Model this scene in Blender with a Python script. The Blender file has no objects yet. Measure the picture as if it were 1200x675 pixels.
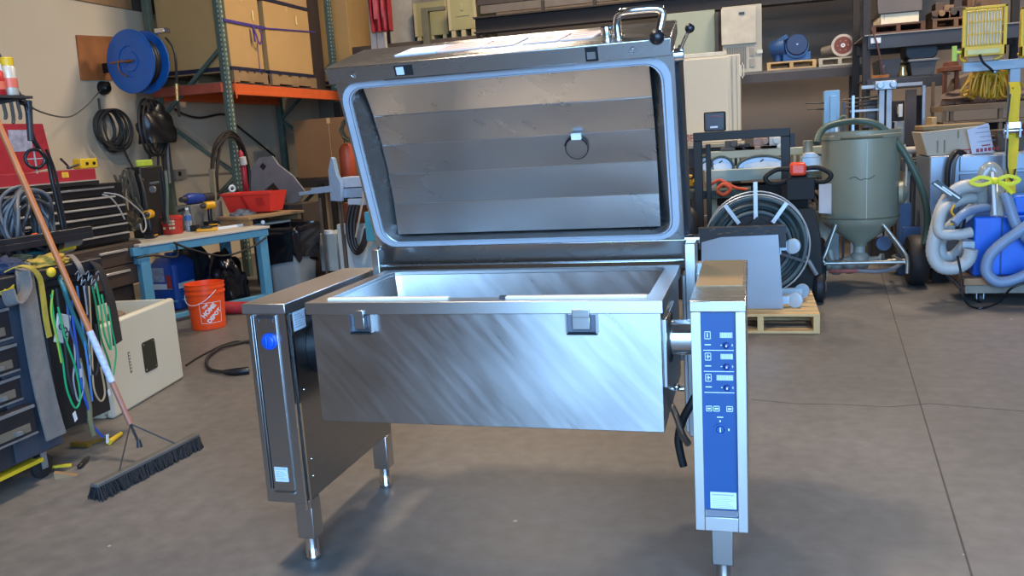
import bpy, bmesh, math, random
from mathutils import Vector, Matrix, noise
random.seed(7)
PI = math.pi
S = bpy.context.scene
COL = S.collection
# ------------------------------------------------------------------ camera
CF, CX, CY, CZ, YAW, PIT, ROL = 1000.6, 1.5865, -2.3555, 1.3727, -0.28094, 0.17397, -0.06196
FW = Vector((math.sin(YAW)*math.cos(PIT), math.cos(YAW)*math.cos(PIT), -math.sin(PIT)))
_r = Vector((math.cos(YAW), -math.sin(YAW), 0)); _u = _r.cross(FW)
RT = _r*math.cos(ROL) + _u*math.sin(ROL); UP = -_r*math.sin(ROL) + _u*math.cos(ROL)
EYE = Vector((CX, CY, CZ))
cam = bpy.data.cameras.new('camera'); camo = bpy.data.objects.new('camera', cam); COL.objects.link(camo)
cam.sensor_width = 36; cam.lens = CF/1200*36; cam.clip_start = .05
m = Matrix((RT, UP, -FW)).transposed().to_4x4(); m.translation = EYE
camo.matrix_world = m
S.camera = camo
S.view_settings.view_transform = 'Standard'; S.view_settings.look = 'None'
S.view_settings.gamma = 1; S.view_settings.use_curve_mapping = False
# survey helpers: where a sight line of the photograph meets a plane of the room
def _d(px, py): return FW + RT*((px-600)/CF) - UP*((py-337.5)/CF)
def P(px, py, Y): d = _d(px, py); return EYE + d*((Y-CY)/d.y)
def PZ(px, py, z=0.): d = _d(px, py); return EYE + d*((z-CZ)/d.z)
def PX(px, py, X): d = _d(px, py); return EYE + d*((X-CX)/d.x)
# ------------------------------------------------------------------ materials
MATS = {}
def _nt(name):
    mt = bpy.data.materials.new(name); mt.use_nodes = True
    nt = mt.node_tree; return mt, nt, nt.nodes['Principled BSDF']
def hexc(h):
    h = h.lstrip('#'); v = [int(h[i:i+2], 16)/255 for i in (0, 2, 4)]
    return tuple((c/12.92 if c <= .04045 else ((c+.055)/1.055)**2.4) for c in v) + (1,)
def mat(name, col, rough=.6, metal=0., var=.12, scale=8., bump=.0, spec=.5, alpha=1., trans=0., coat=0., emit=None, es=1.):
    if name in MATS: return MATS[name]
    mt, nt, b = _nt(name); N = nt.nodes.new; L = nt.links.new
    c = hexc(col) if isinstance(col, str) else tuple(col)+(1,)
    tc = N('ShaderNodeTexCoord'); no = N('ShaderNodeTexNoise'); no.inputs['Scale'].default_value = scale; no.inputs['Detail'].default_value = 4
    L(tc.outputs['Object'], no.inputs['Vector'])
    rp = N('ShaderNodeValToRGB'); rp.color_ramp.elements[0].position = .3; rp.color_ramp.elements[1].position = .7
    rp.color_ramp.elements[0].color = tuple(x*(1-var) for x in c[:3])+(1,); rp.color_ramp.elements[1].color = tuple(min(1, x*(1+var)) for x in c[:3])+(1,)
    L(no.outputs['Fac'], rp.inputs['Fac']); L(rp.outputs['Color'], b.inputs['Base Color'])
    b.inputs['Roughness'].default_value = rough; b.inputs['Metallic'].default_value = metal
    b.inputs['Specular IOR Level'].default_value = spec
    if trans: b.inputs['Transmission Weight'].default_value = trans
    if coat: b.inputs['Coat Weight'].default_value = coat
    if alpha < 1: b.inputs['Alpha'].default_value = alpha
    if emit: b.inputs['Emission Color'].default_value = hexc(emit); b.inputs['Emission Strength'].default_value = es
    if bump:
        n2 = N('ShaderNodeTexNoise'); n2.inputs['Scale'].default_value = scale*6; L(tc.outputs['Object'], n2.inputs['Vector'])
        bp = N('ShaderNodeBump'); bp.inputs['Strength'].default_value = bump; bp.inputs['Distance'].default_value = .01
        L(n2.outputs['Fac'], bp.inputs['Height']); L(bp.outputs['Normal'], b.inputs['Normal'])
    MATS[name] = mt; return mt
def steel(name, lo=.42, hi=.62, rlo=.25, rhi=.42, stretch=(1, 40, 1), rot=(0, 0, 0), scale=3., tint=(1, 1, 1), swirl=0.):
    if name in MATS: return MATS[name]
    mt, nt, b = _nt(name); N = nt.nodes.new; L = nt.links.new
    tc = N('ShaderNodeTexCoord'); mp = N('ShaderNodeMapping'); mp.inputs['Rotation'].default_value = rot
    m2 = N('ShaderNodeMapping'); m2.inputs['Scale'].default_value = stretch
    L(tc.outputs['Object'], mp.inputs['Vector']); L(mp.outputs['Vector'], m2.inputs['Vector'])
    no = N('ShaderNodeTexNoise'); no.inputs['Scale'].default_value = scale; no.inputs['Detail'].default_value = 3; no.inputs['Roughness'].default_value = .5
    L(m2.outputs['Vector'], no.inputs['Vector'])
    src = no.outputs['Fac']
    if swirl:
        nb = N('ShaderNodeTexNoise'); nb.inputs['Scale'].default_value = 3.2; nb.inputs['Detail'].default_value = 2; L(tc.outputs['Object'], nb.inputs['Vector'])
        mx = N('ShaderNodeMix'); mx.data_type = 'FLOAT'; mx.inputs[0].default_value = swirl
        L(no.outputs['Fac'], mx.inputs[2]); L(nb.outputs['Fac'], mx.inputs[3]); src = mx.outputs[0]
    rp = N('ShaderNodeValToRGB'); e = rp.color_ramp.elements; e[0].position = .3; e[1].position = .7
    e[0].color = (lo*tint[0], lo*tint[1], lo*tint[2], 1); e[1].color = (hi*tint[0], hi*tint[1], hi*tint[2], 1)
    L(src, rp.inputs['Fac']); L(rp.outputs['Color'], b.inputs['Base Color'])
    mr = N('ShaderNodeMapRange'); mr.inputs[1].default_value = .36; mr.inputs[2].default_value = .64; mr.inputs[3].default_value = rlo; mr.inputs[4].default_value = rhi
    L(src, mr.inputs[0]); L(mr.outputs[0], b.inputs['Roughness'])
    b.inputs['Metallic'].default_value = 1
    MATS[name] = mt; return mt
def darkline_floor():
    mt, nt, b = _nt('concrete floor'); N = nt.nodes.new; L = nt.links.new
    tc = N('ShaderNodeTexCoord')
    n1 = N('ShaderNodeTexNoise'); n1.inputs['Scale'].default_value = .55; n1.inputs['Detail'].default_value = 7; n1.inputs['Roughness'].default_value = .6
    n2 = N('ShaderNodeTexNoise'); n2.inputs['Scale'].default_value = 14; n2.inputs['Detail'].default_value = 6
    for n in (n1, n2): L(tc.outputs['Object'], n.inputs['Vector'])
    r1 = N('ShaderNodeValToRGB'); e = r1.color_ramp.elements; e[0].position = .32; e[1].position = .68
    e[0].color = hexc('#5f5c59'); e[1].color = hexc('#716d69')
    L(n1.outputs['Fac'], r1.inputs['Fac'])
    mx = N('ShaderNodeMix'); mx.data_type = 'RGBA'; mx.blend_type = 'OVERLAY'; mx.inputs[0].default_value = .35
    L(r1.outputs['Color'], mx.inputs[6]); L(n2.outputs['Fac'], mx.inputs[7])
    # pale paint flecks
    vo = N('ShaderNodeTexVoronoi'); vo.inputs['Scale'].default_value = 2.6; L(tc.outputs['Object'], vo.inputs['Vector'])
    lt = N('ShaderNodeMath'); lt.operation = 'LESS_THAN'; lt.inputs[1].default_value = .028; L(vo.outputs['Distance'], lt.inputs[0])
    m2 = N('ShaderNodeMix'); m2.data_type = 'RGBA'; m2.inputs[7].default_value = hexc('#a9a296'); L(lt.outputs[0], m2.inputs[0]); L(mx.outputs[2], m2.inputs[6])
    L(m2.outputs[2], b.inputs['Base Color'])
    mr = N('ShaderNodeMapRange'); mr.inputs[3].default_value = .38; mr.inputs[4].default_value = .6; L(n1.outputs['Fac'], mr.inputs[0]); L(mr.outputs[0], b.inputs['Roughness'])
    bp = N('ShaderNodeBump'); bp.inputs['Strength'].default_value = .08; bp.inputs['Distance'].default_value = .01; L(n2.outputs['Fac'], bp.inputs['Height']); L(bp.outputs['Normal'], b.inputs['Normal'])
    MATS['floor'] = mt; return mt
# ------------------------------------------------------------------ mesh building
def chain(o):
    M = o.matrix_basis.copy()
    while o.parent: o = o.parent; M = o.matrix_basis @ M
    return M
def spline(pts, n=6, closed=False):
    pts = [Vector(p) for p in pts]
    if len(pts) < 3: return pts
    out = []; k = len(pts); rng = k if closed else k-1
    for i in range(rng):
        if closed: a, b, c, d = pts[(i-1) % k], pts[i], pts[(i+1) % k], pts[(i+2) % k]
        else: a, b, c, d = pts[max(i-1, 0)], pts[i], pts[i+1], pts[min(i+2, k-1)]
        for j in range(n):
            t = j/n
            out.append(.5*((2*b)+(c-a)*t+(2*a-5*b+4*c-d)*t*t+(3*b-a-3*c+d)*t**3))
    if not closed: out.append(pts[-1])
    return out
class MB:
    def __init__(s, M=None): s.bm = bmesh.new(); s.M = M or Matrix()
    def V(s, p): return s.bm.verts.new(s.M @ Vector(p))
    def F(s, vs):
        try: return s.bm.faces.new(vs)
        except ValueError: return None
    def box(s, x0, x1, y0, y1, z0, z1, M=None):
        M = M or Matrix()
        v = [s.V(M @ Vector((x, y, z))) for x in (x0, x1) for y in (y0, y1) for z in (z0, z1)]
        for f in ((0, 1, 3, 2), (4, 6, 7, 5), (0, 4, 5, 1), (2, 3, 7, 6), (0, 2, 6, 4), (1, 5, 7, 3)): s.F([v[i] for i in f])
        return s
    def cb(s, c, d, rot=(0, 0, 0)):
        M = Matrix.Translation(c) @ Matrix.Rotation(rot[2], 4, 'Z') @ Matrix.Rotation(rot[1], 4, 'Y') @ Matrix.Rotation(rot[0], 4, 'X')
        return s.box(-d[0]/2, d[0]/2, -d[1]/2, d[1]/2, -d[2]/2, d[2]/2, M)
    def bar(s, a, b, w, h=None, up=(0, 0, 1)):
        a = Vector(a); b = Vector(b); h = h or w; t = (b-a).normalized(); up = Vector(up)
        if abs(t.dot(up)) > .98: up = Vector((0, 1, 0))
        x = t.cross(up).normalized(); z = x.cross(t)
        rings = [[s.V(p + x*(i*w/2) + z*(j*h/2)) for i, j in ((-1, -1), (1, -1), (1, 1), (-1, 1))] for p in (a, b)]
        s.F(rings[0][::-1]); s.F(rings[1])
        for i in range(4): s.F([rings[0][i], rings[0][(i+1) % 4], rings[1][(i+1) % 4], rings[1][i]])
        return s
    def rings(s, R, caps=True, closed=False):
        for i in range(len(R)-(0 if closed else 1)):
            A = R[i]; B = R[(i+1) % len(R)]
            if len(A) == 1 and len(B) == 1: continue
            n = max(len(A), len(B))
            for j in range(n):
                if len(A) == 1: s.F([A[0], B[(j+1) % n], B[j]])
                elif len(B) == 1: s.F([A[j], A[(j+1) % n], B[0]])
                else: s.F([A[j], A[(j+1) % n], B[(j+1) % n], B[j]])
        if caps and not closed:
            if len(R[0]) > 2: s.F(R[0][::-1])
            if len(R[-1]) > 2: s.F(R[-1])
    def tube(s, pts, r, seg=8, closed=False, flat=1., caps=True):
        pts = [Vector(p) for p in pts]; n = len(pts); R = []
        up = None
        for i, p in enumerate(pts):
            a = pts[(i-1) % n] if closed else pts[max(i-1, 0)]; b = pts[(i+1) % n] if closed else pts[min(i+1, n-1)]
            t = (b-a); t = t.normalized() if t.length > 1e-9 else Vector((0, 0, 1))
            if up is None: up = Vector((0, 0, 1)) if abs(t.z) < .9 else Vector((0, 1, 0))
            x = t.cross(up)
            if x.length < 1e-4: x = t.cross(Vector((1, 0, 0)))
            x.normalize(); u = x.cross(t).normalized(); up = u
            rr = r[i] if isinstance(r, (list, tuple)) else r
            R.append([s.V(p + x*(math.cos(2*PI*k/seg)*rr*flat) + u*(math.sin(2*PI*k/seg)*rr)) for k in range(seg)])
        s.rings(R, caps, closed); return s
    def cyl(s, a, b, r, r2=None, seg=20):
        return s.tube([a, b], [r, r if r2 is None else r2], seg)
    def lathe(s, prof, c=(0, 0, 0), ax=(0, 0, 1), seg=24, hole=False):
        ax = Vector(ax).normalized(); q = ax.to_track_quat('Z', 'Y'); c = Vector(c); R = []
        for r, h in prof:
            if r < 1e-6: R.append([s.V(c + ax*h)])
            else: R.append([s.V(c + q @ Vector((r*math.cos(2*PI*k/seg), r*math.sin(2*PI*k/seg), h))) for k in range(seg)])
        s.rings(R, not hole, hole); return s
    def ball(s, c, r, sc=(1, 1, 1), seg=16):
        n = seg//2; R = []; c = Vector(c)
        for i in range(n+1):
            a = PI*i/n; rr = math.sin(a); z = -math.cos(a)
            R.append([s.V(c+Vector((0, 0, z*r*sc[2])))] if rr < 1e-6 else [s.V(c+Vector((rr*math.cos(2*PI*k/seg)*r*sc[0], rr*math.sin(2*PI*k/seg)*r*sc[1], z*r*sc[2]))) for k in range(seg)])
        s.rings(R, False); return s
    def torus(s, c, Rr, r, ax=(0, 0, 1), seg=32, s2=8):
        q = Vector(ax).normalized().to_track_quat('Z', 'Y'); c = Vector(c)
        return s.tube([c + q @ Vector((Rr*math.cos(2*PI*k/seg), Rr*math.sin(2*PI*k/seg), 0)) for k in range(seg)], r, s2, True)
    def prism(s, poly, a, b, axis='y'):
        """2-D outline extruded along an axis from a to b"""
        def q(p, t):
            return (p[0], t, p[1]) if axis == 'y' else ((t, p[0], p[1]) if axis == 'x' else (p[0], p[1], t))
        A = [s.V(q(p, a)) for p in poly]; B = [s.V(q(p, b)) for p in poly]
        s.F(A); s.F(B[::-1]); n = len(A)
        for i in range(n): s.F([A[i], B[i], B[(i+1) % n], A[(i+1) % n]])
        return s
    def loft(s, loops, caps=True):
        R = [[s.V(p) for p in l] for l in loops]; s.rings(R, caps); return s
    def quad(s, a, b, c, d): s.F([s.V(p) for p in (a, b, c, d)]); return s
    def build(s, name, material, parent=None, bevel=0., smooth=True, local=False, solid=0., ang=40):
        bm = s.bm
        bmesh.ops.recalc_face_normals(bm, faces=bm.faces)
        if parent is not None and not local:
            bmesh.ops.transform(bm, matrix=chain(parent).inverted(), verts=bm.verts)
        me = bpy.data.meshes.new(name)
        if smooth:
            for f in bm.faces: f.smooth = True
            ca = math.radians(ang)
            for e in bm.edges:
                if len(e.link_faces) == 2:
                    try:
                        if e.calc_face_angle() > ca: e.smooth = False
                    except ValueError: pass
        bm.to_mesh(me); bm.free()
        o = bpy.data.objects.new(name, me); COL.objects.link(o)
        me.materials.append(material)
        if parent is not None: o.parent = parent
        if solid: md = o.modifiers.new('solid', 'SOLIDIFY'); md.thickness = solid; md.offset = 0
        if bevel:
            md = o.modifiers.new('bevel', 'BEVEL'); md.width = bevel; md.segments = 2; md.limit_method = 'ANGLE'; md.angle_limit = math.radians(50)
        return o
def tag(o, label=None, cat=None, group=None, kind=None):
    if label: o['label'] = label
    if cat: o['category'] = cat
    if group: o['group'] = group
    if kind: o['kind'] = kind
    return o
def E(name, label, cat, loc=(0, 0, 0), rz=0., group=None, rot=None):
    o = bpy.data.objects.new(name, None); COL.objects.link(o); o.empty_display_size = .05
    M = Matrix.Translation(Vector(loc)) @ (rot if rot is not None else Matrix.Rotation(rz, 4, 'Z'))
    o.matrix_basis = M
    return tag(o, label, cat, group)
def copy_tree(o, parent=None, loc=None, rz=None, label=None, group=None):
    c = o.copy(); COL.objects.link(c)
    if parent: c.parent = parent
    if loc is not None: c.location = loc
    if rz is not None: c.rotation_euler = (0, 0, rz)
    if label: c['label'] = label
    if group: c['group'] = group
    for ch in list(o.children): copy_tree(ch, c)
    return c
def text(name, body, size, M, material, parent, ext=.0006, align='CENTER', sx=1., bold=0.):
    """raised lettering; M places it: x along the line, y up the letters, z out of the surface"""
    cu = bpy.data.curves.new(name, 'FONT'); cu.body = body; cu.size = size; cu.align_x = align; cu.align_y = 'CENTER'; cu.extrude = ext; cu.offset = bold
    t = bpy.data.objects.new(name+'_tmp', cu); COL.objects.link(t)
    dg = bpy.context.evaluated_depsgraph_get(); me = bpy.data.meshes.new_from_object(t.evaluated_get(dg))
    bpy.data.objects.remove(t); bpy.data.curves.remove(cu)
    me.transform(M @ Matrix.Diagonal((sx, 1, 1, 1)))
    if parent is not None: me.transform(chain(parent).inverted())
    me.name = name; me.materials.clear(); me.materials.append(material)
    o = bpy.data.objects.new(name, me); COL.objects.link(o)
    if parent is not None: o.parent = parent
    return o
def frame_at(o, x, y):
    o = Vector(o); x = Vector(x).normalized(); y = Vector(y); z = x.cross(y).normalized(); y = z.cross(x)
    M = Matrix((x, y, z)).transposed().to_4x4(); M.translation = o; return M
def rr(x0, x1, y0, y1, r, n=6):
    """rounded rectangle outline"""
    out = []
    for cx, cy, a0 in ((x1-r, y0+r, -90), (x1-r, y1-r, 0), (x0+r, y1-r, 90), (x0+r, y0+r, 180)):
        for k in range(n+1):
            a = math.radians(a0+90*k/n); out.append((cx+r*math.cos(a), cy+r*math.sin(a)))
    return out
def rect_at(px0, py0, px1, py1, Y):
    """world x0,x1,z0,z1 of an upright rectangle seen between these sight lines, standing at depth Y"""
    a, b, c, d = P(px0, py0, Y), P(px1, py0, Y), P(px0, py1, Y), P(px1, py1, Y)
    return (a.x+c.x)/2, (b.x+d.x)/2, (c.z+d.z)/2, (a.z+b.z)/2
def sag(a, b, s, n=10):
    a = Vector(a); b = Vector(b)
    return [a.lerp(b, i/n) - Vector((0, 0, s*4*(i/n)*(1-i/n))) for i in range(n+1)]
def struct(mb, name, material, **k):
    return tag(mb.build(name, material, **k), kind='structure')
# ------------------------------------------------------------------ small kit used all over the workshop
def solo(mb, name, material, label, cat, group=None, kind=None, **k):
    o = mb.build(name, material, **k); me = o.data
    co = [v.co for v in me.vertices]
    c = Vector(((min(v.x for v in co)+max(v.x for v in co))/2, (min(v.y for v in co)+max(v.y for v in co))/2, min(v.z for v in co)))
    me.transform(Matrix.Translation(-c)); o.location = c
    return tag(o, label, cat, group, kind)
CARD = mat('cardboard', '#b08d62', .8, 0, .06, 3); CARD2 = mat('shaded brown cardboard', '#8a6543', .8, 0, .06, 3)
TAPE = mat('clear brown tape', '#c7a878', .3)
PALW = mat('pallet wood', '#8f7350', .8, 0, .22, 5, .2); PALP = mat('pale pine', '#c2a271', .75, 0, .15, 5, .15)
ORNG = mat('orange rack beam paint', '#d9602b', .5, 0, .06); GRN = mat('dark green rack paint', '#4f5f55', .5, 0, .15)
DGRY = mat('dark grey metal', '#3b3c40', .45, .3); LGRY = mat('light grey paint', '#aab0b2', .5, 0, .05)
REDP = mat('red plastic', '#e03a30', .4, 0, .05); YELP = mat('yellow plastic', '#d9b424', .45, 0, .08)
SBLU = mat('sky blue paint', '#5494b4', .5, 0, .06); BEIG = mat('beige enamel', '#cfc9b6', .45, 0, .03, 2)
BLUP = mat('reel blue enamel', '#1d5fae', .3, 0, .05); BRN = mat('dark brown metal', '#3d322c', .5, .1)
CAB = mat('black cable jacket', '#17171a', .5); GCAB = mat('grey cable jacket', '#595c60', .5, 0, .1)
ZINC = mat('galvanised grey', '#9aa0a6', .4, .7, .1, 12)
def box_thing(x0, x1, y0, y1, z0, z1, label, material=None, name='cardboard_box', cat='box', group=None, tape='x', rz=0.):
    cx, cy = (x0+x1)/2, (y0+y1)/2
    r = E(name, label, cat, (cx, cy, z0), rz, group); hx, hy, h = (x1-x0)/2, (y1-y0)/2, z1-z0
    m = MB(); m.box(-hx, hx, -hy, hy, 0, h)
    b = m.build('box_body', material or CARD, r, local=True, bevel=.004)
    m = MB()
    if tape == 'x': m.box(-hx-.001, hx+.001, -.025, .025, h-.07, h+.001); m.box(-hx-.001, hx+.001, -.0025, .0025, h*.02, h-.07)
    else: m.box(-.025, .025, -hy-.001, hy+.001, h-.07, h+.001); m.box(-.0025, .0025, -hy-.001, hy+.001, h*.02, h-.07)
    m.build('tape', TAPE, r, local=True)
    return r
def pallet(cx, cy, z, w, d, label, material=None, rz=0., group=None, h=.13, n=6):
    """boards run along x, stringers along y"""
    r = E('wooden_pallet', label, 'pallet', (cx, cy, z), rz, group); mt = material or PALW
    bw = d/n*.72
    m = MB()
    for i in range(n):
        y = -d/2+bw/2+(d-bw)*i/(n-1); m.box(-w/2, w/2, y-bw/2, y+bw/2, h-.018, h)
    m.build('deck_boards', mt, r, local=True, bevel=.002)
    m = MB()
    for y in (-d/2+bw/2, 0, d/2-bw/2): m.box(-w/2, w/2, y-bw/2, y+bw/2, 0, .018)
    m.build('bottom_boards', mt, r, local=True, bevel=.002)
    for x in (-w/2+.02, 0, w/2-.02):
        m = MB(); m.box(x-.02, x+.02, -d/2, d/2, .0181, h-.0181); m.build('stringer', mt, r, local=True, bevel=.002)
    return r
def cable(pts, r, label, material=CAB, name='cable', cat='cable', n=6, seg=8, group=None):
    m = MB(); m.tube(spline(pts, n), r, seg); return solo(m, name, material, label, cat, group)
def coil_pts(c, R, turns, ax, drop=0., jit=.02, seed=1, sq=1.):
    rnd = random.Random(seed); q = Vector(ax).normalized().to_track_quat('Z', 'Y'); out = []
    n = int(turns*14)
    for i in range(n+1):
        a = 2*PI*i/14; t = i/n
        rr_ = R*(1+rnd.uniform(-jit, jit)*3)
        out.append(Vector(c)+q @ Vector((rr_*math.cos(a), rr_*math.sin(a), (t-.5)*drop)) )
    for p in out: p.z = c[2]+(p.z-c[2])*sq
    return out
def caster(x, y, z, r, par, name='caster', mt=None, ax=(1, 0, 0)):
    m = MB(); ax = Vector(ax); sd = ax*.022
    c = Vector((x, y, z+r))
    m.bar(c-sd+Vector((0, 0, -.01)), c-sd+Vector((0, 0, r+.02)), .006, .03); m.bar(c+sd+Vector((0, 0, -.01)), c+sd+Vector((0, 0, r+.02)), .006, .03)
    m.cb(c+Vector((0, 0, r+.02)), (.06, .06, .008))
    k = m.build(name, ZINC, par)
    m = MB(); m.lathe([(0, -.015), (r*.7, -.015), (r, -.01), (r, .01), (r*.7, .015), (0, .015)], c, ax, 20); m.build('wheel', mt or RUB, k)
    return k
# ================================================================== materials in use
floorM = darkline_floor()
ST = steel('brushed steel', .44, .48, .28, .31, stretch=(3, 3, 1), scale=1.5)
STH = steel('brushed steel across', .52, .56, .36, .40, stretch=(1, 3, 3), scale=1.5)
STB = steel('satin bright steel', .58, .62, .40, .44, stretch=(2, 2, 2), scale=1.5)
STF = steel('polished steel front with diagonal rub marks', .45, .58, .27, .38, stretch=(3, 14, 24), rot=(0, -.85, 0), scale=1.9, swirl=.5)
STL = steel('steel lid liner', .50, .53, .27, .29, stretch=(2.5, 10, 16), rot=(0, -.6, 0), scale=1.4, swirl=.6)
CH = mat('chrome', '#d8d8d8', .12, 1., .03)
BLK = mat('black plastic', '#15161a', .35, 0, .1)
RUB = mat('black rubber', '#1b1b1e', .6, 0, .15)
GASK = mat('blue grey gasket rubber', '#a4abb6', .45, 0, .05)
CREAM = mat('cream plastic strip', '#e4dccb', .45)
PBLUE = mat('deep blue panel film', '#1f4a80', .3, 0, .04)
WHT = mat('white print', '#dfe8f2', .5, 0, .03)
GRYP = mat('grey print', '#9aa8bb', .5, 0, .03)
LABEL = mat('white label stock', '#ccd6e2', .5, 0, .04)
PINK = mat('faded red print', '#b0655c', .6, 0, .08)
KNOB = mat('blue knob plastic', '#0d4fc0', .3, 0, .05)
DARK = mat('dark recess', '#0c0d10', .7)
# ================================================================== the braising pan
bp = E('tilting_braising_pan', 'large stainless steel tilting braising pan with raised lid and blue control panel', 'braising pan', (.8, .35, 0))
# --- left column
LW, D, H, ZB, ZL = .157, .72, .900, .223, .868
m = MB(); m.box(.008, LW-.006, .006, D-.01, ZB, ZL)
lc = m.build('side_column', ST, bp, bevel=.002)
m = MB(); m.box(0, LW, -.004, D, ZL, H); m.build('column_top', STH, lc, bevel=.003)
m = MB()
for x in (.028, .037): m.box(x, x+.004, -.004, .01, .27, .862)
m.box(.043, .118, .000, .0065, .27, .862)
m.box(.04, .118, -.002, .008, .255, .262)
m.build('front_trim', ST, lc, bevel=.001)
m = MB(); m.box(.05, .112, -.002, .006, .852, .86); m.box(.053, .056, -.005, .0, .84, .858); m.box(.104, .107, -.005, 0, .84, .858); m.build('label_holder', mat('dull steel', '#55555c', .4, .8), lc)
m = MB(); m.box(.1515, .1535, .0, .01, .2, .868); m.box(.156, .159, .02, .03, .2, .86); m.build('edge_strip', CH, lc)
# inner side cover plate, standing off the column
m = MB(); m.box(.151, .156, .03, D-.02, .225, .86); m.build('side_cover', steel('dark brushed steel', .30, .34, .3, .36, stretch=(1, 2, 30)), lc, bevel=.001)
m = MB(); m.box(.156, .1572, .04, .115, .80, .862); m.build('rating_label', LABEL, lc)
m = MB()
for k in range(6): m.box(.157, .1578, .048, .105 - (k % 3)*.01, .81+k*.008, .813+k*.008)
m.build('label_print', GRYP, lc)
m = MB(); m.lathe([(0, 0), (.10, 0), (.10, .035), (.085, .05), (0, .05)], (.157, .2, .72), (1, 0, 0), 40); m.build('bearing_cover', BLK, lc)
m = MB()
for z in (.3, .36, .6): m.lathe([(0, 0), (.004, 0), (.003, .003), (0, .003)], (.157, .06, z), (1, 0, 0), 10)
m.build('rivet', CH, lc)
k = MB(); k.lathe([(0, 0), (.027, 0), (.027, -.008), (.022, -.010), (.022, -.018), (.019, -.020), (0, -.020)], (.090, .0, .778), (0, 1, 0), 32)
kb = k.build('dial', KNOB, lc)
k = MB(); k.box(.0865, .0935, -.027, -.018, .757, .799); k.build('grip', KNOB, kb, bevel=.002)
m = MB(); m.box(.052, .1, -.0022, .001, .3, .35); lb = m.build('warning_label', LABEL, lc)
m = MB()
m.box(.055, .097, -.003, 0, .342, .346)
for i in range(6): m.box(.056, .096-(i*7 % 3)*.006, -.003, 0, .306+i*.0055, .3075+i*.0055)
m.build('label_print', GRYP, lb)
# legs
def leg(x, y, par, front):
    m = MB(); m.box(x-.031, x+.031, y-.031, y+.031, .088, ZB+.002); l = m.build('leg', ST, par, bevel=.003)
    m = MB(); m.lathe([(0, 0), (.022, 0), (.025, .005), (.025, .018), (.022, .022), (.022, .09), (0, .09)], (x, y, 0), (0, 0, 1), 20); m.build('foot', CH, l)
leg(.128, .055, bp, 1); leg(.128, .665, bp, 0)
# --- right column
RX, RW = 1.412, .153
m = MB(); m.box(RX+.003, RX+RW-.003, .02, D-.01, ZB, ZL)
rc = m.build('control_column', ST, bp, bevel=.002)
m = MB(); m.box(RX, RX+RW, -.004, D, ZL, H); m.build('column_top', steel('warm worn steel', .54, .62, .22, .28, stretch=(1.5, 30, 30), tint=(1, .97, .92)), rc, bevel=.003)  # warm reflection of the wall tinted into the steel colour
m = MB(); m.box(RX+.004, RX+RW-.012, D*.30, D-.01, .9003, .9025); m.build('protective_sheet', mat('tan protective sheet', '#a98b62', .45, 0, .06, 2), rc)
m = MB(); m.box(RX-.03, RX+.0, D-.05, D, .868, .9); m.build('rear_bracket', STH, rc, bevel=.002)
x0, x1 = RX+.003, RX+RW-.003
m = MB(); m.box(x0, x0+.027, .0, .022, ZB, ZL); m.box(x1-.027, x1, .0, .022, ZB, ZL); m.box(x0+.027, x1-.027, .0, .022, ZB, ZB+.042)
m.build('front_frame', STB, rc, bevel=.0015)
m = MB(); m.box(x0+.027, x1-.027, .01, .021, ZB+.062, ZL); cp = m.build('control_panel', PBLUE, rc)
m = MB(); m.box(x0+.03, x1-.03, .006, .021, ZB+.043, ZB+.0615); m.build('drip_strip', mat('grey steel strip', '#8b8d98', .4, .7), rc)
px0 = x0+.027; pw = x1-x0-.054
def onp(u0, u1, z0, z1, t=.0012): return (px0+u0*pw, px0+u1*pw, .0095-t, .0105, z0, z1)
def ring(mb, u0, u1, z0, z1, w=.0022):
    X0, X1, a, b, _, _ = onp(u0, u1, z0, z1)
    mb.box(X0, X1, a, b, z0, z0+w*.8); mb.box(X0, X1, a, b, z1-w*.8, z1); mb.box(X0, X0+w*.7, a, b, z0, z1); mb.box(X1-w*.7, X1, a, b, z0, z1)
rows = (.80, .739, .678)
for i, z in enumerate(rows):
    m = MB(); ring(m, .10, .28, z-.011, z+.011); m.box(*onp(.17, .2, z-.006, z+.006)); 
    if i: m.box(*onp(.15, .24, z-.001, z+.002))
    m.box(*onp(.1, .28, z-.028, z-.0255)); m.box(*onp(.06, .94, z-.0435, z-.0418))
    m.build('panel_print', WHT, cp)
    a = (.55, .56, .43)[i]
    m = MB(); m.box(*onp(a, .91, z-.007, z+.008)); dd = m.build('display', mat('lit display grey', '#c3cfdd', .4), cp)
    m = MB()
    for k in range(int((.91-a)/.06)): m.box(*onp(a+.03+k*.06, a+.04+k*.06, z-.006, z+.007, .0018))
    m.build('display_digit', mat('display digit blue', '#6f8db8', .5), dd)
    m = MB(); m.lathe([(0, 0), (.009, 0), (.0085, -.007), (.006, -.009), (0, -.009)], (px0+.73*pw, .0096, z-.0285), (0, 1, 0), 20); kn = m.build('button', mat('navy button', '#0a2c70', .35), cp)
    m = MB(); m.box(px0+.71*pw, px0+.75*pw, -.0008, .001, z-.031, z-.026); m.build('button_mark', WHT, kn)
    m = MB(); m.box(*onp(.56, .6, z-.029, z-.027)); m.box(*onp(.88, .92, z-.029, z-.027)); m.box(*onp(.894, .906, z-.032, z-.024)); m.build('panel_print', WHT, cp)
z = .588
for a, b in ((.1, .28), (.32, .5), (.7, .89)):
    m = MB(); ring(m, a, b, z-.008, z+.008); m.box(*onp(a+.04, b-.04, z-.002, z+.002)); m.build('panel_print', WHT, cp)
m = MB(); m.box(*onp(.42, .6, .562, .5645)); m.box(*onp(.49, .53, .549, .554)); m.box(*onp(.74, .78, .524, .53)); m.build('panel_print', WHT, cp)
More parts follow.
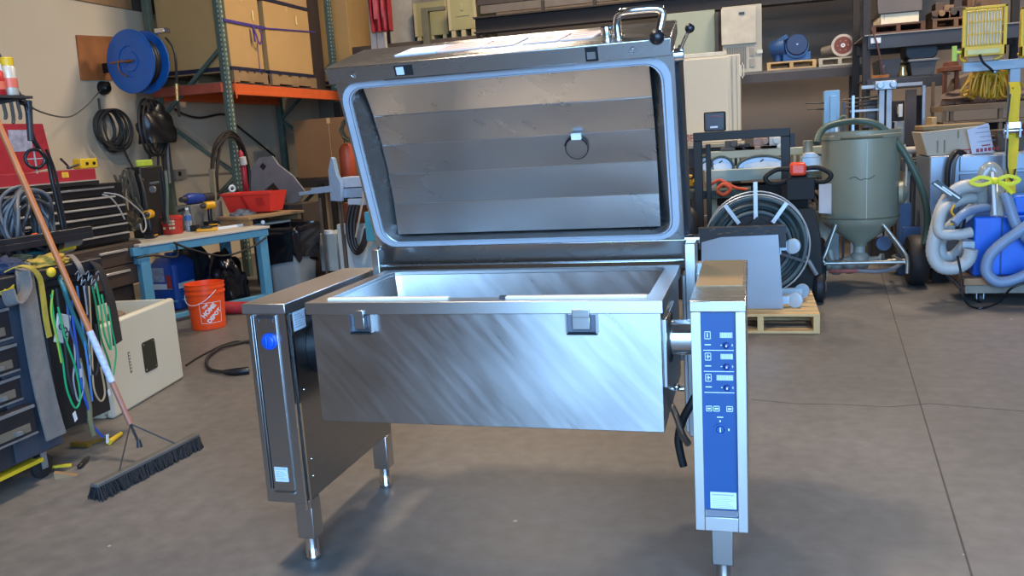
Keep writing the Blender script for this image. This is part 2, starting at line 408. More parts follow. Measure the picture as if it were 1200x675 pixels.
m = MB(); m.lathe([(.017, 0), (.017, -.004), (.013, -.004), (.011, -.0015), (.009, -.004), (0, -.004)], (px0+.51*pw, .0098, .527), (0, 1, 0), 28); kk = m.build('key_switch', mat('steel blue switch', '#31558f', .35, .4), cp)
m = MB(); m.box(px0+.495*pw, px0+.525*pw, -.0005+.005, .006, .52, .534); m.build('key_slot', WHT, kk)
m = MB(); m.box(*onp(.17, .95, ZB+.066, ZB+.116, .0015)); lb = m.build('warning_label', LABEL, cp)
m = MB(); m.box(*onp(.22, .88, ZB+.106, ZB+.110, .0022))
for i in range(7): m.box(*onp(.22, .9-(i*5 % 4)*.06, ZB+.070+i*.0048, ZB+.0713+i*.0048, .0022))
m.build('label_print', GRYP, lb)
leg(1.487, .085, bp, 1); leg(1.487, .665, bp, 0)
# --- pan
PX0, PX1 = .238, 1.342
m = MB()
yb = .60
outer = rr(PX0+.008, PX1-.008, .0, yb, .004, 2)
hole = rr(PX0+.05, PX1-.05, .05, yb-.04, .035, 2)
low = rr(PX0+.075, PX1-.075, .075, yb-.065, .05, 2)
m.loft([[(x, y, .515) for x, y in outer], [(x, y, .895) for x, y in outer], [(x, y, .895) for x, y in hole], [(x, y, .66) for x, y in low]])
pan = m.build('pan', STF, bp, bevel=.002, ang=30)
m = MB()
o1 = rr(PX0, PX1, -.02, yb, .003, 2); i1 = rr(PX0+.048, PX1-.048, .045, yb-.035, .035, 2)
m.loft([[(x, y, .868) for x, y in i1], [(x, y, .868) for x, y in o1], [(x, y, .906) for x, y in o1], [(x, y, .906) for x, y in i1], [(x, y, .868) for x, y in i1]], caps=False)
rim = m.build('pan_rim', STH, pan, bevel=.002, ang=30)
m = MB(); m.box(.30, .70, .012, .034, .9055, .914); m.build('rim_strip', CREAM, pan, bevel=.002)
m = MB(); m.box(.88, 1.295, .012, .034, .9055, .914); m.build('rim_strip', CREAM, pan, bevel=.002)
m = MB(); m.box(.31, .66, .045, .05, .9055, .911); m.build('rim_wire', CH, pan)
m = MB(); m.box(.862, .88, .01, .03, .905, .915); m.build('strip_clip', mat('dull steel', '#55555c', .4, .8), pan)
for a, b in ((.385, .455), (1.067, 1.155)):
    m = MB(); m.box(a, b, -.003, .002, .808, .862); s0 = m.build('latch_recess', mat('recess steel', '#6f7480', .35, .8), pan)
    m = MB(); m.box(a, b, -.02, .0, .806, .811); m.build('latch_sill', DARK, s0)
    m = MB(); m.box(a+.018, b-.018, -.026, -.018, .858, .882); m.box(a+.018, b-.018, -.024, -.004, .823, .862); m.build('latch_tab', ST, s0, bevel=.002)
    for q_ in (a, b): m = MB(); m.box(q_-.0025, q_+.0025, -.02, .0, .81, .868); m.build('latch_cheek', ST, s0)
# trunnion
m = MB(); m.cyl((PX1+.004, .13, .765), (RX+.01, .13, .765), .052, seg=40); m.build('trunnion_sleeve', CH, pan)
m = MB(); m.lathe([(.05, 0), (.073, 0), (.076, .006), (.073, .014), (.052, .014), (.05, 0)], (PX1-.006, .13, .765), (1, 0, 0), 40); m.build('trunnion_seal', RUB, pan)
m = MB(); m.box(PX1-.008, PX1+.003, .03, .30, .64, .84); m.build('bearing_plate', ST, pan, bevel=.002)
m = MB(); m.cyl((.15, .2, .72), (PX0+.01, .2, .72), .05, seg=32); m.build('trunnion_sleeve', BLK, pan)
m = MB(); m.cyl((PX1-.01, .25, .57), (PX1+.03, .25, .57), .008); m.ball((PX1+.01, .22, .585), .011); m.build('drain_fitting', CH, pan)
# rear posts carrying the lid
m = MB(); m.box(.185, .215, .60, .70, .60, .985); m.build('hinge_post', ST, bp, bevel=.003)
m = MB(); m.box(1.36, 1.395, .56, .70, .3, .985); m.box(1.345, 1.405, .60, .70, .3, .87); m.build('hinge_post', ST, bp, bevel=.003)
m = MB(); m.cyl((1.345, .645, .99), (1.405, .645, .99), .016); m.build('hinge_pin', CH, bp)
m = MB(); m.box(.16, RX, .62, .70, .56, .63); m.build('rear_crossbar', steel('dark brushed steel'), bp, bevel=.003)
m = MB(); m.tube(spline([(1.30, .3, .55), (1.345, .22, .50), (1.37, .16, .455), (1.39, .12, .44)], 5), .011, 8); m.build('drain_pipe', ST, bp)
m = MB(); m.tube(spline([P(801, 546, .3), P(797, 530, .3), P(795, 512, .3), P(801, 490, .3), P(812, 470, .3), P(820, 455, .32)], 6), .013, 10); m.build('power_hose', RUB, bp)
# --- lid, hinged 70 degrees up
ca, sa = math.cos(math.radians(20)), math.sin(math.radians(20))
LM = Matrix(((1, 0, 0, 0), (0, -sa, ca, .645), (0, ca, sa, .915), (0, 0, 0, 1)))
X0, X1, U0, U1 = .205, 1.357, .082, .73
m = MB(LM)
oo = rr(X0, X1, U0, U1, .006, 5); hh = rr(X0+.045, X1-.045, U0+.022, U1-.03, .06, 5)
ff = rr(X0+.085, X1-.085, U0+.04, U1-.045, .02, 5)
bk = rr(X0+.05, X1-.02, U0+.02, U1+.02, .02, 5)
m.loft([[(x, u, .092) for x, u in ff], [(x, u, .0) for x, u in hh], [(x, u, 0) for x, u in oo], [(x, u, .07) for x, u in oo], [(x, u, .20) for x, u in bk]])
lid = m.build('lid', STL, bp, bevel=.0015, ang=25)
m = MB(LM)   # raised liner with five pressed bands
xa, xb, ua, ub = X0+.083, X1-.083, U0+.036, U1-.04
prof = []; nb = 5; wl_ = lambda t: .033+.042*4*t*(1-t)
for i in range(nb):
    t0, t1 = i/nb, (i+1)/nb
    prof += [(ua+(ub-ua)*t0, wl_(t0)+.002), (ua+(ub-ua)*t1-.002, wl_(t1)-.001)]
R = [[m.V((x, u, w)) for x in (xa, xb)] for u, w in prof]
for i in range(len(R)-1): m.F([R[i][0], R[i][1], R[i+1][1], R[i+1][0]])
e0 = [m.V((x, ua, .09)) for x in (xa, xb)]; e1 = [m.V((x, ub, .09)) for x in (xa, xb)]
m.F([e0[0], e0[1], R[0][1], R[0][0]]); m.F([R[-1][0], R[-1][1], e1[1], e1[0]])
m.F([e0[0]]+[r[0] for r in R]+[e1[0]]); m.F([e0[1]]+[r[1] for r in R]+[e1[1]])
m.build('lid_liner', STL, lid, ang=1)
m = MB(LM)
g0 = rr(X0+.012, X1-.012, U0+.004, U1-.008, .075, 6); g1 = rr(X0+.034, X1-.034, U0+.018, U1-.026, .06, 6)
m.loft([[(x, u, 0) for x, u in g0], [(x, u, -.006) for x, u in g0], [(x, u, -.006) for x, u in g1], [(x, u, 0) for x, u in g1]], caps=False)
g2 = rr(X0+.038, X1-.038, U0+.02, U1-.028, .058, 6); g3 = rr(X0+.043, X1-.043, U0+.022, U1-.03, .055, 6)
m.loft([[(x, u, 0) for x, u in g2], [(x, u, -.008) for x, u in g2], [(x, u, -.008) for x, u in g3], [(x, u, 0) for x, u in g3]], caps=False)
m.build('lid_gasket', GASK, lid)
m = MB(LM)  # front apron, now the top edge
m.prism([(X0-.01, 0), (X0-.01, 0)], 0, 0) if False else None
pts = [[(X0-.008, .728, -.032), (X1-.004, .728, -.032), (X1-.004, .783, -.032), (X0-.012, .783, -.032)],
       [(X0-.008, .728, .0), (X1-.004, .728, .0), (X1-.004, .785, .0), (X0-.008, .785, .0)],
       [(X0+.03, .728, .22), (X1-.004, .728, .22), (X1-.004, .775, .22), (X0+.03, .775, .22)]]
m.loft(pts)
ap = m.build('lid_apron', steel('apron steel', .50, .52, .26, .28, stretch=(1, 3, 3)), lid, bevel=.003, ang=20)
m = MB(LM); m.box(X0, X1, -.03, U0, -.002, .05); m.box(X0+.004, X1-.004, .0, .004, -.008, .05); m.build('hinge_apron', steel('apron steel'), lid, bevel=.002)
m = MB(LM); m.box(X1-.001, X1+.012, .06, .70, .035, .19); m.build('lid_side_cover', mat('dark side cover', '#24262b', .4, .3), lid)  # side of the lid, its shade put into the dark colour
def onl(x0, x1, u0, u1, t=.0015): return (x0, x1, u0, u1, -.032-t, -.031)
m = MB(LM); m.box(*onl(.445, .51, .738, .772)); s0 = m.build('latch_slot', DARK, ap)
m = MB(LM); m.box(.452, .479, .742, .768, -.036, -.031); m.build('latch_catch', LABEL, s0)
m = MB(LM); m.box(*onl(1.088, 1.128, .732, .776)); s0 = m.build('latch_slot', DARK, ap)
m = MB(LM); m.box(1.094, 1.12, .74, .762, -.037, -.031); m.build('latch_catch', ST, s0)
for x in (.295, 1.236):
    m = MB(LM); m.torus((x, .755, -.033), .0085, .0022, (0, 0, 1), 20, 6); m.box(x-.004, x+.003, .75, .76, -.035, -.03); m.build('apron_badge', CH, ap)
m = MB(LM); m.box(.40, 1.05, .7275, .7285, -.034, -.03); m.build('edge_bead', CH, ap)
# stickers and warnings on the apron's outer face (faces up and forward)
def topU(w): return .785-.01*w/.22+.0004
def sticker(xa, xb, wa, wb, mt, name, t=.001, sk=.03):
    t = t*1.0+.0025
    m = MB(LM); a, b = topU(wa), topU(wb)
    m.loft([[(xa, a, wa), (xb, a, wa), (xb+sk, b, wb), (xa+sk, b, wb)], [(xa, a+t, wa), (xb, a+t, wa), (xb+sk, b+t, wb), (xa+sk, b+t, wb)]])
    return m.build(name, mt, ap)
sticker(.42, .57, .05, .15, LABEL, 'warning_sticker')
for (a, b) in ((.575, .72), (.73, .84), (.87, .985), (.995, 1.10)):
    q = sticker(a, b, .05, .15, mat('pale pink sticker', '#d9c6bf', .5, 0, .03), 'warning_sticker', .0008)
    for wa in (.06, .085, .11, .135):
        p = sticker(a+.008, b-.008-(wa*37 % .03), wa, wa+.006, PINK, 'sticker_print', .0012); p.parent = q
# handle
m = MB(LM)
hp = [(1.185, .785, .03), (1.187, .83, .02), (1.198, .858, .005), (1.225, .868, -.005), (1.30, .868, -.005), (1.325, .862, -.006), (1.33, .845, -.008), (1.318, .80, -.03)]
m.tube(spline(hp, 5), .0125, 12); m.lathe([(0, 0), (.02, 0), (.019, .006), (0, .006)], (1.185, .785, .03), (0, 1, 0), 20)
hd = m.build('lid_handle', CH, ap)
m = MB(LM); m.ball((1.313, .792, -.045), .0235, seg=24); m.build('handle_knob', BLK, hd)
m = MB(LM); m.lathe([(0, 0), (.017, 0), (.017, .03), (.014, .034), (0, .034)], (1.147, .785, .05), (0, 1, 0), 20); m.tube([(1.15, .80, .05), (1.175, .822, .04)], .004, 8); m.build('vent_valve', CH, ap)
m = MB(LM); m.cyl((X1-.0, .72, .0), (X1+.028, .72, .0), .021, seg=24); lh = m.build('lock_hub', CH, lid)
m = MB(LM); m.tube([(X1+.018, .735, -.005), (X1+.05, .80, -.03)], .0055, 10); lv = m.build('lock_lever', CH, lh)
m = MB(LM); m.ball((X1+.053, .806, -.033), .0145, seg=20); m.build('lever_knob', BLK, lv)
# water inlet ring in the liner
m = MB(LM); c = (1.005, .41, .066)
m.torus(c, .039, .0016, (0, 0, 1), 36, 6)
ig = m.build('inlet_ring', mat('thin dark line', '#3c3f47', .4, .8), lid)
m = MB(LM)
for a0, a1 in ((20, 70), (110, 160)):
    m.tube([(c[0]+.041*math.cos(math.radians(a0+(a1-a0)*i/6)), c[1]+.041*math.sin(math.radians(a0+(a1-a0)*i/6)), .060) for i in range(7)], .0035, 6)
m.build('ring_clip', BLK, ig)
m = MB(LM); m.box(c[0]-.012, c[0]+.022, c[1]+.036, c[1]+.056, .052, .064); m.build('ring_tag', mat('white tag', '#e8ecf2', .5), ig)
# ================================================================== the room
WALLX, BACKY = -5.15, 10.4
RIGHTX, REARY, CEIL = 7.5, -4.4, 5.6
m = MB(); m.box(WALLX-.3, RIGHTX+.3, REARY-14, BACKY+.3, -.12, 0)
struct(m, 'floor', floorM)
# floor joints and a crack, thin grooves filled with dirt
JM = mat('joint filler', '#4c4843', .8)
a, b = PZ(1040, 345), PZ(1139, 675)
m = MB(); m.bar((a.x+ (a-b).x*.6, a.y+(a-b).y*.6, .0005), (b.x-(a-b).x*.3, b.y-(a-b).y*.3, .0005), .006, .002); struct(m, 'trim_1', JM)
crk = [PZ(x, y)+Vector((0, 0, .0004)) for x, y in ((880, 468), (930, 473), (985, 474), (1040, 477), (1090, 473), (1150, 478), (1200, 482), (1290, 488))]
m = MB(); 
for i in range(len(crk)-1): m.bar(crk[i], crk[i+1], .006, .001)
struct(m, 'trim_2', JM)
WALLW = mat('white drywall', '#cdbfa6', .8, 0, .03, 1.5)
WALLB = mat('grey beige painted wall', '#96897c', .85, 0, .05, 1.2)
WALLD = mat('dark upper wall', '#4e463f', .85, 0, .08, 1.2)  # darkness above the drywall is put into this colour
m = MB(); m.box(WALLX-.12, WALLX, REARY, BACKY, 0, 3.05); struct(m, 'wall_left', WALLW)
m = MB(); m.box(WALLX-.16, WALLX-.04, REARY, BACKY, 3.05, CEIL); struct(m, 'wall_left_upper', WALLD)
m = MB(); m.box(WALLX-.05, WALLX+.02, REARY, 6.2, 3.05, 3.18); struct(m, 'trim_3', mat('raw pine board', '#9c7a55', .7, 0, .2, 3), bevel=.004)
m = MB(); m.box(WALLX-.16, RIGHTX+.12, BACKY, BACKY+.12, 0, CEIL); struct(m, 'wall_back', WALLB)
m = MB(); m.box(RIGHTX, RIGHTX+.12, REARY, BACKY, 0, CEIL); struct(m, 'wall_right', WALLB)
m = MB(); m.box(WALLX-.16, RIGHTX+.12, REARY, BACKY+.12, CEIL, CEIL+.1); struct(m, 'ceiling', mat('dark ceiling', '#8a8580', .9))
# rear wall with the open roller door behind the camera
DX0, DX1, DZ = .4, 6.0, 4.2
m = MB(); m.box(WALLX-.16, DX0, REARY-.12, REARY, 0, CEIL); m.box(DX1, RIGHTX+.12, REARY-.12, REARY, 0, CEIL); m.box(DX0, DX1, REARY-.12, REARY, DZ, CEIL)
struct(m, 'wall_rear', WALLB)
# ------------------------------------------------------------------ light
W = bpy.data.worlds.new('World'); S.world = W; W.use_nodes = True
bg = W.node_tree.nodes['Background']; bg.inputs[0].default_value = (.31, .59, 1, 1); bg.inputs[1].default_value = 13.5
def area(name, loc, size, power, col, target=None, sy=None):
    l = bpy.data.lights.new(name, 'AREA'); l.energy = power; l.color = col; l.size = size
    if sy: l.shape = 'RECTANGLE'; l.size_y = sy
    o = bpy.data.objects.new(name, l); COL.objects.link(o); o.location = loc
    d = (Vector(target)-Vector(loc)) if target else Vector((0, 0, -1)); o.rotation_euler = d.to_track_quat('-Z', 'Y').to_euler(); return o
pt = area('door_portal', ((DX0+DX1)/2, REARY+.0, DZ/2), DX1-DX0, 1, (1, 1, 1), ((DX0+DX1)/2, 5, DZ/2), DZ); pt.data.cycles.is_portal = True
sl = bpy.data.lights.new('sun', 'SUN'); sl.energy = 14; sl.angle = .01; sl.color = (.86, .93, 1); so = bpy.data.objects.new('sun', sl); COL.objects.link(so); so.rotation_euler = (math.radians(-38), 0, 0)
area('high_bay_lamp', (-.4, .25, 5.3), .45, 215, (1, .80, .60))
area('high_bay_lamp', (3.4, 5.6, 5.3), .9, 250, (1, .80, .60))
area('high_bay_lamp', (-1.0, 6.8, 5.3), .9, 230, (1, .80, .60))
S.view_settings.exposure = .0
# ================================================================== LEFT SIDE
def lump(c, sx, sy, sz, seed, fr=3., amp=.25):
    m = MB(); bmesh.ops.create_icosphere(m.bm, subdivisions=4, radius=1)
    for v in m.bm.verts:
        n = noise.noise(v.co*fr+Vector((seed, seed*2, 0)))*amp; v.co = v.co*(1+n); v.co = Vector((v.co.x*sx, v.co.y*sy, max(v.co.z, -.35)*sz+.35*sz))+Vector(c)
    return m
# ---- black tool cart in the left foreground, drawers facing +X
FX = -1.45
tc = E('tool_cart', 'black rolling tool cart with open drawers under hanging straps and cables', 'tool cart', (-1.8, .3, 0))
m = MB(); m.box(-2.15, FX-.02, -.35, .66, .12, .84); m.build('cart_body', DGRY, tc, bevel=.004)
m = MB(); m.box(-2.17, FX+.03, -.37, 1.02, .875, .93); m.box(-2.17, FX+.0, -.37, 1.0, .84, .876); m.build('top_tray', mat('black tray', '#202126', .4), tc, bevel=.008)
m = MB(); m.box(-2.15, FX-.03, .66, 1.0, .17, .86); m.build('side_panel', mat('black board', '#1d1b1b', .7), tc, bevel=.004)
m = MB(); m.box(FX-.015, FX-.005, .40, .66, .13, .86); m.build('corner_post', mat('grey blue post', '#39404c', .5), tc, bevel=.002)
for z0, z1, ex in ((.66, .80, .0), (.52, .645, .01), (.39, .505, .0), (.24, .375, .05)):
    m = MB(); m.box(FX-.3, FX+ex, -.33, .475, z0, z1); dr = m.build('drawer', mat('charcoal drawer', '#26272c', .35, .2), tc, bevel=.004)
    m = MB(); m.box(FX+ex-.001, FX+ex+.008, -.33, .475, z1-.014, z1-.002); m.box(FX+ex-.001, FX+ex+.006, -.33, .475, z0+.004, z0+.012); m.build('drawer_trim', ZINC, dr)
    m = MB(); m.box(FX+ex, FX+ex+.006, .26, .44, z0+.025, z0+.06); m.build('label_slot', mat('smoky plastic', '#6b6357', .3), dr)
    m = MB(); m.box(FX+ex+.006, FX+ex+.02, .36, .385, z0+.03, z0+.045); m.build('drawer_latch', ZINC, dr)
caster(-1.50, .56, 0, .055, tc); caster(-1.50, -.25, 0, .055, tc); caster(-2.08, .56, 0, .055, tc)
m = MB(); m.box(-1.56, FX-.02, -.37, .55, .083, .10); m.build('lower_rail', YELP, tc)
def on(px, py, X=FX+.03): return PX(px, py, X)
# draped webbing
def ribbon(pts, w, dirv, t=.006):
    m = MB(); dv = Vector(dirv).normalized(); pts = spline(pts, 5); n = len(pts); R = []
    for i, p in enumerate(pts):
        tt = (pts[min(i+1, n-1)]-pts[max(i-1, 0)]).normalized(); nn = tt.cross(dv).normalized()
        ww = w[0]+(w[1]-w[0])*i/(n-1) if isinstance(w, tuple) else w
        R.append([m.V(p+dv*(a*ww/2)+nn*(b*t/2)) for a, b in ((-1, -1), (1, -1), (1, 1), (-1, 1))])
    m.rings(R); return m
WEB = mat('grey webbing strap', '#77716c', .85, 0, .12, 20, .3); WEBY = mat('yellow webbing', '#b49a3c', .8, 0, .12, 20, .3)
solo(ribbon([on(25, 308, FX-.1), on(28, 318, FX+.02), on(32, 345), on(38, 385), on(46, 430), on(56, 475), on(66, 512)], (.085, .11), (0, 1, 0), .008), 'webbing_strap', WEB, 'wide grey webbing strap hanging down the front of the black tool cart', 'strap')
solo(ribbon([on(9, 340, FX+.06), on(14, 355, FX+.07), on(22, 354, FX+.07), on(30, 338, FX+.06), on(26, 318, FX+.05)], .07, (1, 0, .2), .008), 'strap_loop', WEB, 'folded grey loop of webbing at the top of the wide strap', 'strap')
solo(ribbon([on(8, 318, FX-.02), on(22, 312, FX+.02), on(36, 314, FX+.04), on(46, 325, FX+.04), on(50, 345, FX+.04), on(54, 375, FX+.04), on(58, 395, FX+.04)], .028, (0, 1, .1), .005), 'ratchet_strap', WEBY, 'yellow webbing strap with black printing draped beside the wide grey strap', 'strap')
m = MB()
for py in range(345, 386, 5): m.cb(on(52+(py-345)*.1, py, FX+.074), (.003, .016, .006), (.5, 0, 0))
solo(ribbon([on(0, 340, FX+.02), on(8, 344, FX+.03), on(16, 338, FX+.03)], .035, (0, .2, 1), .005), 'strap_end', YELP, 'short bright yellow strap end at the left edge of the cart', 'strap')
# things lying on the cart top
def TP(px, py, X=-1.66): return PX(px, py, X)
cable([TP(22, 306), TP(30, 300), TP(45, 297), TP(60, 303), on(72, 330, FX+.06), on(84, 365, FX+.06), on(97, 395, FX+.06), on(105, 420, FX+.06)], .011, 'teal rubber hose curving over the cart edge beside the broom', mat('teal hose', '#2f6c72', .45), 'hose', 'hose')
m = MB(); m.tube(spline([TP(38, 302), TP(60, 299), TP(86, 292)], 4), [.008]*9, 8); solo(m, 'tool_bar', ZINC, 'long grey steel bar lying across the cart tray', 'bar')
m = MB(); m.tube([TP(68, 294), TP(87, 289)], [.011, .013], 10); solo(m, 'screwdriver', YELP, 'pale yellow tool handle on the cart top beside the broom handle', 'tool')
m = MB(); m.ball(on(60, 319, FX+.07), .022, (.8, 1, 1)); solo(m, 'yellow_float', YELP, 'round yellow plastic knob hanging at the top of the cables', 'knob')
m = MB(); m.tube(spline(coil_pts(TP(27, 302), .034, 3, (0, .3, 1), .03, .06, 3), 2), .005, 6); solo(m, 'brass_coil', mat('pale brass', '#b9b08a', .35, .6), 'small pale coil of wire on the cart top above the grey strap', 'coil')
m = MB(); m.tube(spline([TP(28, 284), TP(38, 279), TP(44, 277), TP(50, 281)], 4), [.012, .02, .016, .018]*3+[.012], 8); solo(m, 'orange_tool', mat('orange plastic', '#f06a2c', .4), 'bright orange plastic tool on the black tray above the cart', 'tool')
t = E('grease_gun', 'grey cylindrical air tool lying at the end of the black tray', 'air tool', TP(80, 290))
m = MB(); m.tube([TP(68, 285), TP(92, 281)], [.03, .028], 16); m.build('barrel', mat('mid grey metal', '#7d8085', .35, .5), t, bevel=.003)
m = MB(); m.tube([TP(62, 287), TP(69, 285)], [.033, .033], 16); m.build('collar', BLK, t)
m = MB()
a, b = PX(-8, 297, -1.62), PX(92, 284, -1.62)
m.box(-1.80, -1.56, a.y-.3, b.y+.04, a.z-.0, a.z+.035); m.box(-1.80, -1.79, a.y-.3, b.y+.04, a.z+.03, a.z+.06); m.box(-1.575, -1.56, a.y-.3, b.y+.04, a.z+.03, a.z+.06)
solo(m, 'parts_tray', mat('black tray', '#202126', .4), 'long black parts tray on top of the cart under the coiled cable', 'tray', bevel=.005)
# hanging coil of thick grey cable
t = E('cable_coil', 'thick coil of dark grey welding cable above the black tool cart', 'cable coil', PX(28, 285, -1.72))
for k in range(13):
    c = PX(22+k*2.0, 268+(k % 3)*2, -1.80+k*.012); Rr = .070+.012*(k % 4)
    m = MB(); pts = [Vector((c.x+.02*math.sin(j*1.3+k), c.y+(Rr*1.15)*math.cos(2*PI*j/16), c.z+.02+(Rr*1.7)*math.sin(2*PI*j/16))) for j in range(16)]
    m.tube(spline(pts, 3, True), .0085, 7, True); m.build('cable_loop', GCAB if k % 2 else mat('slate cable jacket', '#2f3236', .5), t)
# clamp stand: black curved arm with wire wheel
t = E('lamp_stand', 'black curved arm carrying a small ring with wire spokes above the cart', 'work arm', PX(45, 280, -1.7))
ax_ = -1.7
m = MB(); m.tube(spline([PX(22, 120, ax_), PX(30, 123, ax_), PX(34, 140, ax_), PX(38, 160, ax_), PX(44, 172, ax_), PX(56, 190, ax_), PX(62, 215, ax_), PX(70, 250, ax_), PX(75, 275, ax_)], 4), .011, 10); m.build('arm', BLK, t)
m = MB(); m.tube(spline([PX(54, 175, ax_), PX(64, 200, ax_), PX(72, 240, ax_), PX(78, 272, ax_)], 4), .007, 8); m.build('arm_cable', CAB, t)
c = PX(41, 186, ax_+.01); m = MB(); m.torus(c, .043, .008, (1, -.5, 0), 30, 8); rg = m.build('ring', BLK, t)
m = MB(); q = Vector((.4, .9, 0)).normalized(); m.bar(c-q*.042, c+q*.042, .004); m.bar(c-Vector((0, 0, .07)), c+Vector((0, 0, .042)), .005); m.build('spoke', mat('pale wire', '#b7c3c3', .4, .4), rg)
m = MB(); m.cyl(PX(33, 118, ax_), PX(36, 165, ax_), .017, .014, 12); m.build('arm_sleeve', DGRY, t)
t = E('bar_clamp', 'cluster of worn grey clamps on a bar under the spray cans', 'clamp', PX(12, 135, ax_))
m = MB(); m.tube([PX(-6, 120, ax_), PX(28, 114, ax_)], .012, 8); m.build('bar', DGRY, t)
for px, py in ((5, 135), (14, 140), (22, 135)):
    m = MB(); m.tube(spline([PX(px-2, 118, ax_), PX(px, 126, ax_), PX(px+2, py, ax_), PX(px+1, py+5, ax_)], 3), [.005]+[.008]*8+[.004], 8); m.build('jaw', mat('worn iron', '#6a625a', .5, .5), t)
# spray cans on top
def can(px, pyb, pyt, X, body, cap, label):
    b = PX(px, pyb, X); tp = PX(px, pyt, X); h = tp.z-b.z; r = E('spray_can', label, 'can', b, 0)
    m = MB(); m.lathe([(0, 0), (.03, 0), (.032, .004), (.032, h*.72), (.027, h*.78), (0, h*.78)], (0, 0, 0), (0, 0, 1), 24); m.build('can_body', body, r, local=True)
    m = MB(); m.lathe([(.026, h*.78), (.028, h*.78), (.028, h*.98), (.024, h), (0, h)], (0, 0, 0), (0, 0, 1), 24); m.build('can_cap', cap, r, local=True)
    m = MB(); m.lathe([(.0326, h*.2), (.0326, h*.45)], (0, 0, 0), (0, 0, 1), 24); m.build('can_band', mat('salmon print', '#d86f58', .4), r, local=True)
    return r
can(14, 112, 68, -1.72, mat('cream can', '#cfc7b8', .35, .2), YELP, 'cream and red spray can with a yellow cap at the top left')
can(-1, 113, 75, -1.72, mat('red can', '#b7262a', .35, .2), WHT, 'red spray can cut off by the left edge of the photo')
m = MB(); m.box(-1.8, -1.66, PX(0, 112, -1.72).y-.12, PX(26, 112, -1.72).y, PX(10, 114, -1.72).z-.008, PX(10, 113, -1.72).z); solo(m, 'small_shelf', DGRY, 'small dark metal shelf under the spray cans', 'shelf')
cable([PX(-5, 55, -1.9), PX(10, 85, -1.95), PX(25, 112, -2.1), PX(45, 130, -2.6), PX(80, 137, -3.6), PX(100, 125, -4.4), PX(118, 106, -5.1)], .006, 'thin grey cable sagging in front of the white wall to the black wall plug', GCAB)
# hanging slings: green, blue, tan and white cables
GR = mat('bright green sling', '#1f9d63', .45); BL = mat('blue sling', '#2b4fa3', .45); TN = mat('tan cord', '#a98f6e', .6)
HX = FX+.06
def sling(pts, mt, r, label): return cable([on(x, y, HX+.012*i/len(pts)) for i, (x, y) in enumerate(pts)], r, label, mt, 'hanging_sling', 'sling', 5)
sling([(60, 345), (64, 380), (73, 420), (78, 455), (88, 478), (94, 465), (88, 430), (76, 395), (68, 360)], GR, .0048, 'bright green wire sling looped low with a white paper tag')
sling([(112, 330), (118, 360), (122, 390), (130, 410), (126, 380), (119, 345)], GR, .0045, 'green cord bundle hanging right of the broom handle')
sling([(108, 335), (114, 365), (118, 395), (128, 425), (131, 445)], mat('dark green sling', '#157a46', .45), .0045, 'dark green cord hanging beside the cart corner')
sling([(84, 352), (86, 380), (92, 420), (96, 455), (104, 480), (110, 500), (121, 512)], BL, .006, 'blue sling hanging to the floor with a white tag')
sling([(78, 350), (82, 385), (90, 410), (92, 440)], mat('slate blue sling', '#37507e', .5), .0055, 'slate blue sling hanging in the middle of the bundle')
sling([(104, 335), (106, 370), (108, 420), (110, 455), (118, 470), (123, 460), (118, 430)], TN, .0045, 'tan cord hanging in a long loop behind the broom handle')
sling([(98, 335), (102, 365), (104, 400), (106, 440)], mat('grey cord', '#8d9098', .5), .004, 'thin grey cord hanging beside the tan cord')
sling([(92, 420), (98, 445), (104, 470), (106, 495), (110, 510)], mat('olive strap', '#6d6748', .7), .012, 'olive strap hanging to the floor behind the slings')
BKS = mat('black sling', '#202024', .6)
sling([(66, 338), (70, 370), (76, 405), (80, 440), (86, 462)], BKS, .006, 'black cord hanging between the green sling and the grey plate')
sling([(100, 330), (103, 360), (100, 395), (104, 425), (112, 440), (116, 415), (112, 380)], BKS, .006, 'black cord looped behind the broom handle wrap')
sling([(90, 335), (94, 365), (99, 400), (104, 435), (108, 470)], mat('steel blue sling', '#3f74b0', .5), .005, 'light blue sling hanging just left of the broom handle')
sling([(122, 335), (127, 360), (131, 385), (136, 412), (133, 440)], GR, .004, 'thin green cord at the far right of the hanging bundle')
sling([(62, 340), (60, 365), (66, 395), (72, 425)], mat('lime sling', '#8fae3c', .5), .0045, 'lime green cord beside the yellow webbing strap')
sling([(86, 395), (88, 420), (86, 445), (92, 470), (98, 452), (95, 425)], mat('grey cord', '#8d9098', .5), .004, 'thin grey cord looped low below the grey plate')
solo(lump((PX(6, 322, -1.55).x, PX(6, 322, -1.55).y, .932), .09, .07, .05, 11, 3, .35), 'work_glove', mat('navy glove', '#27324a', .8), 'crumpled navy work glove on the cart top at the left edge of the photo', 'glove')
solo(lump((PX(56, 302, -1.5).x, PX(56, 302, -1.5).y, .932), .06, .10, .035, 17, 3, .35), 'yellow_rag', mat('mustard rag', '#a3893a', .9, 0, .15), 'mustard yellow rag on the cart top beside the broom handle', 'cloth')
def papertag(px, py, w, h, label, mt=WHT, rot=.2):
    c = on(px, py, HX+.03); m = MB(); m.cb(c, (.002, w, h), (rot, 0, .3)); t_ = solo(m, 'paper_tag', mt, label, 'tag'); return t_
papertag(88, 488, .026, .042, 'white paper tag on the green sling'); papertag(95, 437, .02, .04, 'pale blue tag on the slate sling above the broom', mat('pale blue tag', '#b4c0d8', .5), -.2)
papertag(126, 514, .026, .04, 'white paper tag near the floor on the blue sling', WHT, -.2); papertag(128, 460, .022, .03, 'small white tag behind the broom handle')
m = MB(); c = on(73, 385, HX); m.cb(c, (.012, .075, .13), (-.35, 0, 0)); t = solo(m, 'lock_plate', mat('grey white plate', '#a4aaa4', .5), 'grey plate with black rings hanging among the slings', 'plate', bevel=.004)
m = MB()
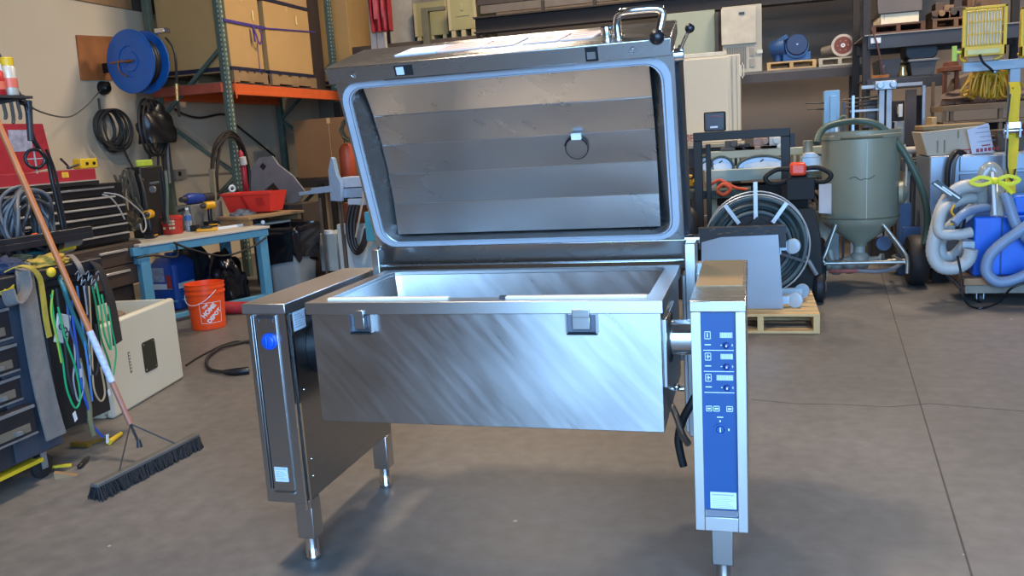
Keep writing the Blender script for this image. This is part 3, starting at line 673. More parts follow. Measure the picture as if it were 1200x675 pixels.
for dy, dz in ((-.012, .02), (.006, .0), (.015, -.02)): m.torus((0, dy, .065+dz), .012, .0025, (1, 0, 0), 16, 6)
m.M = Matrix(); o = m.build('ring_mark', BLK, t, local=True); o.location = (.008, 0, 0)
m = MB()
for i in range(7): p = on(88+i*4, 322+(i % 3)*5, HX); m.tube(spline([p, p+Vector((.01, .01, .015)), p+Vector((.0, .022, .0)), p+Vector((0, .01, -.03))], 3), .003, 6)
solo(m, 'hook_cluster', ZINC, 'cluster of chrome hooks that hold the hanging slings', 'hooks', kind='stuff')
solo(ribbon([PX(70, 303, -1.5), PX(82, 299, -1.48), on(92, 310, FX+.05), on(97, 322, FX+.05)], .03, (0, 1, 0), .004), 'grey_band', WEB, 'grey band curving over the cart edge above the hooks', 'strap')
m = MB(); p = [on(108, 305, FX+.02), on(118, 318, FX+.05), on(128, 345, FX+.05), on(134, 375, FX+.04), on(138, 402, FX+.04)]
solo(ribbon(p, (.06, .12), (-.4, 1, 0), .006), 'black_cloth', mat('black canvas', '#262223', .9), 'black canvas flap hanging off the far corner of the cart', 'cloth')
# ---- broom
b0 = PZ(111, 574, .045); b1 = PZ(230, 510, .06); bd = (b1-b0).normalized(); bm_ = (b0+b1)/2
br = E('push_broom', 'wide push broom with black bristles leaning its wooden handle on the cart', 'broom', (bm_.x, bm_.y, 0))
m = MB(); m.bar(Vector((b0.x, b0.y, .062)), Vector((b1.x, b1.y, .062)), .042, .018); m.build('broom_head', mat('grey broom block', '#5a5855', .6), br, bevel=.004)
rnd = random.Random(3); m = MB(); nrm = Vector((-bd.y, bd.x, 0))
for i in range(900):
    t_ = rnd.random(); s_ = rnd.uniform(-.026, .026); p = b0.lerp(b1, t_)+nrm*s_; p.z = .055
    q = p+nrm*(s_*.9)+bd*rnd.uniform(-.02, .02); q.z = rnd.uniform(.0, .008); m.bar(p, q, .005, .005)
m.build('bristles', mat('black bristle', '#1a1a1d', .8), br, smooth=False)
h0 = PZ(163, 520, .095); h1 = PX(-12, 122, -1.6); hd_ = (h1-h0).normalized(); L_ = (h1-h0).length
WOODH = mat('orange wood handle', '#b9703f', .4, 0, .12, 12); 
m = MB(); hb = h0+hd_*.1; m.tube([hb, h0+hd_*.33], .0125, 14); m.build('handle_sleeve', mat('copper handle', '#a8705c', .4), br)
m = MB(); m.tube([h0+hd_*.31, h0+hd_*.56], .0155, 14); m.build('handle_wrap', mat('white blue tape wrap', '#b9c3dc', .5, 0, .2, 60), br)
m = MB(); m.tube([h0+hd_*.55, h1], .0135, 14); m.build('handle', WOODH, br)
m = MB(); m.tube([h0, hb], .006, 8); m.tube([hb, b0.lerp(b1, .22)+Vector((0, 0, .02))], .0035, 6); m.tube([hb, b0.lerp(b1, .78)+Vector((0, 0, .01))], .0035, 6); m.lathe([(0, 0), (.014, 0), (.008, .035), (0, .035)], h0-Vector((0, 0, .015)), (0, 0, 1), 12); m.build('brace', DGRY, br)
# debris by the cart
m = MB(); m.bar(PZ(85, 520, .012), PZ(105, 521, .012), .03, .02); m.bar(PZ(100, 520, .015), PZ(130, 512, .012), .014, .014); solo(m, 'air_nozzle', mat('brass', '#a98a3c', .35, .8), 'brass air fitting lying on the floor by the cart', 'fitting')
m = MB(); m.cyl(PZ(128, 518, .015), PZ(142, 508, .015), .015, .01, 12); solo(m, 'hose_connector', YELP, 'small yellow hose connector on the floor near the broom', 'connector')
m = MB(); m.prism([(0, 0), (.09, 0), (0, .03)], 0, .03); p = PZ(64, 562, 0)
for v in m.bm.verts: v.co = Matrix.Rotation(.6, 3, 'Z') @ v.co + p
solo(m, 'wood_wedge', PALW, 'small brown wood wedge on the floor beside the caster', 'wedge')
m = MB(); m.tube(spline([PZ(92, 548, .01), PZ(97, 543, .012), PZ(104, 535, .01)], 3), [.006, .012, .012, .012, .012, .01, .004], 8); solo(m, 'small_plug', BLK, 'small black plug lying on the floor near the broom', 'plug')
m = MB(); m.bar(PZ(60, 547, .02), PZ(84, 545, .015), .012, .012); solo(m, 'yellow_strip', YELP, 'yellow strip poking out from under the cart', 'strip')
# ---- white enclosure
A = PZ(135, 491); B = PZ(216, 443); yd = (B-A).normalized(); ang_ = math.atan2(yd.y, yd.x)-PI/2; Ly = (B-A).length; H_ = .515
en = E('electrical_enclosure', 'off-white metal enclosure lying open on the floor beside the orange bucket', 'enclosure', A, ang_)
EN = mat('off white enamel', '#cdcab9', .45, 0, .03, 2)
m = MB(); t = .012; Wd = .42
m.box(-Wd, -.06, 0, t, .0, H_-.0); m.box(-Wd, -.06, Ly-t, Ly, 0, H_-.0); m.box(-Wd, -Wd+t, 0, Ly, 0, H_-.0); m.box(-Wd, -.06, 0, Ly, 0, t); m.build('enclosure_body', EN, en, local=True, bevel=.004)
m = MB(); m.box(-.048, 0, -.004, Ly+.004, .0, H_+.005); m.build('enclosure_door', EN, en, local=True, bevel=.016)
m = MB(); m.box(-.06, -.048, .01, Ly-.01, .02, H_-.015); m.build('door_seal', mat('pale seal', '#e2dfd0', .6), en, local=True, bevel=.003)
m = MB(); R_ = rr(Ly*.45, Ly*.63, .155, .335, .015, 3); m.prism(R_, -.002, .003, 'x'); cw = m.build('cut_window', mat('dark olive glass', '#2b2d27', .3), en, local=True)
for yy, zz in ((.47, .32), (.61, .32), (.47, .17), (.61, .17)):
    m = MB(); m.lathe([(0, 0), (.006, 0), (.005, .003), (0, .003)], (.003, Ly*yy, zz), (1, 0, 0), 10); m.build('screw', CH, cw, local=True)
m = MB(); m.box(-.001, .0015, Ly*.26, Ly*.285, .2, .32); nm = m.build('name_strip', mat('dull print strip', '#6d6d5e', .5), en, local=True)
for k in range(6): 
    m = MB(); m.box(.0015, .0022, Ly*.265, Ly*.28, .212+k*.018, .222+k*.018); m.build('print_mark', EN, nm, local=True)
m = MB(); m.cyl((-.32, .35, .30), (-.24, .42, .45), .05, .04, 16); m.ball((-.22, .5, .47), .05, (1, 1.4, .7)); m.build('inner_fitting', mat('dusty grey brown', '#75695a', .6, .2), en, local=True)
m = MB(); m.box(-Wd+.02, -.12, Ly*.5, Ly*.52, .05, H_-.08); m.build('inner_divider', DGRY, en, local=True)
# ---- orange bucket
bc = PZ(233, 388); bc = bc+Vector((0, .14, 0)); ORB = mat('bucket orange', '#f0521e', .38, 0, .03)
bk_ = E('plastic_bucket', 'orange plastic bucket with white square store logo on the floor', 'bucket', bc)
m = MB(); m.lathe([(0, 0), (.128, 0), (.132, .004), (.149, .29), (.156, .29), (.156, .305), (.150, .305), (.150, .33), (.157, .33), (.157, .345), (.152, .345), (.153, .365), (.158, .37), (.150, .372), (.148, .345), (.128, .01), (0, .01)], (0, 0, 0), (0, 0, 1), 48); m.build('bucket_body', ORB, bk_, local=True)
m = MB(); m.tube(spline([(.157*math.cos(a), .157*math.sin(a), .32-.11*math.sin(min(1, max(0, (a-math.radians(-172))/math.radians(150)))*PI)) for a in [math.radians(-172+i*15) for i in range(11)]], 3), .0028, 6); m.build('bail_handle', WHT, bk_, local=True)
la = math.radians(-42)
def bM(h, da=0., off=.0):
    a = la+da; r_ = .132+h*.058+off; n = Vector((math.cos(a), math.sin(a), -.058)).normalized(); xx = Vector((-math.sin(a), math.cos(a), 0))
    return frame_at(Vector((r_*math.cos(a), r_*math.sin(a), h)), xx, n.cross(xx)) , n
# white outline of the logo, wrapped on the curved wall
def wrap_bar(a0, a1, h0, h1, par, mt=WHT):
    m = MB(); n = 8; R = []
    for i in range(n+1):
        a = a0+(a1-a0)*i/n; ring_ = []
        for h, o_ in ((h0, .0006), (h1, .0006), (h1, -.002), (h0, -.002)):
            r_ = .132+h*.058+o_; ring_.append(m.V((r_*math.cos(a), r_*math.sin(a), h)))
        R.append(ring_)
    m.rings(R); return m.build('logo_outline', mt, par, local=True)
a0, a1 = la-.62, la+.62
wrap_bar(a0, a1, .055, .0585, bk_); wrap_bar(a0, a1, .2215, .225, bk_); wrap_bar(a0, a0+.022, .055, .225, bk_); wrap_bar(a1-.022, a1, .055, .225, bk_)
def wrap_text(body, size, h, tilt, a_off, par, nm='logo_lettering'):
    cu = bpy.data.curves.new(nm, 'FONT'); cu.body = body; cu.size = size; cu.align_x = 'CENTER'; cu.align_y = 'CENTER'; cu.extrude = .001; cu.offset = size*.045; cu.resolution_u = 3
    t_ = bpy.data.objects.new('tmp', cu); COL.objects.link(t_); dg = bpy.context.evaluated_depsgraph_get(); me = bpy.data.meshes.new_from_object(t_.evaluated_get(dg)); bpy.data.objects.remove(t_); bpy.data.curves.remove(cu)
    for v in me.vertices:
        x, y = v.co.x, v.co.y; xr = x*math.cos(tilt)-y*math.sin(tilt); yr = x*math.sin(tilt)+y*math.cos(tilt)
        hh_ = h+yr; r0 = .132+hh_*.058+.0002+v.co.z; a = la+a_off+xr/.14
        v.co = (r0*math.cos(a), r0*math.sin(a), hh_)
    me.materials.clear(); me.materials.append(WHT); o = bpy.data.objects.new(nm, me); COL.objects.link(o); o.parent = par; return o
wrap_text('THE', .026, .195, .75, -.30, bk_); wrap_text('HOME', .05, .158, .75, -.12, bk_); wrap_text('DEPOT', .045, .112, .75, .16, bk_)
# ---- low tan sheet the bucket stands by
# ---- red rolled cloth, hose by the machine
rc_ = PZ(270, 362, .05)
m = MB(); m.tube(spline([rc_+Vector((-.16, -.05, 0)), rc_+Vector((-.05, .0, .01)), rc_+Vector((.06, .04, .0)), rc_+Vector((.17, .06, .0))], 4), [.04]+[.055]*11+[.04], 14); solo(m, 'red_case', mat('dull red nylon', '#a82a32', .6, 0, .1), 'long dull red tool bag on the floor under the bench edge', 'bag')
cable([PZ(300, 398, .01), PZ(280, 402, .015), PZ(258, 408, .02), PZ(243, 420, .015), PZ(245, 432, .015), PZ(262, 436, .015)], .011, 'black power cord curling out beside the braising pan', CAB, 'power_cord', 'cord')
m = MB(); m.tube([PZ(262, 436, .02), PZ(276, 436, .022), PZ(292, 434, .022)], [.014, .026, .024], 14); solo(m, 'cord_plug', BLK, 'black plug with chrome end on the floor beside the braising pan', 'plug', bevel=.002)
cable([PZ(300, 404, .01), PZ(280, 400, .01), PZ(262, 404, .01), PZ(245, 412, .01), PZ(230, 420, .01), PZ(218, 428, .01)], .006, 'thin black cord on the floor between the enclosure and the pan', CAB, 'floor_cable', 'cord')
# ---- brown drawer cabinet and black tool chest, faces to +X
CXF = -3.3
def yz(px, py, X=CXF): p = PX(px, py, X); return p.y, p.z
y0, z0 = yz(96, 296); y1, z1 = yz(166, 281); zb_ = yz(168, 330)[1]
dc = E('drawer_cabinet', 'dark brown two-drawer metal cabinet with silver handles under the tool chest', 'cabinet', (CXF-.3, (y0+y1)/2, 0))
m = MB(); m.box(CXF-.6, CXF-.02, y0-.3, y1, zb_+.0, z1); m.build('cabinet_body', BRN, dc, bevel=.006)
zm = (z1+zb_)/2
for a, b in ((zm+.004, z1-.008), (zb_+.006, zm-.004)):
    m = MB(); m.box(CXF-.02, CXF, y0-.28, y1-.01, a, b); d_ = m.build('drawer', mat('brown drawer front', '#4a3d36', .4, .1), dc, bevel=.005)
    h0_, h1_ = yz(114, 288)[0], yz(147, 288)[0]
    m = MB(); m.box(CXF, CXF+.02, h0_, h1_, b-.055, b-.035); m.build('handle', mat('satin silver', '#d2d0ca', .3, .6), d_, bevel=.003)
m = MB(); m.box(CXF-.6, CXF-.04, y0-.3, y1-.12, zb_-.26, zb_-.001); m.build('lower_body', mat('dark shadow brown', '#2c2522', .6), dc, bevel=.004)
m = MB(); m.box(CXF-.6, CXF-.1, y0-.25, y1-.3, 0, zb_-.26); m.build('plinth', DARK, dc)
# black tool chest
TX = -3.36
ya, za = yz(62, 236, TX); yb_, zbt = yz(134, 214, TX); zlow = z1+.005
ch = E('tool_chest', 'black tool chest with silver drawer edges standing on the brown cabinet', 'tool chest', (TX-.25, (ya+yb_)/2, zlow))
m = MB(); m.box(TX-.5, TX-.015, ya-.5, yb_+.10, zlow, zbt); m.build('chest_body', mat('gloss black metal', '#19191c', .3), ch, bevel=.005)
nd = 6
for i in range(nd):
    a = zlow+.02+(zbt-zlow-.03)*i/nd; b = zlow+.02+(zbt-zlow-.03)*(i+1)/nd-.012; yr_ = yb_+.09-(.0 if i < 4 else .1)
    m = MB(); m.box(TX-.02, TX+.004, ya-.48, yr_, a, b); d_ = m.build('drawer', mat('gloss black metal', '#19191c', .3), ch, bevel=.003)
    m = MB(); m.box(TX+.004, TX+.02, ya-.46, yr_-.02, b-.018, b-.004); m.build('drawer_pull', mat('satin silver', '#d2d0ca', .3, .6) if i != 5 else ZINC, d_, bevel=.002)
# red toolbox on it
yr0, zr0 = yz(36, 214, TX); yr1, zr1 = yz(113, 208, TX); zr2 = yz(113, 197, TX)[1]
rb = E('red_toolbox', 'red metal toolbox with its lid open on top of the black chest', 'toolbox', (TX-.2, (yr0+yr1)/2, zbt+.002))
m = MB(); m.box(TX-.4, TX, yr0-.4, yr1, zbt+.03, zr2); m.build('box_body', mat('dull red enamel', '#a32836', .45, 0, .1), rb, bevel=.004)
m = MB(); m.box(TX-.42, TX+.012, yr0-.4, yr1+.01, zbt+.002, zbt+.03); m.build('box_base', mat('black metal base', '#202022', .4), rb)
m = MB(); m.box(TX-.005, TX+.014, yr0-.4, yr1+.01, zbt+.031, zbt+.04); m.build('bottom_trim', mat('satin silver', '#d2d0ca', .3, .6), rb)
p0, p1, p2, p3 = PX(-20, 214, TX-.42), PX(62, 196, TX-.42), PX(49, 145, TX-.42), PX(-20, 145, TX-.42)
m = MB(); m.prism([(p.y, p.z) for p in (p0, p1, p2, p3)], TX-.44, TX-.41, 'x'); l_ = m.build('box_lid', mat('dull red enamel', '#a32836', .45), rb, bevel=.003)
a_, b_ = PX(14, 178, TX-.4), PX(36, 152, TX-.4)
m = MB(); m.box(TX-.411, TX-.407, a_.y, b_.y, a_.z, b_.z); m.build('lid_poster', mat('pale photo print', '#9aa0b4', .5, 0, .3, 20), l_)
c_ = yz(76, 205, TX); m = MB(); m.box(TX, TX+.003, c_[0]-.03, c_[0]+.035, c_[1]-.02, c_[1]+.02); m.build('sticker', mat('yellow sticker', '#e0b43a', .5, 0, .3, 30), rb)
# yellow gauge and bent rod on the toolbox
p = PX(101, 198, TX-.15); yg = E('yellow_meter', 'yellow tool with black jaws lying on the red toolbox', 'tool', (p.x, p.y, zr2+.001))
m = MB(); m.box(p.x-.04, p.x+.04, p.y-.09, p.y+.09, zr2+.001, zr2+.08); m.build('tool_body', YELP, yg, bevel=.008)
for dy in (-.03, .045):
    m = MB(); m.cyl((p.x+.04, p.y+dy, zr2+.04), (p.x+.048, p.y+dy, zr2+.04), .012); m.build('tool_hole', BLK, yg)
m = MB(); m.tube(spline([PX(71, 186, TX-.1), PX(79, 194, TX-.1), PX(80, 197, TX-.1), PX(92, 193, TX-.1)], 4), .009, 8); solo(m, 'bent_rod', DGRY, 'bent dark rod on the red toolbox left of the yellow tool', 'rod')
# tangle of pale cable spilling right of the chest
cable([PX(120, 228, -3.2), PX(130, 232, -3.15), PX(140, 245, -3.15), PX(146, 257, -3.15)], .006, 'pale looped cable beside the black tool chest', mat('pale cable', '#a9a69e', .5))
cable([PX(122, 226, -3.2), PX(140, 229, -3.1), PX(156, 240, -3.1), PX(168, 252, -3.1), PX(171, 266, -3.1), PX(167, 272, -3.1), PX(164, 262, -3.1)], .006, 'pale cable looping down onto the bench end', mat('pale cable', '#a9a69e'))
# ================================================================== BENCH
BZ = .70
A = PZ(163, 287, BZ); B = PZ(313, 265, BZ); d = (B-A).normalized(); nL = Vector((-d.y, d.x, 0)); ang_ = math.atan2(d.y, d.x)
def bw(u, v, z): return A + d*u + nL*v + Vector((0, 0, z-BZ))
LB = (B-A).length
wb = E('workbench', 'sky blue steel workbench with a white top crowded with tools', 'workbench', (A.x, A.y, 0), ang_)
m = MB(); m.box(-.0, LB+.03, 0, .66, BZ-.022, BZ); m.box(LB+.03, LB+.55, .32, .66, BZ-.022, BZ); m.build('bench_top', mat('off white laminate', '#c3beb2', .5, 0, .08, 4), wb, local=True, bevel=.004)
m = MB(); m.box(-.05, LB+.02, .015, .075, BZ-.09, BZ-.023); m.build('front_rail', SBLU, wb, local=True, bevel=.004)
m = MB(); m.box(-.02, .05, .015, .64, BZ-.16, BZ-.1); m.build('side_rail', SBLU, wb, local=True, bevel=.004)
for u in (.0, LB-.09):
    for v in (.01, .57):
        m = MB(); m.box(u, u+.085, v, v+.07, 0, BZ-.092 if v < .1 else BZ-.025); m.build('leg', SBLU, wb, local=True, bevel=.004)
m = MB(); m.box(.08, LB-.09, .50, .62, .08, .10); m.box(.08, LB-.05, .02, .07, .03, .07); m.build('lower_rail', SBLU, wb, local=True, bevel=.004)
def on_bench(px, py, z=BZ): return PZ(px, py, z)
# red tub
p = on_bench(203, 274); tb = E('red_tub', 'small red plastic tub with cream lettering on the bench', 'tub', p)
m = MB(); m.lathe([(0, 0), (.082, 0), (.088, .01), (.092, .13), (.098, .135), (.098, .16), (.09, .165), (0, .165)], (0, 0, 0), (0, 0, 1), 32); m.build('tub_body', mat('faded red plastic', '#b8352c', .45, 0, .1), tb, local=True)
for k, a in enumerate((-1.75, -1.1, -.8)):
    m = MB(); 
    for z_ in (.04, .075, .1)[: 3 if k else 1]: 
        r_ = .0925; c = Vector((r_*math.cos(a), r_*math.sin(a), z_+.02)); m.cb(c, (.006, .022, .018), (0, 0, a))
    m.build('tub_print', mat('cream print', '#d8c9a0', .5), tb, local=True)
# water bottle
p = on_bench(222, 271); wt = E('water_bottle', 'clear plastic water bottle with a blue label beside the red tub', 'bottle', p)
m = MB(); m.lathe([(0, 0), (.03, 0), (.032, .01), (.03, .06), (.033, .09), (.033, .15), (.014, .185), (.014, .2), (0, .2)], (0, 0, 0), (0, 0, 1), 20); m.build('bottle_body', mat('clear plastic', '#cfdbe6', .08, 0, .02, trans=.75), wt, local=True)
m = MB(); m.lathe([(.0335, .1), (.0338, .145), (.0335, .145)], (0, 0, 0), (0, 0, 1), 20); m.build('bottle_label', mat('blue label', '#3f6fae', .4), wt, local=True, solid=.001)
m = MB(); m.lathe([(0, .2), (.015, .2), (.015, .218), (0, .218)], (0, 0, 0), (0, 0, 1), 16); m.build('bottle_cap', WHT, wt, local=True)
# cordless drills
DY = mat('drill yellow', '#e0a51c', .4); 
def drill(px, py, rz, label, h=.19):
    p = on_bench(px, py); r = E('cordless_drill', label, 'drill', p, rz)
    m = MB(); m.box(-.045, .06, -.04, .04, 0, .045); m.build('battery', BLK, r, local=True, bevel=.006)
    m = MB(); m.box(-.05, .055, -.042, .042, .045, .058); m.tube(spline([(0, 0, .05), (.005, 0, .1), (-.005, 0, h)], 4), .02, 12); m.build('grip', BLK, r, local=True)
    m = MB(); m.tube([(-.06, 0, h+.01), (-.05, 0, h+.01), (.045, 0, h+.01), (.05, 0, h+.01)], [.025, .038, .038, .028], 16); m.build('motor_housing', DY, r, local=True)
    m = MB(); m.tube([(.05, 0, h+.01), (.085, 0, h+.01), (.095, 0, h+.01)], [.026, .02, .008], 14); m.build('chuck', DGRY, r, local=True)
    m = MB(); m.box(-.045, .055, -.041, .041, .02, .03); m.build('battery_band', DY, r, local=True)
    return r
drill(248, 266, -1.9, 'yellow and black cordless drill standing beside the water bottle', .2)
drill(178, 279, -1.2, 'yellow and black cordless drill left of the red tub on the bench', .2)
p = on_bench(243, 271)
t = E('battery_pack', 'yellow and black tool battery lying in front of the standing drill', 'battery', p, .5)
m = MB(); m.box(-.09, .09, -.05, .05, 0, .028); m.build('pack_base', DY, t, local=True, bevel=.008)
m = MB(); m.box(-.05, .05, -.045, .045, .0282, .05); m.build('pack_top', BLK, t, local=True, bevel=.006)
solo(MB().cb(on_bench(229, 271)+Vector((0, 0, .03)), (.07, .07, .055), (0, 0, .3)), 'black_box', BLK, 'small black box between the water bottle and the yellow battery', 'box', bevel=.004)
# blue grinder on a stand behind
p = PX(222, 233, -3.62); gz_ = p.z-.056; gp_ = p.copy()
t = E('blue_grinder', 'blue electric grinder with black head lying on a grey block behind the bench tools', 'grinder', (p.x, p.y, gz_))
m = MB(); m.tube([p+Vector((.0, -.06, 0)), p+Vector((0, .0, 0)), p+Vector((0, .17, -.01)), p+Vector((0, .2, -.01))], [.04, .055, .052, .04], 18); m.build('motor_housing', mat('tool blue', '#1f3f8f', .4), t)
m = MB(); m.tube([p+Vector((0, -.06, 0)), p+Vector((0, -.13, .0))], [.03, .026], 14); m.build('gear_head', DGRY, t)
m = MB(); m.tube([p+Vector((0, .2, -.01)), p+Vector((0, .42, -.01))], [.045, .045], 14); m.build('rear_grip', DGRY, t)
m = MB(); m.tube(spline([p+Vector((0, -.02, -.03)), p+Vector((0, -.07, -.08)), p+Vector((0, -.18, -.1))], 4), .013, 8); m.build('lever', BLK, t)
m = MB(); m.box(gp_.x-.1, gp_.x+.08, gp_.y-.1, gp_.y+.40, BZ, gz_); solo(m, 'parts_organiser', mat('dusty grey plastic', '#6a6a66', .7, 0, .15), 'low dusty grey parts box at the back of the bench behind the drill', 'parts box', bevel=.01)
# wooden stick upright and small clutter
m = MB(); m.bar(PX(253, 262, -3.6), PX(248, 198, -3.6), .05, .03); solo(m, 'wood_batten', mat('weathered batten', '#7d735c', .8, 0, .15), 'weathered wood batten standing upright behind the yellow drill', 'batten')
m = MB(); m.box(-.16, .16, -.012, .012, 0, .02)
o = solo(m, 'white_ruler', WHT, 'white strip lying on the bench near the grey cloth', 'strip'); p = on_bench(268, 267); o.location = p; o.rotation_euler = (0, 0, ang_)
m = MB(); m.cyl((0, -.06, .018), (0, .06, .018), .018, seg=14); o = solo(m, 'paper_roll', WHT, 'small white roll at the front edge of the bench near the trash bag', 'roll'); p = on_bench(308, 262); o.location = p; o.rotation_euler = (0, 0, .6)
p = on_bench(262, 263); t = E('angle_clamp', 'small grey and orange hand tool beside the grey cloth', 'tool', p)
m = MB(); m.tube(spline([p+Vector((-.1, 0, .03)), p+Vector((-.02, .02, .05)), p+Vector((.1, .05, .04))], 4), [.015]+[.025]*7+[.02], 10); m.build('tool_body', ZINC, t)
m = MB(); m.ball(p+Vector((-.1, 0, .04)), .022); m.build('tool_knob', mat('orange plastic', '#f06a2c', .4), t)
# grey cloth
def lump(c, sx, sy, sz, seed, fr=3., amp=.25):
    m = MB(); bmesh.ops.create_icosphere(m.bm, subdivisions=4, radius=1)
    for v in m.bm.verts:
        n = noise.noise(v.co*fr+Vector((seed, seed*2, 0)))*amp; v.co = v.co*(1+n); v.co = Vector((v.co.x*sx, v.co.y*sy, max(v.co.z, -.35)*sz+.35*sz))+Vector(c)
    return m
solo(lump(on_bench(285, 262), .14, .16, .10, 3, 4), 'grey_cloth', mat('grey blue rag', '#5c6570', .9, 0, .15, 20, .3), 'crumpled grey-blue rag on the bench in front of the red bin', 'cloth')
# wooden shelf beyond with red bin
p = bw(LB-.35, .32, BZ)
sh = E('wooden_riser', 'brown wooden riser board at the far end of the bench', 'riser', (p.x, p.y, BZ), ang_)
m = MB(); m.box(.32, 1.0, -.10, .40, .06, .085); m.build('riser_board', PALW, sh, local=True, bevel=.003)
for u in (.34, .93):
    m = MB(); m.box(u, u+.04, -.08, .38, 0, .06); m.build('riser_block', PALW, sh, local=True)
x0, x1, z0, z1 = rect_at(262, 226, 319, 249, 5.15)
t = E('red_parts_bin', 'bright red plastic parts bin on the wooden riser', 'parts bin', ((x0+x1)/2, 5.3, z0))
m = MB(); w0 = .93
m.loft([[(x0+.04, 5.17, z0), (x1-.04, 5.17, z0), (x1-.04, 5.4, z0), (x0+.04, 5.4, z0)], [(x0, 5.12, z1), (x1, 5.12, z1), (x1, 5.45, z1), (x0, 5.45, z1)], [(x0+.012, 5.132, z1), (x1-.012, 5.132, z1), (x1-.012, 5.438, z1), (x0+.012, 5.438, z1)], [(x0+.05, 5.18, z0+.012), (x1-.05, 5.18, z0+.012), (x1-.05, 5.39, z0+.012), (x0+.05, 5.39, z0+.012)]])
m.build('bin_body', REDP, t)
m = MB(); m.box(x0-.008, x1+.008, 5.112, 5.122, z1-.022, z1+.003); m.build('bin_lip', REDP, t, bevel=.003)
m = MB(); xm = x0+(x1-x0)*.42; m.loft([[(xm-.01, 5.10, z1-.03), (xm+.008, 5.10, z1-.03), (xm+.008, 5.13, z1-.03), (xm-.01, 5.13, z1-.03)], [(xm+.05, 5.145, z0+.02), (xm+.06, 5.145, z0+.02), (xm+.06, 5.17, z0+.02), (xm+.05, 5.17, z0+.02)]]); m.build('bin_rib', mat('deep red plastic', '#b5261f', .4), t)
for k in range(3):
    m = MB(); m.box(x1-.17, x1-.08, 5.118+k*.008, 5.124+k*.008, z1-.06-k*.03, z1-.052-k*.03); m.build('bin_slot', mat('deep red plastic', '#b5261f', .4), t)
# bent grey sheet metal
pts = [(294, 240), (294, 198), (303, 185), (319, 183), (326, 193), (343, 206), (357, 224), (351, 236), (338, 240), (330, 226), (320, 214), (311, 222), (301, 240)]
pl = [P(x, y, 5.7) for x, y in pts]
m = MB(); m.prism([(p.x, p.z) for p in pl], 5.70, 5.73, 'y'); sm = solo(m, 'sheet_metal_bracket', mat('dull grey sheet', '#77777a', .5, .3), 'dull grey cut sheet metal guard with a diamond hole behind the red bin', 'metal sheet', bevel=.003)
p = P(308, 195, 5.69)-sm.location; m = MB(); m.cb(p, (.05, .01, .05), (0, .8, 0)); m.build('cut_hole', DARK, sm, local=True)
x0, x1, z0, z1 = rect_at(292, 240, 355, 247, 5.6); m = MB(); m.box(x0, x1, 5.6, 5.95, 0, z1); solo(m, 'parts_crate', mat('dark wood crate', '#3a3028', .8), 'dark tall crate carrying the grey sheet metal behind the red bin', 'crate', bevel=.006)
# under the bench
p = PZ(200, 352); jg = E('blue_jug', 'blue plastic jug with a white and red label under the bench', 'jug', (p.x-.35, p.y-.55, 0))
x, y = -3.62, 4.35
jg.location = (x, y, 0)
m = MB(); m.loft([[(x+a, y+b, z) for a, b in rr(-w, w, -w*1.1, w*1.1, .05, 4)] for z, w in ((0, .13), (.02, .145), (.42, .145), (.48, .10), (.50, .05), (.52, .05))]); m.build('jug_body', mat('jug blue', '#1c50a6', .35), jg)
m = MB(); m.box(x+.145, x+.148, y-.13, y+.1, .2, .25); m.box(x-.1, x+.1, y-.163, y-.1605, .2, .25); m.build('jug_label', WHT, jg)
m = MB(); m.box(x+.0485, x+.1, y-.166, y-.1605, .205, .33); m.build('label_print', mat('label red', '#b13a3c', .5), jg)
m = MB(); m.box(x-.10, x+.03, y-.165, y-.1605, .27, .4); m.build('label_photo', mat('label pale', '#9aa4c0', .5, 0, .3, 30), jg)
q = bw(.62, .2, 0)
solo(lump(bw(1.02, .34, 0), .19, .19, .36, 9, 2.5, .3), 'black_bag', mat('black shiny bag', '#131319', .2, 0, .2), 'black plastic wrapped bundle under the far half of the bench', 'bag')
solo(lump(bw(1.0, .85, 0), .2, .2, .44, 5, 2.5, .3), 'dark_bundle', mat('dark canvas', '#1d1d20', .8), 'dark bundle at the back under the bench between the blue jug and the shiny bag', 'bundle')
cable([bw(-.05, -.02, .60), bw(.1, -.02, .60), bw(.3, -.03, .56), bw(.32, -.02, .66)], .008, 'black cable looping under the near end of the bench rail', CAB)
cable([bw(.3, -.02, .68), bw(.45, -.03, .60), bw(.75, -.03, .50), bw(1.05, -.03, .53), bw(1.25, -.02, .60)], .009, 'black cable sagging in a long loop below the bench rail', CAB)
# trash bin
tx, ty = -2.80, 5.06
tr = E('trash_bin', 'tall grey trash bin lined with a black bag at the end of the bench', 'trash bin', (tx, ty, 0))
m = MB(); m.loft([[(tx+a, ty+b, z) for a, b in rr(-w, w, -w, w, .05, 4)] for z, w in ((0, .165), (.01, .17), (.60, .215), (.60, .205), (.02, .16))]); m.build('bin_body', mat('bin grey', '#8b9397', .5, 0, .06), tr)
m = MB(); rnd = random.Random(4); L_ = []
for z, w in ((.34, .222), (.40, .226), (.50, .24), (.60, .25), (.66, .248), (.67, .23), (.6, .2), (.4, .17)):
    ring_ = rr(-w, w, -w, w, .07, 6); L_.append([(tx+a*(1+.05*math.sin(i*2.1+z*9)), ty+b*(1+.05*math.cos(i*1.7+z*7)), z+(.05*math.sin(i*1.3)+.03*math.sin(i*.6) if z < .4 else .01*math.sin(i*2))) for i, (a, b) in enumerate(ring_)])
m.loft(L_); m.build('bin_liner', mat('black liner', '#14141b', .18, 0, .2), tr, ang=80)
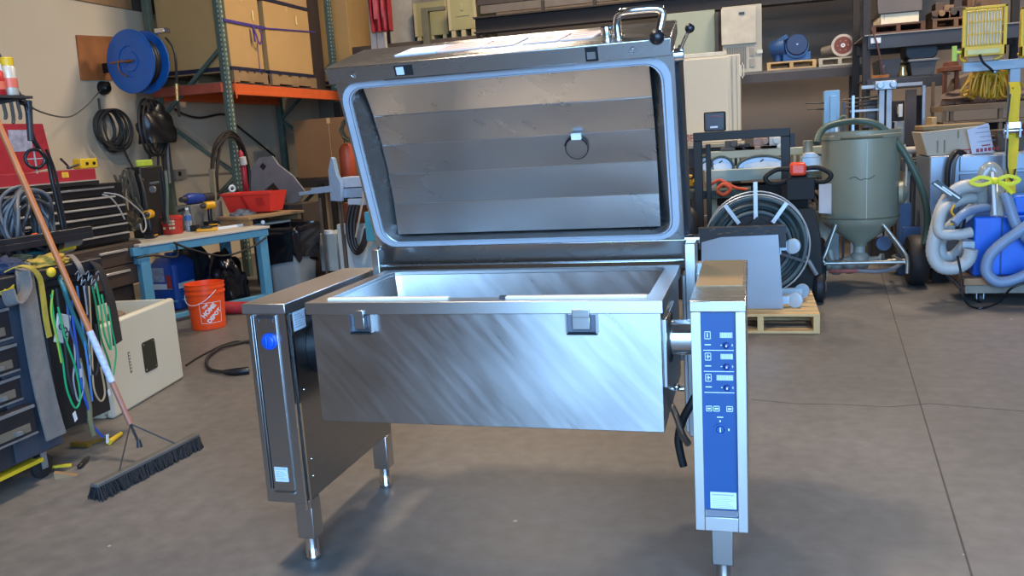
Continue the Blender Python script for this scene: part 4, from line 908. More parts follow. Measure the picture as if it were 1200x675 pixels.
# ================================================================== WALL: reel board, coils
bd_ = [PX(x, y, WALLX+.02) for x, y in ((90, 41), (134, 43), (134, 94), (96, 94))]
m = MB(); m.prism([(p.y, p.z) for p in bd_], WALLX, WALLX+.022, 'x'); solo(m, 'plywood_board', mat('stained plywood', '#a4673a', .6, 0, .22, 3), 'square brown plywood board screwed to the white wall behind the blue reel', 'board')
c = P(152, 72, 5.42); c0 = Vector(c); axr = Vector((-.80, -.60, .0)).normalized(); axr = Vector((-.12, -.99, 0)).normalized()
hr = E('hose_reel', 'blue steel hose reel mounted over the plywood board on the white wall', 'hose reel', (c.x-.3, c.y, c.z-.3))
Rr = .325
f0 = c0+axr*.0; f1 = c0-axr*.2
m = MB(); m.lathe([(0, .0), (.1, .0), (.105, -.012), (.155, -.012), (.16, 0), (Rr-.015, 0), (Rr, -.006), (Rr, -.02), (Rr-.01, -.022), (0, -.022)], f0, axr, 48); m.build('reel_flange', BLUP, hr)
m = MB(); m.lathe([(0, 0), (Rr, 0), (Rr, -.02), (0, -.02)], f1, axr, 48); m.build('reel_flange', BLUP, hr)
m = MB(); m.lathe([(0, -.021), (.2, -.021), (.2, -.2), (0, -.2)], f0, axr, 32); m.build('reel_drum', mat('blue drum', '#17488a', .4), hr)
for k in range(5):
    m = MB(); m.torus(f0-axr*(.04+k*.033), .235, .018, axr, 36, 8); m.build('wound_hose', CAB, hr)
m = MB(); m.lathe([(0, 0), (.02, 0), (.02, .03), (.012, .04), (0, .04)], f0, axr, 16); m.build('hub_nut', mat('brass', '#a98a3c', .35, .8), hr)
vx = axr.cross(Vector((0, 0, 1))).normalized()
m = MB(); m.tube([f0+axr*.045-vx*.10, f0+axr*.05+vx*.02, f0+axr*.05+vx*.22], .009, 10)
m.tube(spline([f0+axr*.03+vx*.02+Vector((0, 0, -.15)), f0+axr*.05+vx*.1+Vector((0, 0, -.1)), f0+axr*.05+vx*.11, f0+axr*.05+vx*.08+Vector((0, 0, .02))], 4), .008, 8)
if (PX(110, 70, WALLX)-f0).dot(vx) > 0: pass
m.build('feed_pipe', mat('copper', '#9b6a4a', .4, .6), hr)
m = MB(); p = c0-axr*.1; m.bar((WALLX, p.y+.1, p.z-.02), (p.x, p.y, p.z-.02), .05, .10); m.bar((p.x, p.y, p.z-.3), (p.x, p.y, p.z+.02), .05, .05); m.build('wall_bracket', BLK, hr)
m = MB(); q = P(190, 36, 5.45); m.cb(q, (.12, .10, .05)); m.build('hose_guide', CH, hr, bevel=.006)
cable([P(194, 44, 5.4), P(203, 56, 5.4), P(206, 72, 5.38), P(207, 95, 5.38), P(208, 115, 5.38), P(210, 137, 5.38)], .013, 'black hose end hanging down from the blue reel', CAB, 'hose', 'hose')
m = MB(); m.tube([P(207, 98, 5.36), P(208, 118, 5.36)], [.02, .016], 12); solo(m, 'brass_coupling', mat('bright brass', '#d6b070', .25, .9), 'bright brass coupling on the hose hanging from the blue reel', 'coupling')
# black plug box with cable
q = PX(125, 103, WALLX+.06); wp = E('wall_plug', 'black round plug box on the white wall under the plywood board', 'plug box', (WALLX, q.y, q.z))
m = MB(); m.lathe([(0, 0), (.075, 0), (.07, .05), (.04, .09), (0, .09)], (WALLX, q.y, q.z), (1, 0, 0), 24); m.build('plug_body', BLK, wp)
m = MB(); m.cyl((WALLX+.07, q.y-.03, q.z+.02), (WALLX+.12, q.y-.03, q.z+.04), .025); m.build('plug_head', mat('brown black', '#2a2522', .5), wp)
# two coils on the wall
def wall_coil(px, py, rx, rz, n, label, X=WALLX+.1, r=.011, mt=CAB, tails=True, seed=2):
    c = PX(px, py, X); t = E('hose_coil', label, 'hose coil', (WALLX, c.y, c.z)); rnd = random.Random(seed)
    m = MB(); m.cyl((WALLX, c.y, c.z+rz*.9), (X+.1, c.y, c.z+rz*.9), .012); m.build('hook', DGRY, t)
    for k in range(n):
        a = rx*(1-rnd.uniform(0, .5)); b = rz*(1-rnd.uniform(0, .25)); x_ = X+(k-n/2)*.014
        pts = [Vector((x_, c.y+a*math.cos(2*PI*j/14)+rnd.uniform(-.008, .008), c.z+(rz-b)+b*math.sin(2*PI*j/14)*1.0)) for j in range(14)]
        m = MB(); m.tube(spline(pts, 3, True), r, 7, True); m.build('coil_loop', mt, t)
    if tails:
        m = MB(); m.tube(spline([Vector((X, c.y+rx*.5, c.z-rz*.6)), Vector((X, c.y+rx*.7, c.z-rz*1.2)), Vector((X+.02, c.y+rx*.9, c.z-rz*1.8))], 4), r, 7); m.tube(spline([Vector((X, c.y-rx*.5, c.z+rz)), Vector((X, c.y-rx*.5, c.z+rz*1.5))], 4), r, 7); m.build('hose_tail', mt, t)
    return t
wall_coil(131, 154, .26, .23, 12, 'loose coil of dark grey cable hanging on the white wall below the plug', mt=mat('worn cable', '#3a3835', .6), seed=2)
c = PX(180, 150, -4.9)
t = E('hanging_bag', 'black bag hung with looped hoses on the rack upright below the blue reel', 'bag', c)
m = lump((0, 0, 0), .13, .25, .31, 6, 2.2, .25)
for v in m.bm.verts: v.co = v.co+Vector((-4.72, PX(183, 150, -4.72).y, PX(183, 168, -4.72).z))
m.build('bag_body', mat('black vinyl', '#17181b', .35), t)
for k in range(3):
    m = MB(); yy = PX(168+k*5, 150, -4.75).y; zz = PX(170, 150, -4.75).z
    m.tube(spline([Vector((-4.68, yy+.15*math.cos(2*PI*j/12), zz+.30*math.sin(2*PI*j/12))) for j in range(12)], 3, True), .014, 7, True); m.build('hose_loop', CAB, t)
for k, (px, pyt, pyb) in enumerate(((176, 170, 208), (186, 165, 245), (193, 160, 240), (197, 165, 215))):
    cable([PX(px-1, pyt, -4.7), PX(px, (pyt+pyb)/2, -4.7), PX(px+2, pyb, -4.66)], .014, ['black hose hanging at the left under the black bag', 'thick black hose running down to the bench behind the welding gear', 'second thick black hose beside the rack post', 'short grey hose hanging right of the thick black hoses'][k], CAB if k < 3 else mat('mid grey hose', '#6f6f75', .5), 'hose', 'hose')
# black welding gear on the bench end
g0 = bw(.34, .60, BZ)
wg = E('welding_machine', 'black welding machine with cables piled on it behind the near drill', 'welding machine', (g0.x, g0.y, BZ))
x0, x1, z0, z1 = rect_at(150, 196, 168, 262, g0.y)
m = MB(); m.box(x0, x1, g0.y, g0.y+.3, BZ, z1); m.build('machine_case', mat('satin black case', '#1a1b1c', .5), wg, bevel=.01)
m = MB(); m.box(x0+.1, x1-.03, g0.y+.02, g0.y+.22, z1, z1+.06); m.build('green_cover', mat('lime green', '#a9bf3f', .5), wg, bevel=.01)
for (px, py) in ((160, 232), (178, 222), (165, 212)):
    p = P(px, py, g0.y-.012); m = MB(); m.cyl(p, p+Vector((0, .02, 0)), .022 if px != 178 else .03); m.build('knob', ZINC if px == 178 else DGRY, wg)
m = MB(); p = P(176, 215, g0.y-.02); m.tube([p, p+Vector((.12, 0, .01))], .01); m.build('case_handle', ZINC, wg)
for k in range(14):
    rnd = random.Random(20+k); px0_ = 136+k*2
    pts = [P(px0_+rnd.uniform(-6, 6), 205+rnd.uniform(-8, 4), g0.y-.05), P(px0_+rnd.uniform(-6, 10), 228+rnd.uniform(-5, 5), g0.y-.08), P(px0_+8+rnd.uniform(-6, 8), 250+rnd.uniform(-4, 6), g0.y-.06), P(px0_+rnd.uniform(-6, 12), 268, g0.y-.05)]
    for p in pts: p.z = max(p.z, BZ+.02)
    m = MB(); m.tube(spline(pts, 5), .011, 7); m.build('cable_strand', mat('worn cable', '#3a3835', .6) if k % 2 else mat('olive brown hose', '#55503f', .6), wg)
for k in range(3):
    rnd = random.Random(50+k)
    cable([P(186+k*4, 200, g0.y-.1), P(190+k*3, 225, g0.y-.12), P(192+k*2, 250, g0.y-.12), P(188+k*5, 262, g0.y-.1)], .012, ['dark hose falling left of the blue grinder', 'black hose falling onto the bench behind the red tub', 'grey-green hose falling beside the blue grinder'][k], [CAB, CAB, mat('grey green hose', '#5e6b5c', .6)][k], 'hose', 'hose')
solo(lump(P(150, 270, g0.y-.2)*1.0, .12, .12, .12, 8, 3, .4), 'dark_parts_pile', mat('oily metal', '#3d3a30', .5, .3, .3), 'pile of dark oily parts between the tool chest and the near drill', 'parts', kind='stuff')
# ================================================================== PALLET RACK along the left wall
RXF, RXB = -3.98, -4.88; YA = 6.12; YB = 8.72
def upright(Y, label):
    t = E('rack_upright', label, 'rack frame', ((RXF+RXB)/2, Y, 0), 0, 'pallet rack frames')
    for x in (RXF, RXB):
        m = MB(); m.box(x-.04, x+.04, Y-.04, Y+.04, 0, 5.0); ps = m.build('post', GRN, t, bevel=.004)
        if x == RXF:
            m = MB()
            for k in range(90): m.box(x+.015, x+.03, Y-.0415, Y-.0395, .2+k*.05, .225+k*.05); m.box(x+.0395, x+.0415, Y-.01, Y+.01, .2+k*.05, .225+k*.05)
            tag(m.build('slot_row', mat('pale slot', '#a9b3a2', .6), ps), kind='stuff')
    br_ = [(.45, 1.15), (1.15, 1.82), (1.82, 2.55)]
    for i, (a, b) in enumerate(br_):
        xa_, xb_ = (RXF, RXB) if i % 2 == 1 else (RXB, RXF)
        m = MB(); m.bar((xa_, Y, a), (xb_, Y, b), .035, .04); m.build('diagonal_brace', GRN, t)
    return t
upright(YA, 'green slotted rack upright nearest the blue hose reel'); upright(YB, 'green slotted rack upright beside the raised lid')
def beam(x, y0, y1, z, label):
    t = E('rack_beam', label, 'rack beam', (x, (y0+y1)/2, z-.06)); m = MB(); m.box(x-.025, x+.025, y0+.04, y1-.04, z-.06, z+.06); m.box(x+.0, x+.03, y0+.04, y1-.04, z-.06, z-.02); m.build('beam_bar', ORNG, t, bevel=.004)
    for yy in (y0+.045, y1-.065): m = MB(); m.box(x+.026, x+.032, yy, yy+.02, z-.1, z+.1); m.build('end_plate', ORNG, t)
    return t
zB = PX(300, 106, RXF+.06).z
beam(RXF+.045, YA, YB, zB, 'orange rack beam under the tan boxes'); beam(RXB+.0, YA, YB, zB, 'orange rear rack beam against the left wall'); beam(RXF+.045, YB, BACKY-.02, zB, 'orange rack beam behind the raised lid')
beam(RXF+.045, YA-2.65, YA, zB, 'orange rack beam left of the first upright') if False else None
m = MB(); m.bar((RXF-.02, YA-.06, zB+.02), (RXB, YA-.06, zB+.02), .05, .1); solo(m, 'front_crossbeam', mat('weathered red beam', '#a14a36', .6, 0, .15), 'weathered red beam crossing behind the blue reel at the rack end', 'beam')
m = MB(); m.box(RXB-.06, RXF+.05, YA+.05, BACKY-.03, zB+.061, zB+.075); solo(m, 'rack_deck', mat('dark deck', '#4d3d33', .8), 'thin dark deck board lying on the orange rack beams', 'shelf deck')
zD = zB+.076
def ysp(a, b, y=60, X=RXF+.05): return PX(a, y, X).y, PX(b, y, X).y
specs = [(262, 309, 0, 'tan cardboard box strapped with purple band nearest the rack upright'), (314, 366, 0, 'tan cardboard box strapped beside the first, left of the dark wrap'), (411, 436, 0, 'tan cardboard box behind the second rack upright')]
for i, (a, b, _, lab) in enumerate(specs):
    ya_, yb2 = ysp(a, b); 
    if i == 0: ya_ = YA+.06
    pallet((RXF+RXB)/2+.02, (ya_+yb2)/2, zD, 1.0, yb2-ya_, ['wooden pallet under the nearest strapped tan box', 'wooden pallet under the second strapped tan box', 'wooden pallet under the far tan box'][i], rz=0, n=5, group='pallets on the left rack')
    m = MB(); m.box(RXB-.0, RXF+.05, ya_-.0, yb2+.0, zD+.131, zD+.175); solo(m, 'dark_slip_sheet', mat('navy wrap', '#23243a', .5), ['dark navy sheet under the nearest strapped tan box', 'dark navy sheet under the second strapped tan box', 'dark navy sheet under the far tan box'][i], 'sheet', bevel=.004)
    H1 = [.80, .80, 1.5][i]
    box_thing(RXB+.05, RXF+.04, ya_+.01, yb2-.01, zD+.176, zD+.176+H1, lab, mat('tan carton', '#b9945e', .8, 0, .05, 2), group='strapped boxes on the rack', tape='x')
    if i < 2:
        m = MB(); m.box(RXB+.0, RXF+.05, ya_+.0, yb2-.0, zD+.178+H1, zD+.215+H1); solo(m, 'dark_tray', mat('navy wrap', '#23243a', .5), ['dark tray between the stacked boxes nearest the upright', 'dark tray between the second pair of stacked boxes'][i], 'tray')  # dark filler painted as the shade in the gap between boxes
        box_thing(RXB+.05, RXF+.04, ya_+.01, yb2-.01, zD+.217+H1, zD+.217+2*H1, ['upper cardboard box on the nearest strapped box', 'upper cardboard box on the second strapped box'][i], CARD, group='upper boxes on the rack')
PURP = mat('purple strap', '#4a3a86', .5)
zs = PX(290, 29, RXF+.05).z
m = MB(); m.bar((RXF+.05, YA+.0, PX(266, 24, RXF+.05).z), (RXF+.05, YA+.85, zs), .012, .03); m.bar((RXF+.05, YA+.85, zs), (RXF+.05, PX(366, 40, RXF).y, PX(366, 38, RXF).z), .008, .015); p = PX(296, 30, RXF+.08)
m.tube(spline([p, p+Vector((.02, .02, -.1)), p+Vector((.02, .08, -.2)), p+Vector((.02, .14, -.1)), p+Vector((0, .1, .0))], 4), .012, 6, flat=.4); m.bar(p, p+Vector((.01, 0, -.18)), .008, .03); m.bar((RXF+.052, PX(297, 50, RXF).y, p.z-.18), (RXF+.052, PX(300, 82, RXF).y, p.z-.62), .004, .008)
solo(m, 'purple_strap', PURP, 'purple ratchet strap around the nearest tan boxes', 'strap')
for px, py in ((296, 18), (347, 24)):
    m = MB(); p = PX(px, py, RXF+.048); m.cb(p, (.006, .03, .11)); solo(m, 'strap_tag', mat('pale yellow tag', '#e3c98a', .4), 'small pale tag on the %s strapped box' % ('nearest' if px < 300 else 'second'), 'tag')
# dark wrapped load and the big brown box left of the upright
ya_, yb2 = ysp(369, 390); m = MB(); m.box(RXB+.05, RXF-.1, ya_, YB-.06, zD+.001, zD+1.7); solo(m, 'dark_wrapped_load', mat('brown black wrap', '#3c2f29', .7), 'dark brown wrapped load between the tan boxes and the second upright', 'load', bevel=.02)
m = MB(); m.box(RXB-.09, RXF-.08, YA-.5, YA-.11, zB-.09, zB-.07) 
# lower level: large brown carton
x0, x1, z0, z1 = rect_at(346, 139, 402, 208, 8.1)
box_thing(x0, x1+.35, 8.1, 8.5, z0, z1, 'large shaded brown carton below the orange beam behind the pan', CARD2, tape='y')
m = MB(); m.box(x0-.4, x1+.6, 7.95, 8.6, z0-.12, z0-.002); m.box(x0-.35, x0-.27, 8.0, 8.08, 0, z0-.12); m.box(x1+.4, x1+.48, 8.0, 8.08, 0, z0-.12); m.box(x0-.35, x0-.27, 8.5, 8.58, 0, z0-.12); m.box(x1+.4, x1+.48, 8.5, 8.58, 0, z0-.12); solo(m, 'dark_table', mat('dark table', '#2b2622', .7), 'dark work table carrying the large brown carton', 'table')
# cable hung along the wall and on the front post
cable([PX(205, 128, WALLX+.1), PX(216, 134, WALLX+.08), PX(235, 138, WALLX+.05), PX(262, 134, WALLX+.05), PX(275, 145, WALLX+.05), PX(300, 165, WALLX+.05), PX(322, 183, WALLX+.05)], .014, 'dark pipe-like cable running along the left wall under the rack', mat('brown black', '#2a2522', .5))
t = E('hose_loops', 'tall black rubber hose loops hung on the green rack upright', 'hose', PX(268, 235, -3.85))
for k, (a, b) in enumerate(((248, 290), (254, 287), (249, 292))):
    m = MB(); X_ = -3.86+k*.03
    m.tube(spline([PX(a+2, 232, X_), PX(a, 205, X_), PX(a+4, 170+k*3, X_), PX(268, 154+k*3, X_), PX(b-8, 166+k*2, X_), PX(b, 200, X_), PX(b+1, 228, X_)], 5), .017, 8); m.build('hose_loop', mat('black hose brown', '#221b1a', .5), t)
m = MB(); m.tube(spline([PX(281, 176, -3.8), PX(285, 195, -3.78), PX(287, 215, -3.78), PX(289, 226, -3.8)], 4), [.012]+[.03]*11+[.02], 10); fx = solo(m, 'red_hose', mat('dark red hose', '#9c2233', .45), 'dark red air hose bundle hung beside the green upright', 'hose')
m = MB(); m.tube([PX(284, 184, -3.74), PX(286, 193, -3.74)], .035, 12); solo(m, 'hose_label', mat('off white tag', '#c9c4be', .5), 'white tag on the dark red hose bundle', 'tag')
cable([PX(262, 225, -3.85), PX(272, 222, -3.8), PX(282, 225, -3.8), PX(294, 226, -3.8)], .014, 'short black hose lying behind the red bin', CAB, 'hose', 'hose')
m = MB(); p = PX(272, 221, -3.78); m.torus(p, .03, .012, (1, -.6, 0), 20, 8); solo(m, 'white_roller', WHT, 'small white ring behind the red bin', 'ring')
m = MB(); q0 = PX(205, 205, WALLX+.03); q1 = PX(216, 210, WALLX+.03); m.cb((WALLX+.03, (q0.y+q1.y)/2, q0.z), (.06, .2, .12)); ob = solo(m, 'outlet_box', mat('grey outlet', '#8f8b80', .5), 'grey electrical outlet box on the wall behind the bench', 'outlet', bevel=.004)
m = MB(); m.cb((.032, -.03, .07), (.004, .05, .05)); m.build('socket', BLK, ob, local=True)
m = MB(); m.tube([PX(216, 206, WALLX+.02), PX(330, 198, WALLX+.02)], .012, 8); solo(m, 'conduit', mat('beige conduit', '#a59b8a', .6), 'thin beige conduit running right from the outlet box', 'conduit')
# ================================================================== MIDDLE BACKGROUND
LB_ = mat('pale blue steel', '#9db6d0', .4, .3, .05)
# blue-white arm machine seen left of the lid
Y_ = 5.5
x0, x1, z0, z1 = rect_at(397, 262, 452, 320, Y_)
wc = E('white_cabinet', 'white metal cabinet directly left of the raised lid hinge', 'cabinet', ((x0+x1)/2, Y_+.25, 0))
m = MB(); m.box(x0, x1, Y_, Y_+.5, .05, z1); m.build('cabinet_body', mat('cool white enamel', '#c9d0d0', .45, 0, .03), wc, bevel=.006)
m = MB(); m.box(x0+.02, x1-.02, Y_-.015, Y_-.001, .1, z1-.03); dd = m.build('cabinet_door', mat('cool white enamel', '#c9d0d0', .45), wc, bevel=.004)
m = MB(); m.box(x0+.09, x0+.1, Y_-.02, Y_-.0145, .15, z1-.1); m.build('door_seam', DGRY, dd)
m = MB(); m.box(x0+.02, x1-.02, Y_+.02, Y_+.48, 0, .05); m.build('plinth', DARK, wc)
x0, x1, z0, z1 = rect_at(375, 274, 396, 318, Y_+.1)
gc = E('grey_cabinet', 'smaller pale grey cabinet left of the white cabinet', 'cabinet', ((x0+x1)/2, Y_+.3, 0))
m = MB(); m.box(x0, x1-.01, Y_+.1, Y_+.5, .12, z1); m.build('cabinet_body', mat('pale grey enamel', '#a9b3b3', .5), gc, bevel=.005)
m = MB(); m.box(x0+.03, x0+.12, Y_+.12, Y_+.2, z1, z1+.03); m.build('cabinet_latch', WHT, gc)
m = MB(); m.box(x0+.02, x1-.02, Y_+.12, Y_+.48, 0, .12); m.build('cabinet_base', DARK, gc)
Ya = 5.3
am = E('measuring_table', 'pale blue steel arm assembly with upright blade beside the raised lid', 'machine', (-2.1, 5.5, 0))
m = MB(); m.bar(P(352, 227, Ya), P(392, 222, Ya), .06, .035); m.bar(P(366, 224, Ya-.01), P(390, 221, Ya-.01), .05, .06); m.build('side_arm', LB_, am, bevel=.003)
m = MB(); a = [P(x, y, Ya) for x, y in ((389, 235), (386, 200), (389, 184), (392, 186), (396, 205), (401, 214), (401, 236))]; m.prism([(p.x, p.z) for p in a], Ya-.03, Ya+.04); m.build('blade_upright', LB_, am, bevel=.004)
x0, x1, z0, z1 = rect_at(398, 207, 445, 219, Ya+.05); m = MB(); m.box(x0, x1, Ya+.05, Ya+.3, z0, z1); m.build('arm_housing', mat('white blue enamel', '#b9c6d6', .4), am, bevel=.005)
x0, x1, z0, z1 = rect_at(399, 220, 448, 231, Ya+.05); m = MB(); m.box(x0, x1, Ya+.04, Ya+.3, z0, z1); m.build('arm_rail', LB_, am, bevel=.004)
x0, x1, z0, z1 = rect_at(409, 232, 448, 240, Ya+.05); m = MB(); m.box(x0, x1, Ya+.02, Ya+.3, z0, z1); m.build('arm_block', mat('white blue enamel', '#b9c6d6', .4), am, bevel=.004)
for px, pb in ((375, 305), (398, 300)):
    m = MB(); p = P(px, 238, Ya+.1); m.bar((p.x, p.y, 0), (p.x, p.y, p.z+.05), .02); m.build('support_leg', mat('grey brown leg', '#6b5f58', .5, .2), am)
m = MB(); qa, qb = P(404, 262, Y_+.1), P(447, 236, Y_+.1); m.box(qa.x, qb.x, Y_+.1, Y_+.2, P(420, 262, Y_).z+.002, qb.z); m.build('rear_stand', mat('rust orange panel', '#a5542f', .7, 0, .15), am, bevel=.004)
t = E('control_hoses', 'black corrugated hoses drooping in a loop below the pale blue arm', 'hose', P(415, 298, Ya-.05))
for k in range(3):
    m = MB(); m.tube(spline([P(411+k*4, 240, Ya-.03), P(407+k*4, 262, Ya-.04), P(410+k*3, 285-k, Ya-.05), P(418+k, 297-k*3, Ya-.05), P(427-k, 288-k*2, Ya-.05), P(431-k, 268, Ya-.04)], 5), .02, 8); m.build('hose_run', mat('black hose brown', '#221b1a', .5), t)
m = MB(); m.tube([P(428, 198, Ya-.1), P(425, 235, Ya-.1), P(417, 278, Ya-.1)], .011, 8); solo(m, 'white_rod', mat('pale beige rod', '#b5aa9a', .5), 'thin pale rod slanting down in front of the pale blue arm', 'rod')
x0, x1, z0, z1 = rect_at(433, 247, 456, 281, 5.2); m = MB(); m.box(x0, x1, 5.1, 5.28, z0, z1); o = solo(m, 'teal_box', mat('teal enamel', '#4aa0b8', .45), 'teal control box half hidden by the left edge of the raised lid', 'box', bevel=.006)
m = MB(); p = P(412, 284, 5.2); q = P(450, 285, 5.2); m.bar(p, q, .1, .02); m.build('shelf_arm', mat('grey brown leg', '#6b5f58', .5, .2), o)
o.children[0].matrix_basis = Matrix.Translation(-o.location)
# red gas cylinder with gauges on the dark table
Yc = 6.9; b_ = P(409, 208, Yc)
cy = E('gas_cylinder', 'orange-red gas cylinder with coiled hose and regulator left of the lid', 'gas cylinder', (b_.x, Yc, b_.z))
h = P(409, 170, Yc).z-b_.z
m = MB(); m.lathe([(0, 0), (.085, 0), (.09, .01), (.09, h-.06), (.06, h), (.03, h+.02), (0, h+.02)], (0, 0, 0), (0, 0, 1), 24); m.build('cylinder_body', mat('red orange tank', '#a8492e', .45), cy, local=True)
m = MB(); m.lathe([(0, h+.02), (.02, h+.02), (.02, h+.07), (.035, h+.07), (.035, h+.1), (0, h+.1)], (0, 0, 0), (0, 0, 1), 16); m.build('regulator', mat('old brass', '#86724a', .4, .7), cy, local=True)
m = MB(); m.box(-.35, .25, -.2, .2, -.05, -.001); m.box(-.33, -.27, -.18, -.12, -b_.z, -.05); m.box(.17, .23, -.18, -.12, -b_.z, -.05); m.box(-.33, -.27, .12, .18, -b_.z, -.05); m.box(.17, .23, .12, .18, -b_.z, -.05)
for v in m.bm.verts: v.co += Vector((b_.x, Yc, b_.z))
solo(m, 'dark_stand', mat('dark table', '#2b2622', .7), 'dark stand carrying the orange-red gas cylinder', 'stand')
for k in range(3):
    pass
m = MB(); c = P(407, 152, Yc-.1); rnd = random.Random(3)
for k in range(5):
    m.tube(spline([c+Vector((rnd.uniform(.06, .1)*math.cos(2*PI*j/10), k*.015, rnd.uniform(.1, .14)*math.sin(2*PI*j/10))) for j in range(10)], 3, True), .009, 6, True)
m.build('coiled_hose', mat('olive brown hose', '#6d6038', .6), cy)
m = MB(); q = P(395, 128, 8.6); m.box(q.x-.0, q.x+.1, 8.5, 8.6, q.z-.12, q.z+.1); solo(m, 'wall_box', BLK, 'small black box on the second rack upright', 'box', bevel=.004)
# red banner and white post
p = P(441, 56, 8.2); 
m = MB(); q0, q1 = P(435, 56, 8.2), P(450, 56, 8.2); m.box(q0.x, q1.x, 8.2, 8.32, 0, 3.6); wp = solo(m, 'white_post', mat('white paint post', '#c8c2ba', .6), 'white painted post behind the left end of the raised lid', 'post', bevel=.004)
m = MB(); m.box((q0.x+q1.x)/2-.005-wp.location.x, (q0.x+q1.x)/2+.005-wp.location.x, -.065, -.058, 0, 3.4); m.build('post_seam', mat('grey seam', '#8d8880', .7), wp, local=True)
x0, x1, z0, z1 = rect_at(433, -12, 456, 37, 8.05)
fl = E('red_banner', 'dark red wrapped banner hanging on the white post', 'banner', ((x0+x1)/2, 8.05, z0))
m = MB(); n = 9; R = []
for zz in (z0, z0+.06, z0+.25, z1):
    R.append([m.V((x0+(x1-x0)*i/n, 8.05+.03*math.sin(i*2.3+zz*3)-.02, zz+.01*math.sin(i*3))) for i in range(n+1)]+[m.V((x0+(x1-x0)*i/n, 8.14, zz)) for i in range(n, -1, -1)])
m.rings(R); m.build('banner_cloth', mat('dark red vinyl', '#86202a', .4, 0, .12, 6), fl)
m = MB(); m.box((x0+x1)/2-.06, (x0+x1)/2-.02, 8.0, 8.02, z0+.15, z1-.1); m.build('banner_print', mat('dusty rose print', '#a8525c', .5), fl)
# wooden crates on the back rack
CRW = mat('pale plywood crate', '#a59a78', .7, 0, .06, 2); CRG = mat('olive crate side', '#8f8a62', .7, 0, .06, 2)
def crate(px0, py0, pxm, px1, py1, Y, dep, label, lettering=True):
    x0, x1, z0, z1 = rect_at(px0, py0, px1, py1, Y); z0 = P(505, 46, 8.95).z-.009
    r = E('wooden_crate', label, 'crate', ((x0+x1)/2, Y+dep/2, z0), 0, 'crates on the back rack')
    m = MB(); m.box(x0, x1, Y, Y+dep, z0+.10, z1); m.build('crate_body', CRG, r, bevel=.005)
    for x in (x0+.02, (x0+x1)/2-.03, x1-.08):
        m = MB(); m.box(x, x+.06, Y, Y+dep, z0, z0+.098); m.build('crate_foot', CRW, r)
    m = MB(); m.box(x0-.008, x0+.03, Y-.008, Y+.03, z0+.1, z1); m.box(x1-.03, x1+.008, Y-.008, Y+.03, z0+.1, z1); m.build('corner_strip', CRW, r)
    return r, (x0, x1, z0, z1)
cr, rc_ = crate(526, -6, 528, 558, 45, 9.0, 1.0, 'tall olive wooden crate with faint stencil at the right end of the back rack')
m = MB(); xm = (rc_[0]+rc_[1])/2; m.box(xm-.08, xm+.1, 8.992, 8.999, rc_[3]-.27, rc_[3]-.255); m.box(xm-.02, xm+.02, 8.992, 8.999, rc_[3]-.2, rc_[3]-.1); m.build('stencil_mark', mat('faint stencil', '#8f8f6a', .8), cr)
cr2, _ = crate(486, 2, 488, 524, 44, 9.3, .9, 'grey-brown wooden crate left of the tall olive crate')
x0, x1, z0, z1 = rect_at(455, -10, 483, 36, 9.5); z0 = P(505, 46, 8.95).z-.009; m = MB(); m.box(x0, x1, 9.5, 9.9, z0, z1); solo(m, 'pale_carton', mat('pale grey carton', '#a59e92', .8), 'pale grey carton behind the dark red banner', 'box', bevel=.004)
m = MB(); a = P(450, 38, 8.9); b = P(560, 36, 8.9); zc = P(505, 46, 8.95).z
m.box(a.x-.5, b.x+.1, 8.9, 10.0, zc-.13, zc-.01); rk = solo(m, 'back_rack_beam', mat('dark brown beam', '#4a3f36', .7), 'dark rack shelf carrying the wooden crates', 'shelf', bevel=.004)
m = MB(); p = P(500, 48, 8.8); q = P(500, 9, 8.8); m.box(p.x-.045, p.x+.045, 8.78, 8.88, 0, q.z); m.box(p.x-.04, p.x+.28, 8.80, 8.87, q.z-.05, q.z)
solo(m, 'rack_post', mat('olive post', '#5b5a48', .6), 'olive post with a short arm in front of the wooden crates', 'post', bevel=.004)
t = text('post_lettering', 'ZUZU', .12, frame_at((p.x+.2, 8.795, q.z-.04), (1, 0, 0), (0, 0, 1)), BLK, None); bpy.data.objects.remove(t)
x0, x1, z0, z1 = rect_at(455, 38, 525, 62, 9.6); m = MB(); m.box(x0-.3, x1+.2, 9.6, 9.9, 0, zc-.132); solo(m, 'grey_locker', mat('dull grey locker', '#8c8577', .6, 0, .1, 3), 'dull grey locker below the crates just above the raised lid', 'locker')
x0, x1, z0, z1 = rect_at(450, 46, 462, 52, 8.6); m = MB(); m.box(x0, x1, 8.6, 8.75, 0, .02)
# roof truss / crane beam across the back
BM = mat('dark steel beam', '#2e2826', .6, .2, .1)
a, b = P(545, 38, 8.4), P(905, 8, 8.4)
m = MB(); zc = (P(560, 34, 8.4).z+P(860, 12, 8.4).z)/2; x0, x1 = P(556, 30, 8.4).x, 3.2
m.box(x0, x1, 8.35, 8.55, zc-.02, zc+.0); m.box(x0, x1, 8.44, 8.46, zc, zc+.16); m.box(x0, x1, 8.35, 8.55, zc+.16, zc+.18); cb = solo(m, 'crane_beam', BM, 'dark steel beam running across the back above the raised lid', 'beam')
m = MB(); m.box(x0, x1, 8.7, 8.75, zc+.26, zc+.36); solo(m, 'grey_rail', mat('dusty rail', '#5f5852', .6, .2), 'dusty grey rail above the dark beam', 'rail')
m = MB(); m.box(x0-.1, x1+.6, 8.9, 9.1, zc+.40, zc+1.1); m.box(x0+.5, x0+.54, 8.98, 9.02, zc+1.1, CEIL-.002); solo(m, 'dark_duct', mat('dark duct', '#352e2c', .7), 'long dark duct near the ceiling at the back', 'duct')
